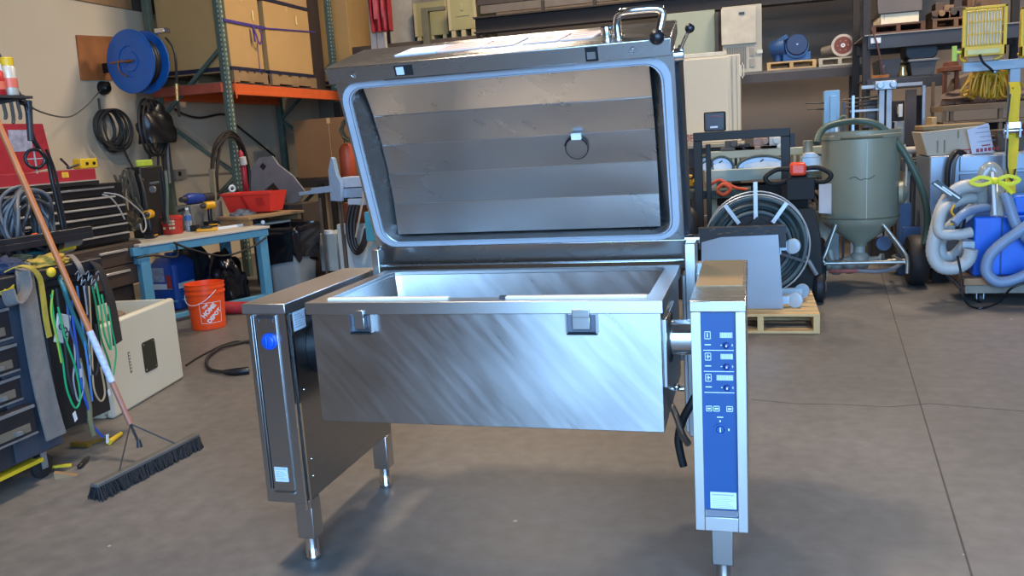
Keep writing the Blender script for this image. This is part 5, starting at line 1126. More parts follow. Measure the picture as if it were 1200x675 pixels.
for px in (563, 571, 640, 700):
    x = P(px, 40, 8.5).x; m = MB(); m.box(x-.02, x+.02, 8.38, 8.42, 0 if px < 600 else zc+.18, zc+.3 if px > 600 else zc-.02); solo(m, 'beam_hanger', BM, {563: 'dark thin post below the left end of the steel beam', 571: 'second dark thin post below the left end of the steel beam', 640: 'short hanger above the beam over the lid stickers', 700: 'short hanger above the beam left of the lid handle'}[px], 'hanger')
# ================================================================== RIGHT BACKGROUND: shelf with motor
Ys = 8.0
SH = mat('weathered shelf edge', '#6f6a66', .7, .1, .2, 6)
x0 = P(862, 93, Ys).x; x1 = P(1014, 78, Ys).x; zt = (P(880, 86, Ys).z+P(1000, 74, Ys).z)/2
ls = E('wall_shelf', 'long weathered grey shelf carrying the blue motor and the brown disc', 'shelf', ((x0+x1)/2, 8.4, 0))
m = MB(); m.box(x0-.98, x1, Ys, Ys+.9, zt-.03, zt); m.build('shelf_board', SH, ls, bevel=.003)
m = MB(); m.box(x0-.98, x1, Ys, Ys+.04, zt-.12, zt-.031); m.build('shelf_beam', mat('dark shelf beam', '#433d3b', .6), ls)
for x in (x0-.96, x1-.08):
    m = MB(); m.box(x, x+.06, Ys+.8, Ys+.88, 0, zt-.031); m.build('shelf_post', DGRY, ls)
# upper beige wall cabinet
x0, x1, z0, z1 = rect_at(846, 4, 893, 78, 7.85)
GB = mat('greyed beige enamel', '#b0aa98', .5, 0, .04, 2)
uc = E('control_cabinet', 'beige control cabinet with a vent grille standing on the grey shelf', 'cabinet', ((x0+x1)/2, 8.1, zt))
m = MB(); m.box(x0, x1, Ys+.02, Ys+.4, zt+.002, z1); m.build('cabinet_body', GB, uc, bevel=.006)
m = MB(); zv = P(870, 50, 7.85).z; m.box(x0-.01, x1-.06, Ys-.01, Ys+.018, zv, z1-.02); dr_ = m.build('cabinet_door', mat('greyed beige door', '#b7b1a0', .5), uc, bevel=.005)
m = MB(); m.box((x0+x1)/2-.03, (x0+x1)/2+.03, Ys-.02, Ys-.01, z1-.10, z1-.075); m.build('door_badge', DGRY, dr_)
m = MB()
for k in range(12): m.box(x0+.05+k*.018, x0+.058+k*.018, Ys+.012, Ys+.022, zt+.05, zv-.03)
m.build('vent_grille', mat('grille grey', '#6f6a60', .6), uc)
for k in range(2):
    m = MB(); m.box(x1-.135, x1-.085, Ys+.01, Ys+.022, zt+.06+k*.12, zt+.15+k*.12); m.build('breaker', mat('breaker grey', '#8f8a80', .5), uc)
for k in range(2): 
    m = MB(); m.box(x1-.055, x1+.005, Ys-.005, Ys+.01, zt+.2+k*.6, zt+.24+k*.6); m.build('hinge', mat('hinge pale', '#c9c4b4', .4), uc)
m = MB(); m.box(x0+.02, x1-.02, Ys+.03, Ys+.35, zt+.0, zt+.002)
# pale green board left of it
x0, x1, z0, z1 = rect_at(775, 14, 838, 66, 8.2); m = MB(); m.box(x0, x1, 8.2, 8.5, zt+.001, z1); solo(m, 'green_cabinet', mat('pale green grey enamel', '#98a08c', .5, 0, .04, 2), 'pale green-grey cabinet behind the lid lever', 'cabinet', bevel=.006)
x0, x1, z0, z1 = rect_at(838, 14, 842, 66, 8.1); m = MB(); m.box(x0, x1, 8.1, 8.2, 0, z1); solo(m, 'dark_conduit', mat('dark conduit', '#45443d', .6), 'dark vertical conduit between the green-grey cabinet and the control cabinet', 'conduit')
# pallet with motor
p0, p1 = P(899, 83, 7.95), P(957, 77, 7.95)
pallet((p0.x+p1.x)/2, Ys+.25, zt, p1.x-p0.x, .5, 'small wooden pallet under the blue motor', PALP, n=4, h=.09)
Yq = 8.05; cxm = P(934, 45, Yq)
mo = E('electric_motor', 'blue electric motor with round dark end cap on a small pallet', 'motor', (cxm.x, Yq+.2, zt+.09))
MBL = mat('motor blue', '#2b5b93', .45, 0, .08); MBD = mat('motor fan cover navy', '#273a63', .5, 0, .1)
rM = .125
zc = zt+.09+.03+rM
m = MB(); m.lathe([(0, 0), (rM, 0), (rM, .02), (rM*.97, .03), (rM*.97, .3), (rM, .31), (0, .34)], (cxm.x, Yq, zc), (0, 1, 0), 32); m.build('motor_housing', MBL, mo)
m = MB(); m.lathe([(0, 0), (rM*.86, 0), (rM*.95, .05), (0, .05)], (cxm.x+.0, Yq-.05, zc+.02), (0, 1, 0), 32); fc = m.build('fan_cover', MBD, mo)
m = MB(); m.lathe([(0, 0), (.01, 0), (.01, .005), (0, .005)], (cxm.x, Yq-.056, zc+.02), (0, 1, 0), 10); m.build('cover_bolt', ZINC, fc)
m = MB(); m.box(cxm.x-.13, cxm.x+.13, Yq+.03, Yq+.3, zt+.09, zt+.115); m.box(cxm.x-.15, cxm.x+.15, Yq+.05, Yq+.12, zt+.09, zc-.06); m.build('motor_foot', MBL, mo, bevel=.005)
m = MB(); m.tube([(cxm.x-.11, Yq+.1, zc+.02), (cxm.x-.27, Yq+.15, zc-.0)], [.11, .09], 20); m.tube([(cxm.x-.2, Yq+.12, zt+.1), (cxm.x-.2, Yq+.12, zc)], .05, 12); m.cb((cxm.x-.15, Yq+.12, zc+.10), (.12, .14, .05), (0, -.5, 0)); m.build('gearbox', mat('gearbox blue', '#264f80', .5, 0, .1), mo, bevel=.003)
m = MB(); m.cyl((cxm.x-.04, Yq+.03, zc+rM-.01), (cxm.x-.04, Yq+.03, zc+rM+.04), .008); m.build('lifting_eye', DGRY, mo)
# brown disc on a white pallet
p0, p1 = P(960, 79, 7.95), P(1010, 73, 7.95)
pallet((p0.x+p1.x)/2, Ys+.25, zt, p1.x-p0.x, .5, 'pale painted pallet under the brown disc', mat('pale painted wood', '#b9b3a2', .7, 0, .1), n=4, h=.09)
c = P(988, 59, 7.98); rD = .12
ds = E('flanged_disc', 'round brown disc with a white rim and bolt circle leaning on a pale pallet', 'disc', (c.x, 8.1, zt+.09)); zc = zt+.092+rD
m = MB(); m.lathe([(0, .0), (.1, 0), (.1, .15), (0, .15)], (c.x, 8.03, zc), (0, 1, 0), 24); m.cyl((c.x-.03, 8.1, zc-.03), (c.x-.2, 8.18, zc-.04), .07, .05); m.build('disc_body', mat('grey brown casting', '#6f655a', .6), ds)
m = MB(); m.lathe([(rD*.78, -.004), (rD, -.004), (rD, .03), (rD*.78, .03)], (c.x, 8.0, zc), (0, 1, 0), 36, True); m.build('disc_rim', mat('off white rim', '#c4b8ac', .6, 0, .1), ds)
m = MB(); m.lathe([(0, 0), (rD*.79, 0), (rD*.79, .02), (0, .02)], (c.x, 8.0, zc), (0, 1, 0), 36); m.build('disc_face', mat('brown red face', '#7a4030', .55, 0, .1), ds)
m = MB(); m.lathe([(.008, 0), (.022, 0), (.022, -.012), (.008, -.012)], (c.x, 8.0, zc), (0, 1, 0), 16, True); m.build('disc_hub', WHT, ds)
for k in range(6):
    m = MB(); a = k*PI/3; m.lathe([(0, 0), (.005, 0), (.005, -.005), (0, -.005)], (c.x+.055*math.cos(a), 8.0, zc+.055*math.sin(a)), (0, 1, 0), 8); m.build('disc_bolt', mat('off white rim', '#c4b8ac', .6), ds)
# big beige cabinet with red lettering
Yb = 7.2
x0, x1, z0, z1 = rect_at(794, 66, 868, 168, Yb)
bc_ = E('beige_cabinet', 'large beige steel cabinet with red lettering beside the raised lid', 'cabinet', ((x0+x1)/2, Yb+.3, z0))
BE = mat('warm beige enamel', '#c9c0a9', .5, 0, .03, 1.5)
m = MB(); m.box(x0, x1, Yb, Yb+.55, z0, z1); m.build('cabinet_body', BE, bc_, bevel=.008)
m = MB(); m.box(x0+.01, x1-.12, Yb-.02, Yb-.001, z0+.1, z1-.02); m.build('cabinet_door', BE, bc_, bevel=.006)
m = MB(); m.box(x1-.09, x1-.075, Yb-.006, Yb, z0+.02, z1-.02); m.box(x1-.04, x1-.03, Yb-.006, Yb, z0+.02, z1-.02); m.build('side_seam', mat('beige shadow line', '#a59d88', .5), bc_)
m = MB(); m.box(x0+.02, x1-.14, Yb, Yb+.5, z1, z1+.04); m.build('top_lip', mat('pale beige', '#d5cdb8', .5), bc_, bevel=.003)
m = MB(); m.box(x1, x1+.015, Yb+.02, Yb+.04, z1-.25, z1-.09); m.box(x1+.001, x1+.04, Yb+.02, Yb+.04, z1-.11, z1-.09); m.box(x1+.001, x1+.04, Yb+.02, Yb+.04, z1-.25, z1-.23); m.box(x1+.03, x1+.04, Yb+.02, Yb+.04, z1-.25, z1-.09); m.build('cabinet_handle', mat('pale beige', '#d5cdb8', .5), bc_)
p = P(803, 163, Yb-.02); text('red_lettering', 'ECOE', .115, frame_at((p.x-.02, Yb-.022, p.z), (1, 0, 0), (0, 0, 1)), mat('red paint print', '#a2413c', .5), bc_, .002, sx=.8)
m = MB(); m.box(p.x-.12, p.x-.02, Yb-.023, Yb-.02, p.z+.08, p.z+.09); m.build('red_underline', mat('red paint print', '#a2413c', .5), bc_)
x0b, x1b, z0b, z1b = rect_at(800, 161, 872, 174, Yb-.4); m = MB(); m.box(x0b, x1b, Yb-.4, Yb+.6, z0b+.01, z0-.003)
for k in range(4): m.box(x0b+.02, x1b-.02, Yb-.405, Yb-.4, z0b+.02+k*.02, z0b+.025+k*.02)
solo(m, 'ribbed_base', mat('pale ribbed metal', '#b5ad9c', .6), 'pale ribbed base under the large beige cabinet', 'base')
m = MB(); m.box(x0b+.05, x1b-.05, Yb-.3, Yb+.5, z0b-.05, z0b+.008)
for x in (x0b+.05, x1b-.13): 
    for y in (Yb-.3, Yb+.42): m.box(x, x+.08, y, y+.08, 0, z0b-.05)
solo(m, 'steel_stand', DGRY, 'dark steel stand under the large beige cabinet', 'stand')
# light blue column with rods
x0, x1, z0, z1 = rect_at(966, 106, 984, 150, 6.2); m = MB(); m.box(x0, x1, 6.2, 6.36, 0, z1); m.box(x0+.05, x1-.03, 6.17, 6.2, .5, z1-.05); bcN = solo(m, 'blue_column', mat('light blue paint', '#7fa9c9', .45, 0, .06), 'light blue steel column rising behind the tank', 'column', bevel=.004)
m = MB(); m.box(x1-.04-bcN.location.x, x1-.02-bcN.location.x, -.12, -.095, .6, z1-.3); m.build('column_strip', WHT, bcN, local=True)
for k, yy in enumerate((121, 128)): m = MB(); m.tube([P(944+k*2, yy, 6.25), P(966, yy, 6.25)], .008, 6); solo(m, 'steel_rod', DGRY, ['upper thin rod sticking out left of the light blue column', 'lower thin rod sticking out left of the light blue column'][k], 'rod')
cable([P(985, 150, 6.1), P(984, 142, 6.1), P(986, 137, 6.1), P(991, 137, 6.1), P(993, 144, 6.1)], .012, 'short grey-green hose loop beside the light blue column', mat('grey green hose', '#5e6b5c', .6), 'hose', 'hose')
# ================================================================== table with half-round guards
Yt = 5.5
PG = mat('pale green grey paint', '#adb2a2', .5, 0, .04, 2); ICE = mat('icy white disc', '#b9cbdd', .35, .2, .04)
tbx0 = P(826, 212, Yt).x; tbx1 = P(918, 205, Yt).x
st = E('saw_table', 'pale green-grey machine table with half-round guards seen through the black frame', 'machine table', ((tbx0+tbx1)/2, Yt+.3, 0))
za, zb2 = P(870, 212, Yt).z, P(870, 198, Yt).z
m = MB(); m.box(tbx0, tbx1+.45, Yt, Yt+.6, za, zb2); m.build('table_top', PG, st, bevel=.006)
zc, zd = P(870, 186, Yt).z, P(870, 177, Yt).z
m = MB(); m.box(tbx0+.0, tbx1+.35, Yt+.25, Yt+.33, zc, zd); m.build('guard_rail', PG, st, bevel=.006)
for px in (858, 864, 930, 937):
    x = P(px, 190, Yt+.28).x; m = MB(); m.box(x, x+.02, Yt+.27, Yt+.3, zb2, zc); m.build('rail_post', PG, st)
for (pc, pr0, pt_) in ((845, 13.5, 184), (893, 26, 183), (826, 9, 184), (957, 14, 181)):
    c = P(pc, 204, Yt+.12); r_ = pr0/1000*8.1; hh = P(pc, pt_, Yt+.12).z-zb2; n = 14
    m = MB(); m.prism([(c.x+r_*math.cos(PI*k/n), zb2+hh*math.sin(PI*k/n)) for k in range(n+1)], Yt+.12, Yt+.2); g = m.build('round_guard', ICE, st, bevel=.003)
    m = MB(); m.tube([(c.x+r_*1.02*math.cos(PI*k/n), Yt+.11, zb2+hh*1.03*math.sin(PI*k/n)) for k in range(n+1)], .012, 6); m.build('guard_rim', mat('dark teal rim', '#3a4a4c', .5), g)
    m = MB(); m.prism([(c.x-r_*.75, zb2), (c.x-r_*.7, zb2+hh*.35), (c.x, zb2+hh*.55), (c.x+r_*.7, zb2+hh*.4), (c.x+r_*.75, zb2)], Yt+.1, Yt+.119); m.build('guard_label', mat('bright white label', '#d9e2ee', .5), g)
    m = MB(); m.cb((c.x, Yt+.098, zb2+hh*.62), (.035, .004, .012), (0, -.6, 0)); m.build('guard_mark', DGRY, g)
for x in (tbx0+.03, tbx1+.3):
    for y in (Yt+.03, Yt+.5): m = MB(); m.box(x, x+.07, y, y+.07, 0, za); m.build('leg', PG, st)
m = MB(); m.box(tbx0+.1, tbx1+.35, Yt+.1, Yt+.5, za-.22, za-.05); m.build('dark_undershelf', mat('dark shelf brown', '#262120', .7), st)
m = MB(); m.box(tbx0-.1, tbx1+.5, Yt-.05, Yt-.01, za-.31, za-.29); m.build('front_bar', mat('pale beige rod', '#b5aa9a', .5), st)
m = MB(); m.box(tbx0+.0, tbx1-.2, Yt-.10, Yt+.1, za-.40, za-.36); solo(m, 'green_plate', mat('dark green plate', '#3f6b55', .5), 'dark green plate lying below the pale machine table', 'plate') if False else None
# loose parts on the table's rail: pale clutter between guards and cabinet
rnd = random.Random(12)
for k, (px, py, w, h_, cc, lab) in enumerate(((858, 168, .10, .09, '#55504a', 'dark small part on the machine rail left'), (893, 165, .13, .1, '#a08478', 'pinkish brown small part on the machine rail'), (906, 160, .12, .1, '#c3c6c4', 'pale small part on the machine rail right'), (873, 168, .09, .05, '#2e2a28', 'black small part on the machine rail middle'))):
    p = P(px, py, Yt+.5); m = MB(); m.box(p.x-w, p.x+w, Yt+.25, Yt+.45, zd+.001, zd+.03); m.box(p.x-w*.6, p.x+w*.5, Yt+.28, Yt+.42, zd+.03, zd+h_); m.cyl((p.x+w*.2, Yt+.3, zd+h_*.7), (p.x+w*.2, Yt+.25, zd+h_*.7), .03)
    solo(m, 'machine_part', mat('part '+cc, cc, .5, .2), lab, 'part', bevel=.004)
# orange and yellow clutter
cable([P(832, 217, 5.1), P(842, 211, 5.1), P(850, 214, 5.1), P(862, 220, 5.1), P(876, 222, 5.1)], .013, 'orange cable on the machine behind the cable spool', mat('orange cable', '#c9502c', .5), 'orange_cable')
cable([P(840, 222, 5.05), P(848, 216, 5.05), P(856, 222, 5.05), P(848, 228, 5.05), P(840, 224, 5.05)], .016, 'coiled orange cable loop behind the cable spool', mat('orange cable', '#c9502c', .5), 'orange_cable')
p = P(807, 212, 5.2); m = lump((p.x, p.y, p.z-.04), .06, .06, .07, 2, 3, .3); solo(m, 'yellow_part', mat('mustard metal', '#c79a2e', .5), 'mustard yellow part right beside the raised lid edge', 'part')
m = MB(); c = P(808, 203, 5.15); m.torus(c, .045, .012, (0, 1, 0), 20, 8); solo(m, 'black_ring', BLK, 'black ring above the mustard yellow part', 'ring')
# dark supports that carry those parts
m = MB(); a, b = P(798, 219, 5.3), P(880, 226, 5.3); m.box(a.x, b.x, 5.12, 5.42, a.z-.1, a.z-.03)
for x in (a.x+.02, b.x-.08): m.box(x, x+.06, 5.14, 5.19, 0, a.z-.1); m.box(x, x+.06, 5.35, 5.4, 0, a.z-.1)
solo(m, 'green_bench', mat('dark green grey bench', '#33423b', .6, 0, .1), 'dark green bench behind the cable spool', 'bench', bevel=.004)
m = lump((P(800, 280, 4.6).x, 4.7, 0), .16, .16, .58, 4, 2, .2); solo(m, 'black_machine_cover', mat('black cover', '#19191c', .5), 'black draped shape just right of the lid hinge', 'cover')
# black square frame
Yf = 4.95
f0, f1 = P(812, 156, Yf).x, P(926, 150, Yf).x; zt_ = (P(816, 155, Yf).z+P(920, 150, Yf).z)/2
BF = mat('black square tube', '#141416', .55, 0, .08)
sf = E('square_frame', 'black square tube frame standing behind the control column', 'frame', ((f0+f1)/2, Yf+.2, 0))
m = MB(); m.box(f0, f1, Yf, Yf+.07, zt_-.07, zt_); m.box(f0, f0+.07, Yf, Yf+.07, .05, zt_-.07); m.box(f1-.07, f1, Yf, Yf+.07, .05, zt_-.07); m.build('front_hoop', BF, sf, bevel=.004)
m = MB(); m.box(f0+.095, f0+.135, Yf+.08, Yf+.13, .05, zt_-.10); m.build('rear_post', BF, sf, bevel=.004)
m = MB(); m.box(f0, f0+.14, Yf-.04, Yf+.14, .0, .05); m.box(f1-.07, f1, Yf-.1, Yf+.14, .0, .05); m.box(f0+.14, f1-.07, Yf+.0, Yf+.05, .0, .04); m.build('frame_base', BF, sf)
m = MB(); m.box(f1+.0, f1+.035, Yf-.02, Yf+.09, zt_-.16, zt_-.05); m.build('side_clamp', BF, sf)
x0, x1, z0, z1 = rect_at(825, 131, 850, 152, Yf+.02)
dv = E('black_device', 'small black device with a white label sitting on the black square frame', 'device', ((x0+x1)/2, Yf+.08, zt_))
m = MB(); m.box(x0, x1, Yf-.01, Yf+.2, zt_+.002, z1); m.build('device_body', BLK, dv, bevel=.01)
m = MB(); m.box(x0+.015, x1-.015, Yf-.014, Yf-.01, zt_+.03, z1-.02); fp = m.build('device_face', mat('dark face', '#2b2631', .3), dv)
m = MB(); m.box(x0+.05, x1-.06, Yf-.018, Yf-.013, zt_+.03, zt_+.045); m.build('device_label', WHT, fp)
m = MB(); m.tube([(x0+.04+.05*(1-math.cos(PI*k/8)), Yf-.016, z1-.055+.02*math.sin(PI*k/8)) for k in range(9)], .004, 6); m.build('device_arc', mat('dull pink print', '#8a5a62', .5), fp)
# ================================================================== cable spool
Yp = 3.95; c = P(886, 288, Yp); Ro = .365
sp = E('cable_spool', 'large steel rimmed spool wound with dark hose behind the tipped dolly', 'spool', (c.x, Yp+.1, c.z-Ro))
m = MB(); m.torus(c, Ro, .006, (0, 1, 0), 64, 8); m.torus(c+Vector((0, .28, 0)), Ro, .006, (0, 1, 0), 64, 8); m.build('spool_rim', mat('pale steel rim', '#c3ccd2', .35, .6), sp)
HT = mat('dark teal hose', '#2c3f45', .4, 0, .15); 
for k in range(7):
    m = MB(); m.torus(c+Vector((0, .03+(k % 3)*.05, 0)), Ro-.025-k*.017, .013, (0, 1, 0), 56, 8); m.build('hose_turn', HT if k % 2 else mat('slate hose', '#4d6066', .4, 0, .1), sp)
m = MB(); m.lathe([(0, 0), (.22, 0), (.22, .2), (0, .2)], c+Vector((0, .04, 0)), (0, 1, 0), 32); m.build('spool_core', mat('near black core', '#15171a', .6), sp)
for a in (55, 90, 125):
    r0, r1 = (.2, Ro) if a != 90 else (.1, Ro+.09)
    d_ = Vector((math.cos(math.radians(a)), 0, math.sin(math.radians(a)))); m = MB(); m.bar(c+d_*r0+Vector((0, -.012, 0)), c+d_*r1+Vector((0, -.012, 0)), .028, .008, up=(0, 1, 0)); m.build('spool_strap', mat('pale strap steel', '#b5bcc4', .4, .4), sp)
for a in (200, 340): 
    d_ = Vector((math.cos(math.radians(a)), 0, math.sin(math.radians(a)))); m = MB(); m.bar(c+d_*.1, c+d_*Ro, .02, .008, up=(0, 1, 0)); m.build('spool_strap', DGRY, sp)
m = MB(); m.prism([(c.x-.12, c.z+.12), (c.x-.06, c.z+.15), (c.x+.01, c.z+.21), (c.x+.12, c.z+.14), (c.x+.16, c.z+.08), (c.x-.15, c.z+.08)], Yp-.05, Yp-.0); m.build('black_flap', mat('black flap', '#0f1012', .6), sp)
# ---- wooden pallet and tipped dolly
pa = PZ(961, 391, 0); pb = PZ(966, 348, 0)
pw_, pd_ = .74, .88
pallet(pa.x-pw_/2, pa.y+pd_/2+.0, 0, pw_, pd_, 'pale wooden pallet on the floor behind the control column', PALP, n=7)
Yd = 3.52; q = [P(x, y, Yd) for x, y in ((822, 284), (845, 278), (912, 275), (918, 366), (822, 368))]
zl_ = .135
pts = [(p.x, max(p.z, zl_)) for p in q]; pts[3] = (pts[3][0], zl_); pts[4] = (pts[4][0], zl_)
do = E('tipped_dolly', 'grey steel platform dolly tipped on its edge with casters pointing right', 'dolly', (sum(p[0] for p in pts)/5, Yd, zl_))
m = MB(); m.prism(pts, Yd, Yd+.015); m.build('dolly_plate', mat('bare grey sheet steel', '#8d9096', .35, .6, .06, 2), do)
m = MB(); xr_ = pts[2][0]; m.box(xr_-.02, xr_+.01, Yd+.016, Yd+.12, zl_, pts[2][1]-.02); m.box(pts[0][0]-.02, xr_+.05, Yd+.02, Yd+.10, pts[2][1]-.09, pts[2][1]+.055); m.build('dolly_frame', mat('dark frame steel', '#2a2b2f', .5, .3), do)
m = MB(); rnd = random.Random(8)
for k in range(9):
    x = pts[0][0]+.02+k*.05; m.tube(spline([(x, Yd+.04, pts[2][1]-.01+rnd.uniform(0, .02)), (x+.06, Yd+.02, pts[2][1]+rnd.uniform(.01, .05)), (x+.13, Yd+.05, pts[2][1]+rnd.uniform(0, .03))], 3), .005, 5)
tag(m.build('wire_scrap', mat('worn iron', '#6a625a', .5, .5), do), kind='stuff')
IW = mat('ice blue caster', '#a9bac6', .4, .2, .06)
for (px, py) in ((929, 288), (932, 351)):
    p = P(px, py, Yd+.08); rc__ = .05
    m = MB(); m.bar((xr_+.01, p.y, p.z), (p.x, p.y, p.z), .05, .055); m.box(xr_+.005, xr_+.02, p.y-.05, p.y+.05, p.z-.05, p.z+.05); k_ = m.build('caster', IW, do, bevel=.003)
    m = MB(); m.lathe([(0, -.018), (rc__*.5, -.02), (rc__, -.014), (rc__, .014), (rc__*.5, .02), (0, .018)], p+Vector((.0, -.02, 0)), (.3, 1, 0), 24); m.build('wheel', IW, k_)
p = P(940, 341, Yd+.3); m = MB(); m.lathe([(0, -.018), (.05, -.014), (.05, .014), (0, .018)], p, (.3, 1, 0), 24); m.bar((xr_, p.y, p.z), p, .04); m.build('caster', IW, do)
# ---- powered pallet jack with orange tiller head
Yj = 4.46; xj = P(938, 250, Yj).x
pj = E('pallet_truck', 'black powered pallet truck with an orange tiller head beside the tank', 'pallet truck', (xj, Yj, 0))
JB = mat('satin black cast', '#0d0e10', .7, 0, .1)
a = P(935, 198, Yj-.1)
m = MB(); m.loft([[(xj-.19, Yj-.1, .08), (xj+.17, Yj-.1, .08), (xj+.17, Yj+.4, .08), (xj-.19, Yj+.4, .08)], [(xj-.17, Yj-.12, .5), (xj+.14, Yj-.12, .5), (xj+.14, Yj+.35, .5), (xj-.17, Yj+.35, .5)], [(xj-.10, Yj-.05, .72), (xj+.10, Yj-.05, .72), (xj+.10, Yj+.25, .72), (xj-.10, Yj+.25, .72)]]); m.build('drive_body', JB, pj, bevel=.01)
m = MB(); m.bar((xj+.0, Yj+.05, .65), (a.x, a.y+.04, a.z-.05), .13, .08); m.cb((a.x+.02, a.y+.04, a.z-.15), (.2, .09, .16)); m.build('tiller_arm', JB, pj, bevel=.006)
x0, x1, z0, z1 = rect_at(926, 191, 945, 206, Yj-.12); m = MB(); m.box(x0, x1, Yj-.12, Yj+.03, z0, z1); m.build('tiller_head', mat('orange red head', '#e8492c', .35, 0, .04), pj, bevel=.02)
for s in (-1, 1):
    m = MB(); m.tube(spline([(a.x+s*.06, Yj-.06, a.z+.0), (a.x+s*.15, Yj-.08, a.z-.0), (a.x+s*.23, Yj-.1, a.z-.05), (a.x+s*.2, Yj-.09, a.z-.10), (a.x+s*.12, Yj-.06, a.z-.1), (a.x+s*.05, Yj-.04, a.z-.08)], 5), .018, 10); m.build('grip_loop', JB, pj)
m = MB(); m.lathe([(0, -.04), (.10, -.04), (.12, -.02), (.12, .02), (.10, .04), (0, .04)], (xj+.13, Yj-.05, .12), (1, 0, 0), 28); wj = m.build('wheel', RUB, pj)
m = MB(); m.lathe([(0, .041), (.05, .041), (.04, .05), (0, .05)], (xj+.13, Yj-.05, .12), (1, 0, 0), 16); m.build('wheel_hub', ZINC, wj)
m = MB(); p0, p1 = P(947, 305, 4.25), P(957, 322, 4.25); m.tube([p0, p1], .016, 8); m.tube([P(935, 285, 4.3), p0], .009, 8); m.build('release_lever', ZINC, pj)
# ================================================================== RIGHT SIDE: tank
TY = 5.05; c = P(1008, 210, TY); R_T = .292
zt_ = P(1008, 154, TY-R_T*.9).z; zb_ = P(1008, 264, TY-R_T*.9).z
OLV = mat('olive grey tank paint', '#8a8b78', .42, .1, .06, 2)
tk = E('blast_tank', 'olive grey steel tank with a cone bottom on a two-wheeled tube frame', 'tank', (c.x, TY, 0))
m = MB(); m.lathe([(0, zb_-.20), (.05, zb_-.20), (.06, zb_-.17), (R_T*.92, zb_-.02), (R_T, zb_+.03), (R_T, zt_-.06), (R_T+.008, zt_-.055), (R_T+.008, zt_-.03), (R_T, zt_-.025), (R_T, zt_), (R_T-.015, zt_), (R_T-.015, zt_-.1), (0, zt_-.12)], (c.x, TY, 0), (0, 0, 1), 56); m.build('tank_shell', OLV, tk)
m = MB(); a0 = -1.52; m.bar((c.x+(R_T+.002)*math.cos(a0), TY+(R_T+.002)*math.sin(a0), zb_+.04), (c.x+(R_T+.002)*math.cos(a0), TY+(R_T+.002)*math.sin(a0), zt_-.08), .006, .006); m.build('weld_seam', mat('pale weld', '#a6a796', .5, .2), tk)
m = MB(); m.tube([(c.x+(R_T+.004)*math.cos(a), TY+(R_T+.004)*math.sin(a), zt_-.045-.0*a) for a in [math.radians(-125+i*6) for i in range(11)]], .011, 6); m.build('rim_bar', mat('dark olive', '#5d5e4e', .5), tk)
m = MB(); m.tube([(c.x+(R_T+.002)*math.cos(a), TY+(R_T+.002)*math.sin(a), zb_+.05) for a in [math.radians(-178+i*6) for i in range(30)]], .006, 6); m.build('lower_seam', mat('dark olive', '#5d5e4e', .5), tk)
m = MB(); m.tube(spline([(c.x+(R_T+.003)*math.cos(math.radians(a)), TY+(R_T+.003)*math.sin(math.radians(a)), zt_-.36+dz) for a, dz in ((-112, .0), (-104, .015), (-96, -.01), (-90, .0), (-84, -.005), (-76, .02))], 3), .003, 5); m.build('chalk_mark', mat('dark pen mark', '#4b4c40', .6), tk)
m = MB(); a = math.radians(-152); cc = Vector((c.x+(R_T+.006)*math.cos(a), TY+(R_T+.006)*math.sin(a), (P(968, 231, TY).z))); m.cb(cc, (.004, .16, .24), (0, 0, a+.25)); m.build('tank_label', LABEL, tk)
m = MB(); a = math.radians(-12); cc = Vector((c.x+R_T, TY-.06, P(1055, 225, TY).z)); m.lathe([(0, 0), (.09, 0), (.09, .03), (.05, .06), (0, .065)], cc-Vector((.01, 0, 0)), (1, -.2, 0), 28); m.build('hand_port', OLV, tk)
m = MB(); m.tube(spline([(c.x+R_T+.012, TY-.12, zt_-.12), (c.x+R_T+.03, TY-.12, zt_-.25), (c.x+R_T+.03, TY-.1, zt_-.45), (c.x+R_T+.01, TY-.1, zt_-.52)], 4), .009, 8); m.build('side_pipe', mat('pale beige rod', '#b5aa9a', .5), tk)
# frame
zf = P(1010, 309, TY-.35).z; TBM = mat('bare tube steel', '#a6a49c', .35, .6, .08)
xl, xr = P(964, 309, TY-.3).x, P(1063, 309, TY-.3).x; yf = TY-.30
ul, ur = P(980, 264, TY-.28), P(1036, 264, TY-.28)
m = MB(); m.tube(spline([(ul.x, yf+.05, ul.z), (xl+.02, yf, zf+.07), (xl, yf, zf+.03), (xl+.02, yf, zf)], 3), .014, 10); m.tube([(xl+.02, yf, zf), (xr-.02, yf, zf)], .016, 10); m.tube(spline([(ur.x, yf+.05, ur.z), (xr-.03, yf, zf+.09), (xr, yf, zf+.02), (xr, yf, zf-.09)], 3), .014, 10); m.tube([(xl+.02, yf, zf), (xl+.02, yf+.55, .2)], .014, 8); m.tube([(xr-.02, yf, zf), (xr-.02, yf+.55, .2)], .014, 8); m.build('tube_frame', TBM, tk)
m = MB(); m.tube([(xl-.05, TY+.02, .2), (xr+.14, TY+.02, .2)], .018, 10); m.tube([(ur.x, yf+.05, ur.z), (xr+.02, TY, .24)], .014, 8); m.tube([(ul.x, yf+.05, ul.z), (xl, TY, .24)], .014, 8); m.build('axle', TBM, tk)
for x in (xl-.10, xr+.05):
    m = MB(); m.lathe([(.09, 0), (.185, 0), (.205, .025), (.205, .115), (.185, .14), (.09, .14)], (x, TY+.02, .205), (1, 0, 0), 40, True); w = m.build('wheel', RUB, tk)
    m = MB(); m.lathe([(0, .05), (.09, .04), (.09, .1), (0, .1)], (x, TY+.02, .205), (1, 0, 0), 24); m.build('wheel_rim', ZINC, w)
rnd = random.Random(5); VG = mat('dusty cast valve', '#97948a', .55, .2, .15)
v0 = Vector((c.x, TY, zb_-.25))
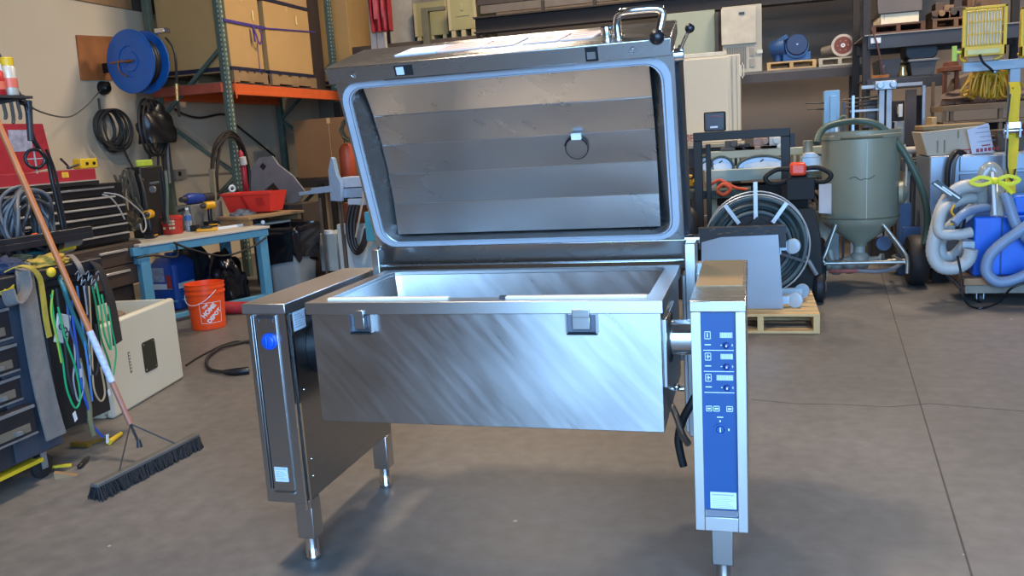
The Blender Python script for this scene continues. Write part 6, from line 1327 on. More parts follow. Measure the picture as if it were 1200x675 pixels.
m = MB(); m.cyl(v0+Vector((0, 0, .06)), v0+Vector((0, 0, -.04)), .045); m.ball(v0+Vector((0, 0, -.07)), .085); m.ball(v0+Vector((-.08, -.03, -.1)), .075); m.ball(v0+Vector((-.24, -.02, -.1)), .05); m.cyl(v0+Vector((0, 0, -.07)), v0+Vector((-.16, -.02, -.11)), .04); m.ball(v0+Vector((-.18, -.02, -.12)), .065); m.cyl(v0+Vector((0, 0, -.07)), v0+Vector((.16, -.05, -.05)), .025); m.cyl(v0+Vector((.15, -.05, -.05)), v0+Vector((.17, -.06, -.05)), .045); m.cyl(v0+Vector((-.2, 0, -.1)), v0+Vector((-.23, .02, .02)), .03); m.build('valve_cluster', VG, tk, bevel=.002)
m = MB(); m.tube(spline([P(972, 318, TY-.2), P(985, 318, TY-.25), P(1005, 317, TY-.25)], 4), .016, 8); hz = m.build('outlet_hose', mat('dull red hose', '#97504a', .5), tk)
m = MB(); m.tube(spline([P(1005, 317, TY-.25), P(1030, 318, TY-.25), P(1048, 314, TY-.2), P(1060, 306, TY-.15)], 4), .017, 8); m.build('outlet_hose', mat('mid grey hose', '#6f6f75', .5), tk)
m = MB(); p = P(1034, 285, TY+.1); m.lathe([(0, 0), (.06, 0), (.06, .04), (0, .04)], p, (.2, -1, .1), 20); m.build('blue_caster', mat('slate blue wheel', '#56647e', .5), tk)
cable([P(957, 168, 4.75), P(960, 158, 4.8), P(968, 149, 4.85), P(985, 144, 4.9), P(1005, 142, 4.95), P(1022, 144, 4.95), P(1038, 153, 4.95), P(1052, 168, 4.9), P(1066, 190, 4.88), P(1078, 215, 4.88), P(1086, 245, 4.9), P(1086, 270, 4.95), P(1082, 288, 4.95)], .026, 'thick dark green hose arching over the top of the tank', mat('dark green hose', '#3e5248', .45), 'hose', 'hose', seg=12)
x0, x1, z0, z1 = rect_at(1054, 238, 1068, 281, 5.55); m = MB(); m.box(x0, x1, 5.55, 5.7, 0, z1); m.box(x0+.02, x1+.1, 5.5, 5.6, z1-.35, z1-.2); solo(m, 'blue_grey_stand', mat('slate blue metal', '#52688c', .5, .1), 'slate blue stand behind the right side of the tank', 'stand', bevel=.004)
for k, (px, py, w, h, cc, lab) in enumerate(((951, 190, 22, 22, '#c2c7cb', 'pale grey casting left of the tank top'), (948, 172, 12, 14, '#8b8d80', 'greenish drum behind the orange tiller head'), (951, 232, 14, 30, '#6a6257', 'brown grey pipes left of the tank belly'))):
    x0, x1, z0, z1 = rect_at(px-w/2, py-h/2, px+w/2, py+h/2, 5.2); m = MB()
    if k == 0: m.box(x0, x1, 5.2, 5.4, z0, z1-.04); m.prism([(x0, z1-.04), (x1, z1-.04), (x1-.05, z1), (x0+.03, z1)], 5.2, 5.4)
    elif k == 1: m.lathe([(0, 0), ((x1-x0)/2, 0), ((x1-x0)/2, z1-z0), (0, z1-z0)], ((x0+x1)/2, 5.35, z0), (0, 0, 1), 20)
    else:
        for j in range(4): m.tube([(x0+.03*j, 5.2+.03*j, z1-.02*j), (x0+.06+.04*j, 5.22, z0+.05*j)], .014, 7)
    solo(m, ['pump_casting', 'small_drum', 'pipe_bundle'][k], mat('bg '+cc, cc, .5, .3), lab, ['casting', 'drum', 'pipes'][k], bevel=.003)
x0, x1, z0, z1 = rect_at(940, 201, 966, 206, 5.25); m = MB(); m.box(x0-.05, x1-.12, 5.15, 5.5, z0-.05, z1-.02); 
for x in (x0-.04, x1-.2):
    for y in (5.17, 5.42): m.box(x, x+.05, y, y+.05, 0, z0-.05)
solo(m, 'dark_rack', DGRY, 'dark rack between the pallet truck and the tank', 'rack')
# ================================================================== grey steel cabinet, carton
Yg = 5.15; Yv = 4.35
x0 = P(1089, 220, Yg).x; zt_ = P(1140, 181, Yg).z; x1 = x0+1.25
gs = E('steel_machine_cabinet', 'large blue-grey steel cabinet behind the loops of grey vacuum hose', 'cabinet', ((x0+x1)/2, Yg+.3, 0))
GS = mat('blue grey brushed sheet', '#8c97a6', .35, .5, .08, 2)
m = MB(); m.box(x0, x1, Yg, Yg+.6, .12, zt_); m.build('cabinet_body', GS, gs, bevel=.01)
x2 = P(1124, 200, Yg).x; zz = P(1150, 200, Yg).z
m = MB(); m.box(x2, x1-.02, Yg-.02, Yg-.001, zz, zt_-.015); m.build('cabinet_drawer', GS, gs, bevel=.004)
m = MB(); m.box(x2, x1-.02, Yg-.015, Yg-.001, .2, zz-.02); m.build('cabinet_door', mat('darker sheet', '#6f7887', .4, .5, .08, 2), gs, bevel=.004)
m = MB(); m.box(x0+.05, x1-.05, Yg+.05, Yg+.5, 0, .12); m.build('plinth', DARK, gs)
m = MB(); Yz = Yv-.2; a = [P(x, y, Yz) for x, y in ((1091, 215), (1099, 211), (1128, 231), (1120, 238))]; m.prism([(p.x, p.z) for p in a], Yz-.01, Yz+.01); pl_ = solo(m, 'black_clip_board', BLK, 'black slatted plate with pale stripes slanting above the grey hoses', 'plate')
m = MB()
for t_ in (.33, .66): m.bar(a[0].lerp(a[3], t_)*.5+a[1].lerp(a[2], t_)*.5-(a[2]-a[1])*.35+Vector((0, -.012, (t_-.5)*.06)), a[0].lerp(a[3], t_)*.5+a[1].lerp(a[2], t_)*.5+(a[2]-a[1])*.35+Vector((0, -.012, (t_-.5)*.06)), .006, .01)
m.M = Matrix()
bmesh.ops.translate(m.bm, verts=m.bm.verts, vec=-pl_.location)
m.build('plate_stripe', WHT, pl_, local=True)
# carton
Yk = 5.2; x0, x1, z0, z1 = rect_at(1079, 150, 1160, 181, Yk); z0 = zt_+.002
KR = mat('worn beige carton', '#a99f8f', .8, 0, .06, 3)
ct = E('long_carton', 'long worn beige carton lying on the blue-grey steel cabinet', 'box', ((x0+x1)/2+.02, Yk+.2, z0))
m = MB(); m.loft([[(x0+.05, Yk, z0), (x1, Yk, z0), (x1, Yk+.45, z0), (x0+.05, Yk+.45, z0)], [(x0, Yk+.02, z1-.02), (x1, Yk+.02, z1+.01), (x1, Yk+.43, z1+.01), (x0, Yk+.43, z1-.02)]]); m.build('box_body', KR, ct, bevel=.006)
m = MB(); m.box(x0+.02, x1-.02, Yk+.04, Yk+.42, z1-.01, z1+.03); m.build('top_flap', mat('brown carton flap', '#86704f', .8, 0, .1, 4), ct, bevel=.01)
m = MB()
for k in range(2): m.box(x0+.12+k*.05, x0+.128+k*.05, Yk-.004, Yk+.01, z0+.02, z0+.12)
m.box(x0+.27, x0+.275, Yk+.0, Yk+.02, z0+.13, z1-.02); m.build('carton_mark', mat('faint brown mark', '#857a68', .8), ct)
m = MB(); xq = P(1120, 177, Yk).x; m.box(xq, xq+.12, Yk-.004, Yk+.01, z0+.03, z0+.04)
for k in range(6): m.box(xq+.01+k*.03, xq+.022+k*.03, Yk-.004, Yk+.01, z0+.004, z0+.022)
m.build('carton_lettering', mat('red carton print', '#9c3a44', .6), ct)
q = [P(x, y, Yk-.04) for x, y in ((1139, 181), (1165, 178), (1158, 144), (1133, 152))]
m = MB(); m.prism([(p.x, max(p.z, z0+.001)) for p in q], Yk-.045, Yk-.04); pp = solo(m, 'paper_sheet', mat('bluish white paper', '#c4c8d8', .6, 0, .03), 'white paper sheet with red print leaning on the long carton', 'paper')
u_ = (q[1]-q[0]).normalized(); v_ = (q[3]-q[0]).normalized()
FR = frame_at(q[0]+Vector((0, -.006, 0)), u_, v_)
m = MB(FR)
for k in range(6): m.box(.03+k*.028, .05+k*.028, .012, .04, 0, .002)
m.box(.07, .13, .055, .065, 0, .002)
m.build('paper_heading', mat('red carton print', '#9c3a44', .6), pp)
m = MB(FR)
for k, (a, b) in enumerate(((.04, .17), (.06, .16), (.03, .14), (.05, .12))): m.box(a, b, .09+k*.035, .095+k*.035, 0, .002)
m.build('paper_print', mat('grey blue print', '#7d86a3', .6), pp)
x0, x1, z0, z1 = rect_at(1165, 152, 1180, 178, 5.5); m = MB(); m.box(x0, x1+.1, 5.4, 5.7, zt_+.002, z1); solo(m, 'dark_carton', mat('dull brown box', '#5b524a', .8), 'dull brown box on the steel cabinet behind the paper sheet', 'box', bevel=.004)
# ================================================================== blue vacuum on a wooden dolly
Yv = 4.35; x0 = P(1141, 290, Yv).x; zt_ = P(1165, 254, Yv).z
w0, w1 = P(1129, 338, Yv-.08), P(1129, 326, Yv-.08)
zd0, zd1 = w0.z-.03, w1.z-.0
dl = E('wooden_dolly', 'low wooden dolly with casters carrying the blue machine', 'dolly', (x0+.3, Yv+.25, 0))
m = MB(); m.box(w0.x, w0.x+1.0, Yv-.1, Yv+.36, zd1-.05, zd1-.001); m.build('dolly_deck', mat('brown plywood deck', '#8b6b4c', .7, 0, .15, 4), dl, bevel=.004)
m = MB(); m.box(w0.x+.01, w0.x+.99, Yv-.09, Yv+.35, zd1-.11, zd1-.051); m.build('dolly_frame', mat('grey plywood edge', '#7c776d', .7, 0, .1), dl, bevel=.003)
for x in (w0.x+.12, w0.x+.88):
    for y in (Yv-.02, Yv+.28): caster(x, y, 0, .04, dl, mt=RUB)
BV = mat('bright blue enamel', '#1b62cf', .35, 0, .03)
vc = E('blue_vacuum_unit', 'bright blue box-shaped vacuum unit standing on the wooden dolly', 'vacuum', (x0+.3, Yv+.2, zd1))
m = MB(); m.box(x0, x0+.85, Yv, Yv+.33, zd1, zt_); m.build('unit_body', BV, vc, bevel=.012)
xs = P(1172, 290, Yv).x; m = MB(); m.box(xs, xs+.012, Yv-.004, Yv+.001, zd1+.01, zt_-.01); m.build('body_seam', mat('seam blue', '#123f86', .5), vc)
xa = P(1187, 240, Yv+.1).x; zc = P(1192, 229, Yv+.1).z; m = MB(); m.box(xa, xa+.5, Yv+.08, Yv+.3, zt_, zc); m.build('unit_head', BV, vc, bevel=.02)
a = P(1128, 283, Yv-.04); b = P(1140, 298, Yv-.04); m = MB(); m.box(a.x, x0, Yv-.04, Yv+.08, b.z, a.z); m.build('inlet_box', mat('pale grey fitting', '#b4bac0', .45), vc, bevel=.006)
m = MB(); p = P(1126, 262, Yv-.05); m.tube([P(1124, 272, Yv-.05), P(1127, 256, Yv-.05)], .03, 12); solo(m, 'hose_nozzle', BLK, 'black nozzle at the end of the grey vacuum hose', 'nozzle')
# corrugated hoses
def corr(pts, r, label, mt, n=10, name='vacuum_hose'):
    P_ = spline(pts, n); m = MB(); m.tube(P_, [r*.93*(1.0 if i % 2 else .94) for i in range(len(P_))], 12); return solo(m, name, mt, label, 'hose', group=None)
HG = mat('pale grey hose', '#a9adae', .5, 0, .05); HB = mat('blue grey hose', '#7388a6', .45, 0, .05)
yy = Yv-.05
corr([P(1152, 224, Yv+.2), P(1140, 218, Yv), P(1122, 222, yy), P(1106, 240, yy), P(1097, 270, yy-.05), P(1093, 296, yy-.05), P(1102, 312, yy-.05), P(1120, 314, yy-.05), P(1134, 305, yy-.05), P(1138, 292, yy-.06)], .052, 'outer pale grey vacuum hose looping left of the blue unit', HG)
corr([P(1150, 236, Yv+.22), P(1134, 250, Yv+.05), P(1112, 268, yy+.05), P(1101, 284, yy+.1), P(1104, 300, yy+.1), P(1118, 300, yy+.12), P(1134, 284, Yv+.0)], .05, 'inner pale grey vacuum hose loop behind the outer loop', HG)
corr([P(1138, 272, yy-.1), P(1120, 275, yy-.12), P(1101, 272, yy-.1), P(1104, 248, yy-.06), P(1122, 236, yy), P(1140, 232, yy+.1)], .042, 'short pale hose crossing the loops beside the black nozzle', HG)
corr([P(1118, 262, yy-.16), P(1130, 250, yy-.12), P(1148, 244, yy), P(1170, 243, Yv+.15)], .034, 'blue-grey hose running from the black nozzle over the blue unit', HB)
corr([P(1178, 226, Yv-.06), P(1184, 244, Yv-.08), P(1190, 262, Yv-.1), P(1200, 276, Yv-.1), P(1215, 290, Yv-.1)], .04, 'blue-grey hose coming down from the yellow ribbon to the right edge', HB)
corr([P(1214, 256, Yv-.16), P(1196, 270, Yv-.16), P(1176, 284, Yv-.16), P(1160, 300, Yv-.16), P(1156, 318, Yv-.16), P(1168, 330, Yv-.17), P(1188, 328, Yv-.17), P(1214, 316, Yv-.17)], .042, 'large blue-grey hose loop in front of the blue unit', HB, 12)
CLR = mat('clear tube', '#cfd2cc', .15, 0, .03, trans=.6)
cable([P(1150, 244, Yv+.12), P(1150, 222, Yv+.1), P(1154, 202, Yv+.1), P(1162, 197, Yv+.1), P(1169, 208, Yv+.08), P(1170, 232, Yv+.02), P(1168, 254, Yv-.02)], .045, 'clear tube bent over the top of the blue unit', CLR, 'clear_tube', 'tube', seg=12)
m = MB(); m.tube([P(1163, 202, Yv-.1), P(1166, 252, Yv-.07)], .01, 8); solo(m, 'white_tie_rod', WHT, 'thin white rod in front of the clear tube', 'rod')
RIB = mat('lime yellow ribbon', '#dfdc30', .6, 0, .08)
m = MB(); p = P(1166, 212, Yv-.12)
for s in (-1, 1): m.tube(spline([p, p+Vector((s*.08, 0, .03)), p+Vector((s*.15, 0, .0)), p+Vector((s*.09, 0, -.025)), p], 4), .014, 6, flat=.5)
m.tube(spline([p, p+Vector((.05, 0, -.03)), p+Vector((.11, 0, -.09))], 3), .014, 6); m.ball(p, .025); solo(m, 'ribbon_bow', RIB, 'lime yellow ribbon bow tied round the tubes above the blue unit', 'ribbon')
cable([P(1111, 238, Yg-.1), P(1110, 215, Yg-.08), P(1112, 192, Yg-.07), P(1119, 179, Yg-.05), P(1126, 178, Yg+.02), P(1130, 181, Yg+.05)], .02, 'thick black cable hooked over the top of the steel cabinet', CAB)
cable([P(1115, 236, Yg-.1), P(1117, 210, Yg-.09), P(1119, 190, Yg-.08), P(1123, 182, Yg-.05)], .012, 'thinner grey cable beside the thick black one on the steel cabinet', GCAB)
cable([P(1119, 240, yy-.12), P(1115, 248, yy-.14), P(1120, 256, yy-.14), P(1114, 264, yy-.14), P(1121, 258, yy-.15)], .008, 'small tangle of orange-yellow cable on the grey hoses', mat('amber cable', '#c99a2a', .5))
cable([P(1122, 300, yy-.1), P(1126, 320, yy-.1), P(1128, 345, yy-.15), PZ(1136, 358, .01), PZ(1150, 361, .01), PZ(1170, 355, .01), P(1185, 338, Yv-.22), P(1206, 330, Yv-.22)], .008, 'thin black cord trailing below the wooden dolly', CAB)
cable([P(1106, 312, 4.5), P(1112, 324, 4.4), P(1122, 334, 4.3), P(1128, 342, 4.2)], .014, 'short dark hose at the floor left of the wooden dolly', mat('dark hose brown', '#3a3331', .5), 'hose', 'hose')
# ================================================================== twin work light on a light blue stand
Yw = 4.92; LBP = mat('powder blue paint', '#94a9ba', .45, 0, .05)
xp = P(1188, 100, Yw).x; zb_ = (P(1130, 83, Yw).z+P(1198, 82, Yw).z)/2; zt_ = zb_+.07
wl = E('twin_work_light', 'powder blue T-shaped stand with two yellow caged work lights on top', 'work light', (xp, Yw, 0))
m = MB(); m.box(P(1128, 78, Yw).x, xp+.55, Yw-.035, Yw+.035, zb_, zt_); m.build('crossbar', LBP, wl, bevel=.004)
m = MB(); m.box(xp-.035, xp+.035, Yw-.03, Yw+.03, .1, zb_); m.build('stand_post', LBP, wl, bevel=.004)
for a in (0, PI): m = MB(); m.bar((xp, Yw, .16), (xp+.35*math.cos(a), Yw, .016), .03, .03); m.build('stand_foot', LBP, wl)
YG = mat('safety yellow', '#f0bf1a', .45, 0, .06)
def lamp_head(px0, px1, py0, py1, pyl):
    x0, x1, z0, z1 = rect_at(px0, py0, px1, py1, Yw-.12); h = MB(); t = .018
    h.box(x0, x0+t, Yw-.13, Yw-.10, z0, z1); h.box(x1-t, x1, Yw-.13, Yw-.10, z0, z1); h.box(x0, x1, Yw-.13, Yw-.10, z1-t, z1); h.box(x0, x1, Yw-.13, Yw-.10, z0, z0+.07)
    cg = h.build('light_cage', YG, wl, bevel=.003)
    n = 15; m = MB()
    for i in range(1, n): x = x0+(x1-x0)*i/n; m.tube([(x, Yw-.125, z0+.07), (x, Yw-.125, z1-t)], .004, 6)
    for j in (1, 2): z = z0+.07+(z1-z0-.09)*j/3; m.tube([(x0, Yw-.12, z), (x1, Yw-.12, z)], .003, 6)
    m.build('cage_bars', YG, cg)
    m = MB(); m.box(x0+.02, x1-.02, Yw-.09, Yw+.0, z0+.06, z1-.02); m.build('lamp_housing', mat('aged yellow housing', '#c9b65a', .5, 0, .08), cg, bevel=.01)
    m = MB(); m.box(x0+.035, x1-.035, Yw-.094, Yw-.0905, z0+.085, z1-.04); m.build('lamp_glass', mat('cream lamp glass', '#c9bfa0', .15, 0, .03), cg)
    m = MB(); m.box(x0+.03, x1-.05, Yw-.145, Yw-.131, z0+.012, z0+.045); m.build('cage_plate', mat('worn pale yellow', '#ddd18a', .5), cg)
    m = MB(); m.tube(spline([(x0+.01, Yw-.06, z0+.02), (x0+.005, Yw-.06, zt_+.03), (x0+.04, Yw-.05, zt_+.008)], 3), .009, 6); m.tube(spline([(x1-.01, Yw-.06, z0+.02), (x1-.01, Yw-.06, zt_+.03), (x1-.06, Yw-.05, zt_+.008)], 3), .009, 6); m.build('yoke', YG, cg)
    return x0, x1, z0, z1
x0, x1, z0, z1 = lamp_head(1128, 1180, 7, 65, 66)
m = MB(); p = P(1120, 62, Yw-.1); m.cyl((p.x, Yw-.1, p.z), (x0, Yw-.1, p.z), .012); m.bar((p.x-.01, Yw-.1, p.z-.06), (p.x-.01, Yw-.1, p.z+.05), .03, .03); m.build('tilt_knob', mat('lime knob', '#b9c832', .45), wl)
lamp_head(1196, 1248, 6, 64, 66)
m = MB(); a = P(1150, 72, Yw-.05); m.box(P(1133, 70, Yw).x, P(1170, 70, Yw).x, Yw-.04, Yw+.03, zt_+.001, zt_+.05); m.build('junction_box', mat('dusty pink cream', '#b79c84', .5), wl, bevel=.004)
m = MB(); m.tube(spline([P(1148, 64, Yw-.16), P(1152, 73, Yw-.15), P(1160, 80, Yw-.14), P(1164, 84, Yw-.12)], 4), .009, 7); m.build('lamp_cord', CAB, wl)
# cord pile hung on the stand
YC = mat('yellow cord', '#b98a1c', .55, 0, .15)
cp_ = E('cord_pile', 'spread pile of yellow extension cord below the caged work light', 'cord pile', P(1158, 112, 5.0))
rnd = random.Random(21)
for k in range(46):
    top = P(1158+rnd.uniform(-9, 9), 83+rnd.uniform(-3, 5), 4.98+rnd.uniform(-.05, .1)); f = rnd.uniform(-1, 1)
    end = P(1157+f*31, 111-abs(f)*2+rnd.uniform(-5, 4), 4.95+rnd.uniform(-.05, .15)); mid = top.lerp(end, .5)+Vector((f*.03, rnd.uniform(-.05, .0), .04+rnd.uniform(0, .05)))
    m = MB(); m.tube(spline([top, mid, end, end+Vector((-f*.05, .02, -.0)), mid+Vector((0, .03, -.06))], 4), .0085, 6); m.build('cord_strand', YC, cp_)
m = MB(); a = P(1165, 84, 4.96); m.ball(a, .03); m.build('cord_tie', ZINC, cp_)
cable([P(1186, 104, Yw-.06), P(1196, 98, 4.9), P(1206, 112, 4.9), P(1198, 114, 4.9)], .009, 'loose yellow cord end right of the powder blue post', YC)
# yellow tie-down strap with ratchet
st_ = ribbon([P(1188, 96, Yw-.05), P(1190, 106, Yw-.06), P(1188, 130, Yw-.065), P(1188, 160, Yw-.065), P(1186, 190, Yw-.06), P(1184, 218, Yw-.06), P(1185, 242, Yw-.05)], .07, (1, 0, 0), .006)
ts = solo(st_, 'tie_down_strap', mat('bright yellow strap', '#efc40e', .6, 0, .05, 20), 'bright yellow tie-down strap hanging down the powder blue post', 'strap')
x0, x1, z0, z1 = rect_at(1178, 145, 1195, 161, Yw-.1)
rt = E('strap_ratchet', 'steel ratchet buckle on the bright yellow strap', 'ratchet', ((x0+x1)/2, Yw-.1, z0))
m = MB(); m.box(x0, x0+.012, Yw-.14, Yw-.07, z0, z1); m.box(x1-.012, x1, Yw-.14, Yw-.07, z0, z1); m.build('ratchet_frame', ZINC, rt)
m = MB(); m.cyl((x0-.01, Yw-.11, (z0+z1)/2), (x1+.01, Yw-.11, (z0+z1)/2), .022); m.box(x0+.01, x1-.01, Yw-.15, Yw-.14, z1-.03, z1+.01); m.build('ratchet_spindle', CH, rt)
m = MB(); m.box(x1+.015, x1+.09, Yw-.13, Yw-.09, z0+.01, z1+.0); m.build('red_grip', mat('dark red grip', '#8f2437', .5), rt, bevel=.006)
m = MB(); m.tube(spline([P(1184, 110, Yw-.1), P(1182, 130, Yw-.1), P(1180, 143, Yw-.1)], 3), .006, 6); m.tube(spline([P(1181, 163, Yw-.1), P(1180, 195, Yw-.1), P(1186, 212, Yw-.1), P(1190, 198, Yw-.1)], 3), .007, 6); m.build('black_cord', CAB, rt)
# ================================================================== RIGHT SHELVING
Yr = 7.0
SM = mat('slate shelf paint', '#3c3c40', .5, .1, .1); DKM = mat('sooty metal', '#2c2726', .6, .1, .1)
xp = P(1016, 100, Yr).x; xe = P(1216, 60, Yr).x
zA = (P(1022, 48, Yr).z+P(1130, 32, Yr).z)/2+.02; zB_ = (P(1025, 94, Yr).z+P(1100, 90, Yr).z)/2+.01
rs = E('storage_shelving', 'slate grey shelving unit filled with pallets and totes at the right', 'shelving', ((xp+xe)/2, Yr+.4, 0))
for x in (xp-.04, xe): 
    for y in (Yr, Yr+.9):
        m = MB(); m.box(x, x+.07, y, y+.07, 0, 3.4); ps = m.build('post', DKM, rs, bevel=.003)
for y in (Yr-.02, Yr+.86): m = MB(); m.box(xp, xe, y, y+.08, zA-.13, zA-.002); m.build('shelf_beam', SM, rs, bevel=.004)
m = MB(); m.box(xp-.03, xe+.03, Yr-.03, Yr+.95, zA, zA+.012); m.build('shelf_deck', mat('pale worn deck edge', '#8f8880', .6, 0, .1, 6), rs)
m = MB(); m.box(xp, xp+.72, Yr-.02, Yr+.06, zB_-.10, zB_-.002); m.build('shelf_beam', SM, rs, bevel=.004)
m = MB(); m.box(xp, xp+.75, Yr-.02, Yr+.95, zB_, zB_+.012); m.build('shelf_deck', SM, rs)
m = MB(); q = P(1021, 46, Yr-.04); m.cb((xp+.07, Yr-.04, zA-.05), (.09, .03, .05)); m.build('white_bracket', WHT, rs)
m = MB(); m.tube([P(1021, 32, Yr-.06), P(1028, 52, Yr-.06), P(1036, 88, Yr-.05)], .009, 6); solo(m, 'leaning_rod', mat('rusty rod', '#5c3a34', .6), 'thin rusty rod leaning on the upper shelf edge', 'rod')
# pallet with a bin on the upper shelf
a, b = P(1022, 34, Yr), P(1085, 34, Yr); zz = zA+.013
pallet((a.x+b.x)/2, Yr+.4, zz, b.x-a.x, .75, 'dark reddish pallet on the upper right shelf', mat('reddish dark wood', '#5e4034', .8, 0, .15), n=5, h=.09)
x0, x1, _, _ = rect_at(1032, 10, 1077, 30, Yr+.05)
db = E('lidded_bin', 'grey bin with a cream lower panel on the dark reddish pallet', 'bin', ((x0+x1)/2, Yr+.3, zz+.09)); zq = P(1050, 15, Yr).z
m = MB(); m.box(x0, x1, Yr+.05, Yr+.6, zz+.091, zq); m.build('bin_base', mat('cream carton panel', '#e6d9ba', .6, 0, .05), db, bevel=.004)
m = MB(); m.loft([[(x0-.03, Yr+.03, zq), (x1+.03, Yr+.03, zq), (x1+.03, Yr+.62, zq), (x0-.03, Yr+.62, zq)], [(x0-.05, Yr+.06, zq+.35), (x1+.03, Yr+.06, zq+.35), (x1+.03, Yr+.6, zq+.35), (x0-.05, Yr+.6, zq+.35)]]); m.build('bin_top', mat('dark taupe wrap', '#5d554f', .5, 0, .12, 3), db, bevel=.01)
m = MB(); m.box(x0+.03, x0+.035, Yr+.046, Yr+.05, zz+.14, zq-.005); m.build('panel_seam', mat('brown seam', '#85755c', .6), db)
a, b = P(1094, 32, Yr), P(1150, 28, Yr)
pallet((a.x+b.x)/2, Yr+.4, zz, b.x-a.x, .7, 'brown pallet with machine parts on the upper right shelf', mat('brown pallet wood', '#6b503a', .8, 0, .15), n=5, h=.10)
rnd = random.Random(31)
for k, (px, w, h, cc, lab) in enumerate(((1103, .09, .16, '#5b4534', 'dark brown machine part at the left of the brown pallet'), (1113, .11, .13, '#8a6a46', 'tan block in the middle of the brown pallet'), (1124, .08, .2, '#473c34', 'black brown part at the right of the brown pallet'))):
    x = P(px, 25, Yr+.1).x; m = MB(); m.box(x-w, x+w*.8, Yr+.1, Yr+.4, zz+.101, zz+.101+h*.5); m.box(x-w*.5, x+w*.4, Yr+.15, Yr+.35, zz+.1+h*.5, zz+.1+h); m.cyl((x-w*.7, Yr+.09, zz+.15), (x-w*.7, Yr+.06, zz+.15), .03); solo(m, 'machine_part', mat('part'+cc, cc, .6, .1), lab, 'part', bevel=.004)
m = MB(); m.tube(spline([P(1140, 8, Yr+.1), P(1142, 0, Yr+.1), P(1150, -6, Yr+.1)], 3), .02, 6); m.box(P(1138, 0, Yr).x, P(1178, 0, Yr).x, Yr+.15, Yr+.5, zA+.014, zA+.5); o_ = solo(m, 'timber_frame', mat('brown pallet wood', '#6b503a', .8), 'brown timber frame behind the top of the caged work light', 'frame', bevel=.005)
# totes on the middle shelf
zz = zB_+.013
x0, x1, _, z1 = rect_at(1029, 69, 1056, 90, Yr+.05); m = MB(); m.loft([[(x0+.02, Yr+.05, zz), (x1-.02, Yr+.05, zz), (x1-.02, Yr+.5, zz), (x0+.02, Yr+.5, zz)], [(x0, Yr+.03, z1), (x1, Yr+.03, z1), (x1, Yr+.52, z1), (x0, Yr+.52, z1)]]); vt = solo(m, 'charcoal_tote', mat('charcoal tote', '#3e3d40', .5), 'charcoal tote with white lettering on the middle right shelf', 'tote', bevel=.006)
text('tote_lettering', 'V', .045, frame_at(((x0+x1)/2-.06, Yr+.036, zz+(z1-zz)*.6), (1, 0, 0), (0, .1, 1)), mat('grey lettering', '#a8a6a2', .5), vt, .002)
m = MB(); x, _, _, _ = rect_at(1059, 80, 1062, 90, Yr-.0); m.lathe([(0, 0), (.045, 0), (.05, .02), (.03, .08), (.035, .1), (0, .12)], (x, Yr+.06, zz), (0, 0, 1), 18); solo(m, 'brass_fitting', mat('shiny brass', '#c9b98a', .25, .9), 'small shiny brass fitting standing right of the charcoal tote', 'fitting')
x0, x1, _, z1 = rect_at(1066, 72, 1097, 92, Yr+.05); m = MB(); m.loft([[(x0+.02, Yr+.05, zz), (x1-.02, Yr+.05, zz), (x1-.02, Yr+.5, zz), (x0+.02, Yr+.5, zz)], [(x0, Yr+.03, z1), (x1, Yr+.03, z1), (x1, Yr+.52, z1), (x0, Yr+.52, z1)]]); gt = solo(m, 'grey_tote', mat('mid grey tote', '#5e6064', .45), 'mid grey tote on the middle right shelf', 'tote', bevel=.006)
m = MB(); m.box(x0-.02, x1+.02, Yr+.01, Yr+.54, z1+.001, z1+.025); m.build('tote_lid', mat('lighter grey lid', '#6f7176', .45), gt, bevel=.004)
x0, x1, _, z1b = rect_at(1062, 47, 1100, 70, Yr+.12); m = MB(); pts = rr(x0, x1, z1+.028, z1b+.06, .07, 5); m.prism(pts, Yr+.15, Yr+.5); solo(m, 'dark_tub', mat('dark blue grey tub', '#36383e', .5), 'dark rounded tub standing on the mid grey tote', 'tub', bevel=.01)
m = MB(); m.box(P(1018, 92, Yr-.03).x+.03, P(1042, 92, Yr-.03).x, Yr-.04+.02, Yr+.0, zz, zz+.03); solo(m, 'orange_plank', mat('orange timber', '#a3642f', .7), 'short orange plank at the left end of the middle right shelf', 'plank')
# machine below: pale column pair, rods
a0, a1, b0_, b1_ = rect_at(1030, 105, 1045, 158, 6.5)
mc = E('column_machine', 'pale grey twin-column machine below the middle right shelf', 'machine', ((a0+a1)/2, 6.6, 0))
m = MB(); m.box(a0, (a0+a1)/2-.008, 6.5, 6.62, .2, b1_); m.box((a0+a1)/2+.008, a1, 6.5, 6.62, .2, b1_); m.build('twin_column', mat('pale grey casting', '#a5a7aa', .45, .3, .1), mc, bevel=.003)
m = MB(); m.box(a0-.04, a1+.03, 6.45, 6.65, b1_+.001, b1_+.08); m.cyl((a0, 6.44, b1_+.04), (a0, 6.4, b1_+.04), .03); m.cyl((a1, 6.44, b1_+.04), (a1, 6.4, b1_+.04), .03); m.build('head_block', ZINC, mc, bevel=.004)
m = MB(); q0 = P(1010, 98, 6.5); m.box(q0.x, a0-.04, 6.5, 6.56, b1_+.02, b1_+.05); m.box(q0.x-.1, a0-.0, 6.52, 6.56, b1_-.19, b1_-.17); m.box(a1+.03, a1+.26, 6.5, 6.56, b1_+.02, b1_+.05); m.build('cross_rail', mat('pale grey casting', '#a5a7aa', .45, .3), mc)
m = MB(); m.box(a0-.03, a1+.03, 6.45, 6.68, 0, .2); m.build('machine_base', DKM, mc)
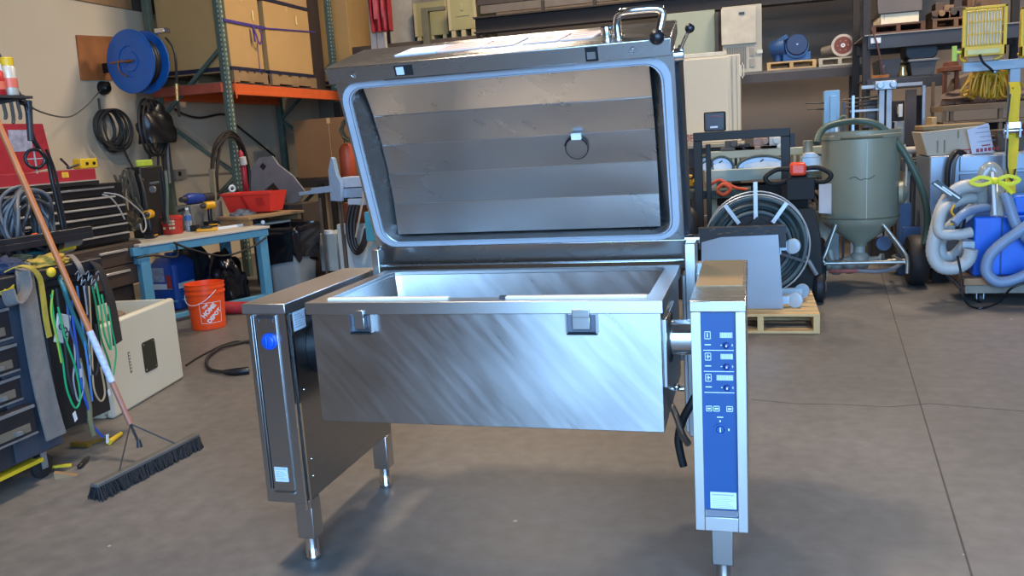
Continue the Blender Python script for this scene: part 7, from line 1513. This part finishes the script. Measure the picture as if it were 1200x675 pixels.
for k, (px, pt, pb_) in enumerate(((989, 120, 150), (1000, 112, 175), (1083, 100, 170), (1094, 96, 150), (1107, 96, 150), (1066, 105, 175))):
    q = P(px, pt, 6.4+.05*k); m = MB(); m.box(q.x-.012-.02*(k == 5), q.x+.012+.05*(k == 5), 6.4+.05*k, 6.43+.05*k, 0, q.z); m.box(q.x-.05, q.x+.05, 6.38+.05*k, 6.46+.05*k, 0, .02)
    solo(m, 'upright_bar', [DGRY, ZINC, ZINC, mat('brown bar', '#74604c', .6), mat('brown bar', '#74604c', .6), mat('dark taupe bar', '#4c4340', .6)][k], ['thin dark upright rod left of the shelving post', 'thin pale upright rod just above the tank', 'pale upright rod right of the twin-column machine', 'first brown upright bar beside the wooden shelves', 'second brown upright bar beside the wooden shelves', 'broad taupe upright behind the twin-column machine'][k], 'bar')
for k, (px0, px1, py0, py1, Y, cc, nm, lab) in enumerate((
    (1012, 1030, 118, 150, 6.68, '#5d5a59', 'metal_housing', 'dull housing left of the twin columns'),
    (1046, 1060, 118, 145, 6.9, '#2b2524', 'black_motor', 'black motor right of the twin columns'),
    (1053, 1058, 122, 137, 6.7, '#d9d9d4', 'white_tag', 'small bright white tag right of the twin columns'),
    (1048, 1064, 142, 178, 6.72, '#9c9d9c', 'pale_block', 'pale grey block right of the tank top'),
    (1062, 1082, 112, 178, 7.6, '#3f3836', 'backing_board', 'dark board behind the upright bars'),
    (1055, 1078, 173, 180, 5.9, '#b3b3ae', 'pale_rail', 'pale flat rail right of the tank top'),
    (1057, 1090, 185, 200, 5.8, '#49474a', 'dark_block', 'dark block between the tank and the steel cabinet'),
    (1066, 1088, 205, 250, 5.9, '#2d2c2f', 'black_housing', 'black housing in the gap right of the tank'),
    (1092, 1098, 137, 150, 6.0, '#b89a6c', 'wood_offcut', 'pale upright wood offcut behind the long carton'))):
    x0, x1, z0, z1 = rect_at(px0, py0, px1, py1, Y); d_ = .25 if nm not in ('white_tag', 'backing_board') else .03
    m = MB(); m.box(x0, x1, Y, Y+d_, z0, z1); 
    if nm not in ('white_tag', 'wood_offcut'): m.box(x0+.2*(x1-x0), x1-.2*(x1-x0), Y-.02, Y, z0+.25*(z1-z0), z1-.2*(z1-z0))
    if nm not in ('white_tag',): m.box((x0+x1)/2-.02, (x0+x1)/2+.02, Y+.005, Y+d_-.005, 0, z0)
    else: m.box((x0+x1)/2-.004, (x0+x1)/2+.004, Y+.01, Y+.2, z0+.03, z1-.02)
    solo(m, nm, mat('cl '+cc, cc, .6, .1), lab, nm.split('_')[1], bevel=.006)
for k in range(3):
    m = MB(); m.tube([P(988, 117+k*5, 6.6), P(1030, 113+k*4, 6.6)], .009, 6); solo(m, 'thin_rail', DGRY, ['highest thin rail left of the twin columns', 'middle thin rail left of the twin columns', 'lowest thin rail left of the twin columns'][k], 'rail')
# wooden shelves at the right edge with a brown bundle
Yx = 5.9; TW = mat('aged shelf timber', '#7d6a53', .75, 0, .15, 4)
x0 = P(1106, 126, Yx).x; x1 = P(1216, 124, Yx).x; zt_ = (P(1115, 124, Yx).z+P(1195, 118, Yx).z)/2
ws = E('wooden_shelf_rack', 'aged open wooden shelf rack below the yellow cord pile', 'shelf rack', ((x0+x1)/2, Yx+.3, 0))
for z, t in ((zt_, .05), (zt_-.14, .025)):
    m = MB(); m.box(x0, x1, Yx, Yx+.6, z-t, z); m.build('shelf_board', TW, ws, bevel=.003)
for x in (x0, x0+.035+P(1109, 130, Yx).x-x0, P(1172, 130, Yx).x, x1-.05):
    m = MB(); m.box(x, x+.03, Yx+.03, Yx+.08, 0, zt_-.051); m.build('shelf_post', TW, ws)
m = MB(); m.box(x0+.04, x1-.03, Yx+.55, Yx+.58, 0, zt_-.17); m.build('back_panel', mat('black back panel', '#1b1716', .8), ws)  # added sheet, black painted as the shade inside the open shelves
solo(lump(((x0+x1)/2+.05, Yx+.28, zt_+.001), .36, .2, .12, 14, 3, .35), 'brown_tarp', mat('purple brown tarp', '#5f4f48', .85, 0, .2, 12, .2), 'crumpled purple-brown tarp on the wooden shelf rack', 'tarp')
x0, x1, z0, z1 = rect_at(1106, 84, 1140, 112, 6.35); m = MB(); m.loft([[(x0, 6.35, zt_-.02), (x1+.25, 6.35, zt_-.02), (x1+.25, 6.6, zt_-.02), (x0, 6.6, zt_-.02)], [(x0+.10, 6.38, z1-.05), (x1+.2, 6.38, z1+.05), (x1+.2, 6.58, z1+.05), (x0+.10, 6.58, z1-.05)]]); solo(m, 'taupe_bundle', mat('taupe bundle', '#6d5f52', .85, 0, .15, 10, .2), 'taupe wrapped bundle left of the yellow cord pile', 'bundle', bevel=.02)
x0, x1, z0, z1 = rect_at(1106, 74, 1130, 80, 6.2); m = MB(); m.box(x0, x1, 6.2, 6.5, z0-.02, z0+.02); m.box(x0+.04, x1-.04, 6.22, 6.45, z0+.02, z1+.02); m.box(x0+.02, x0+.05, 6.3, 6.35, zt_+.001, z0-.02); m.box(x1-.05, x1-.02, 6.3, 6.35, zt_+.001, z0-.02); solo(m, 'rusty_tray', mat('rusty brown tray', '#7d4c38', .7, 0, .2), 'rusty tray with a pale part left of the work light crossbar', 'tray', bevel=.004)
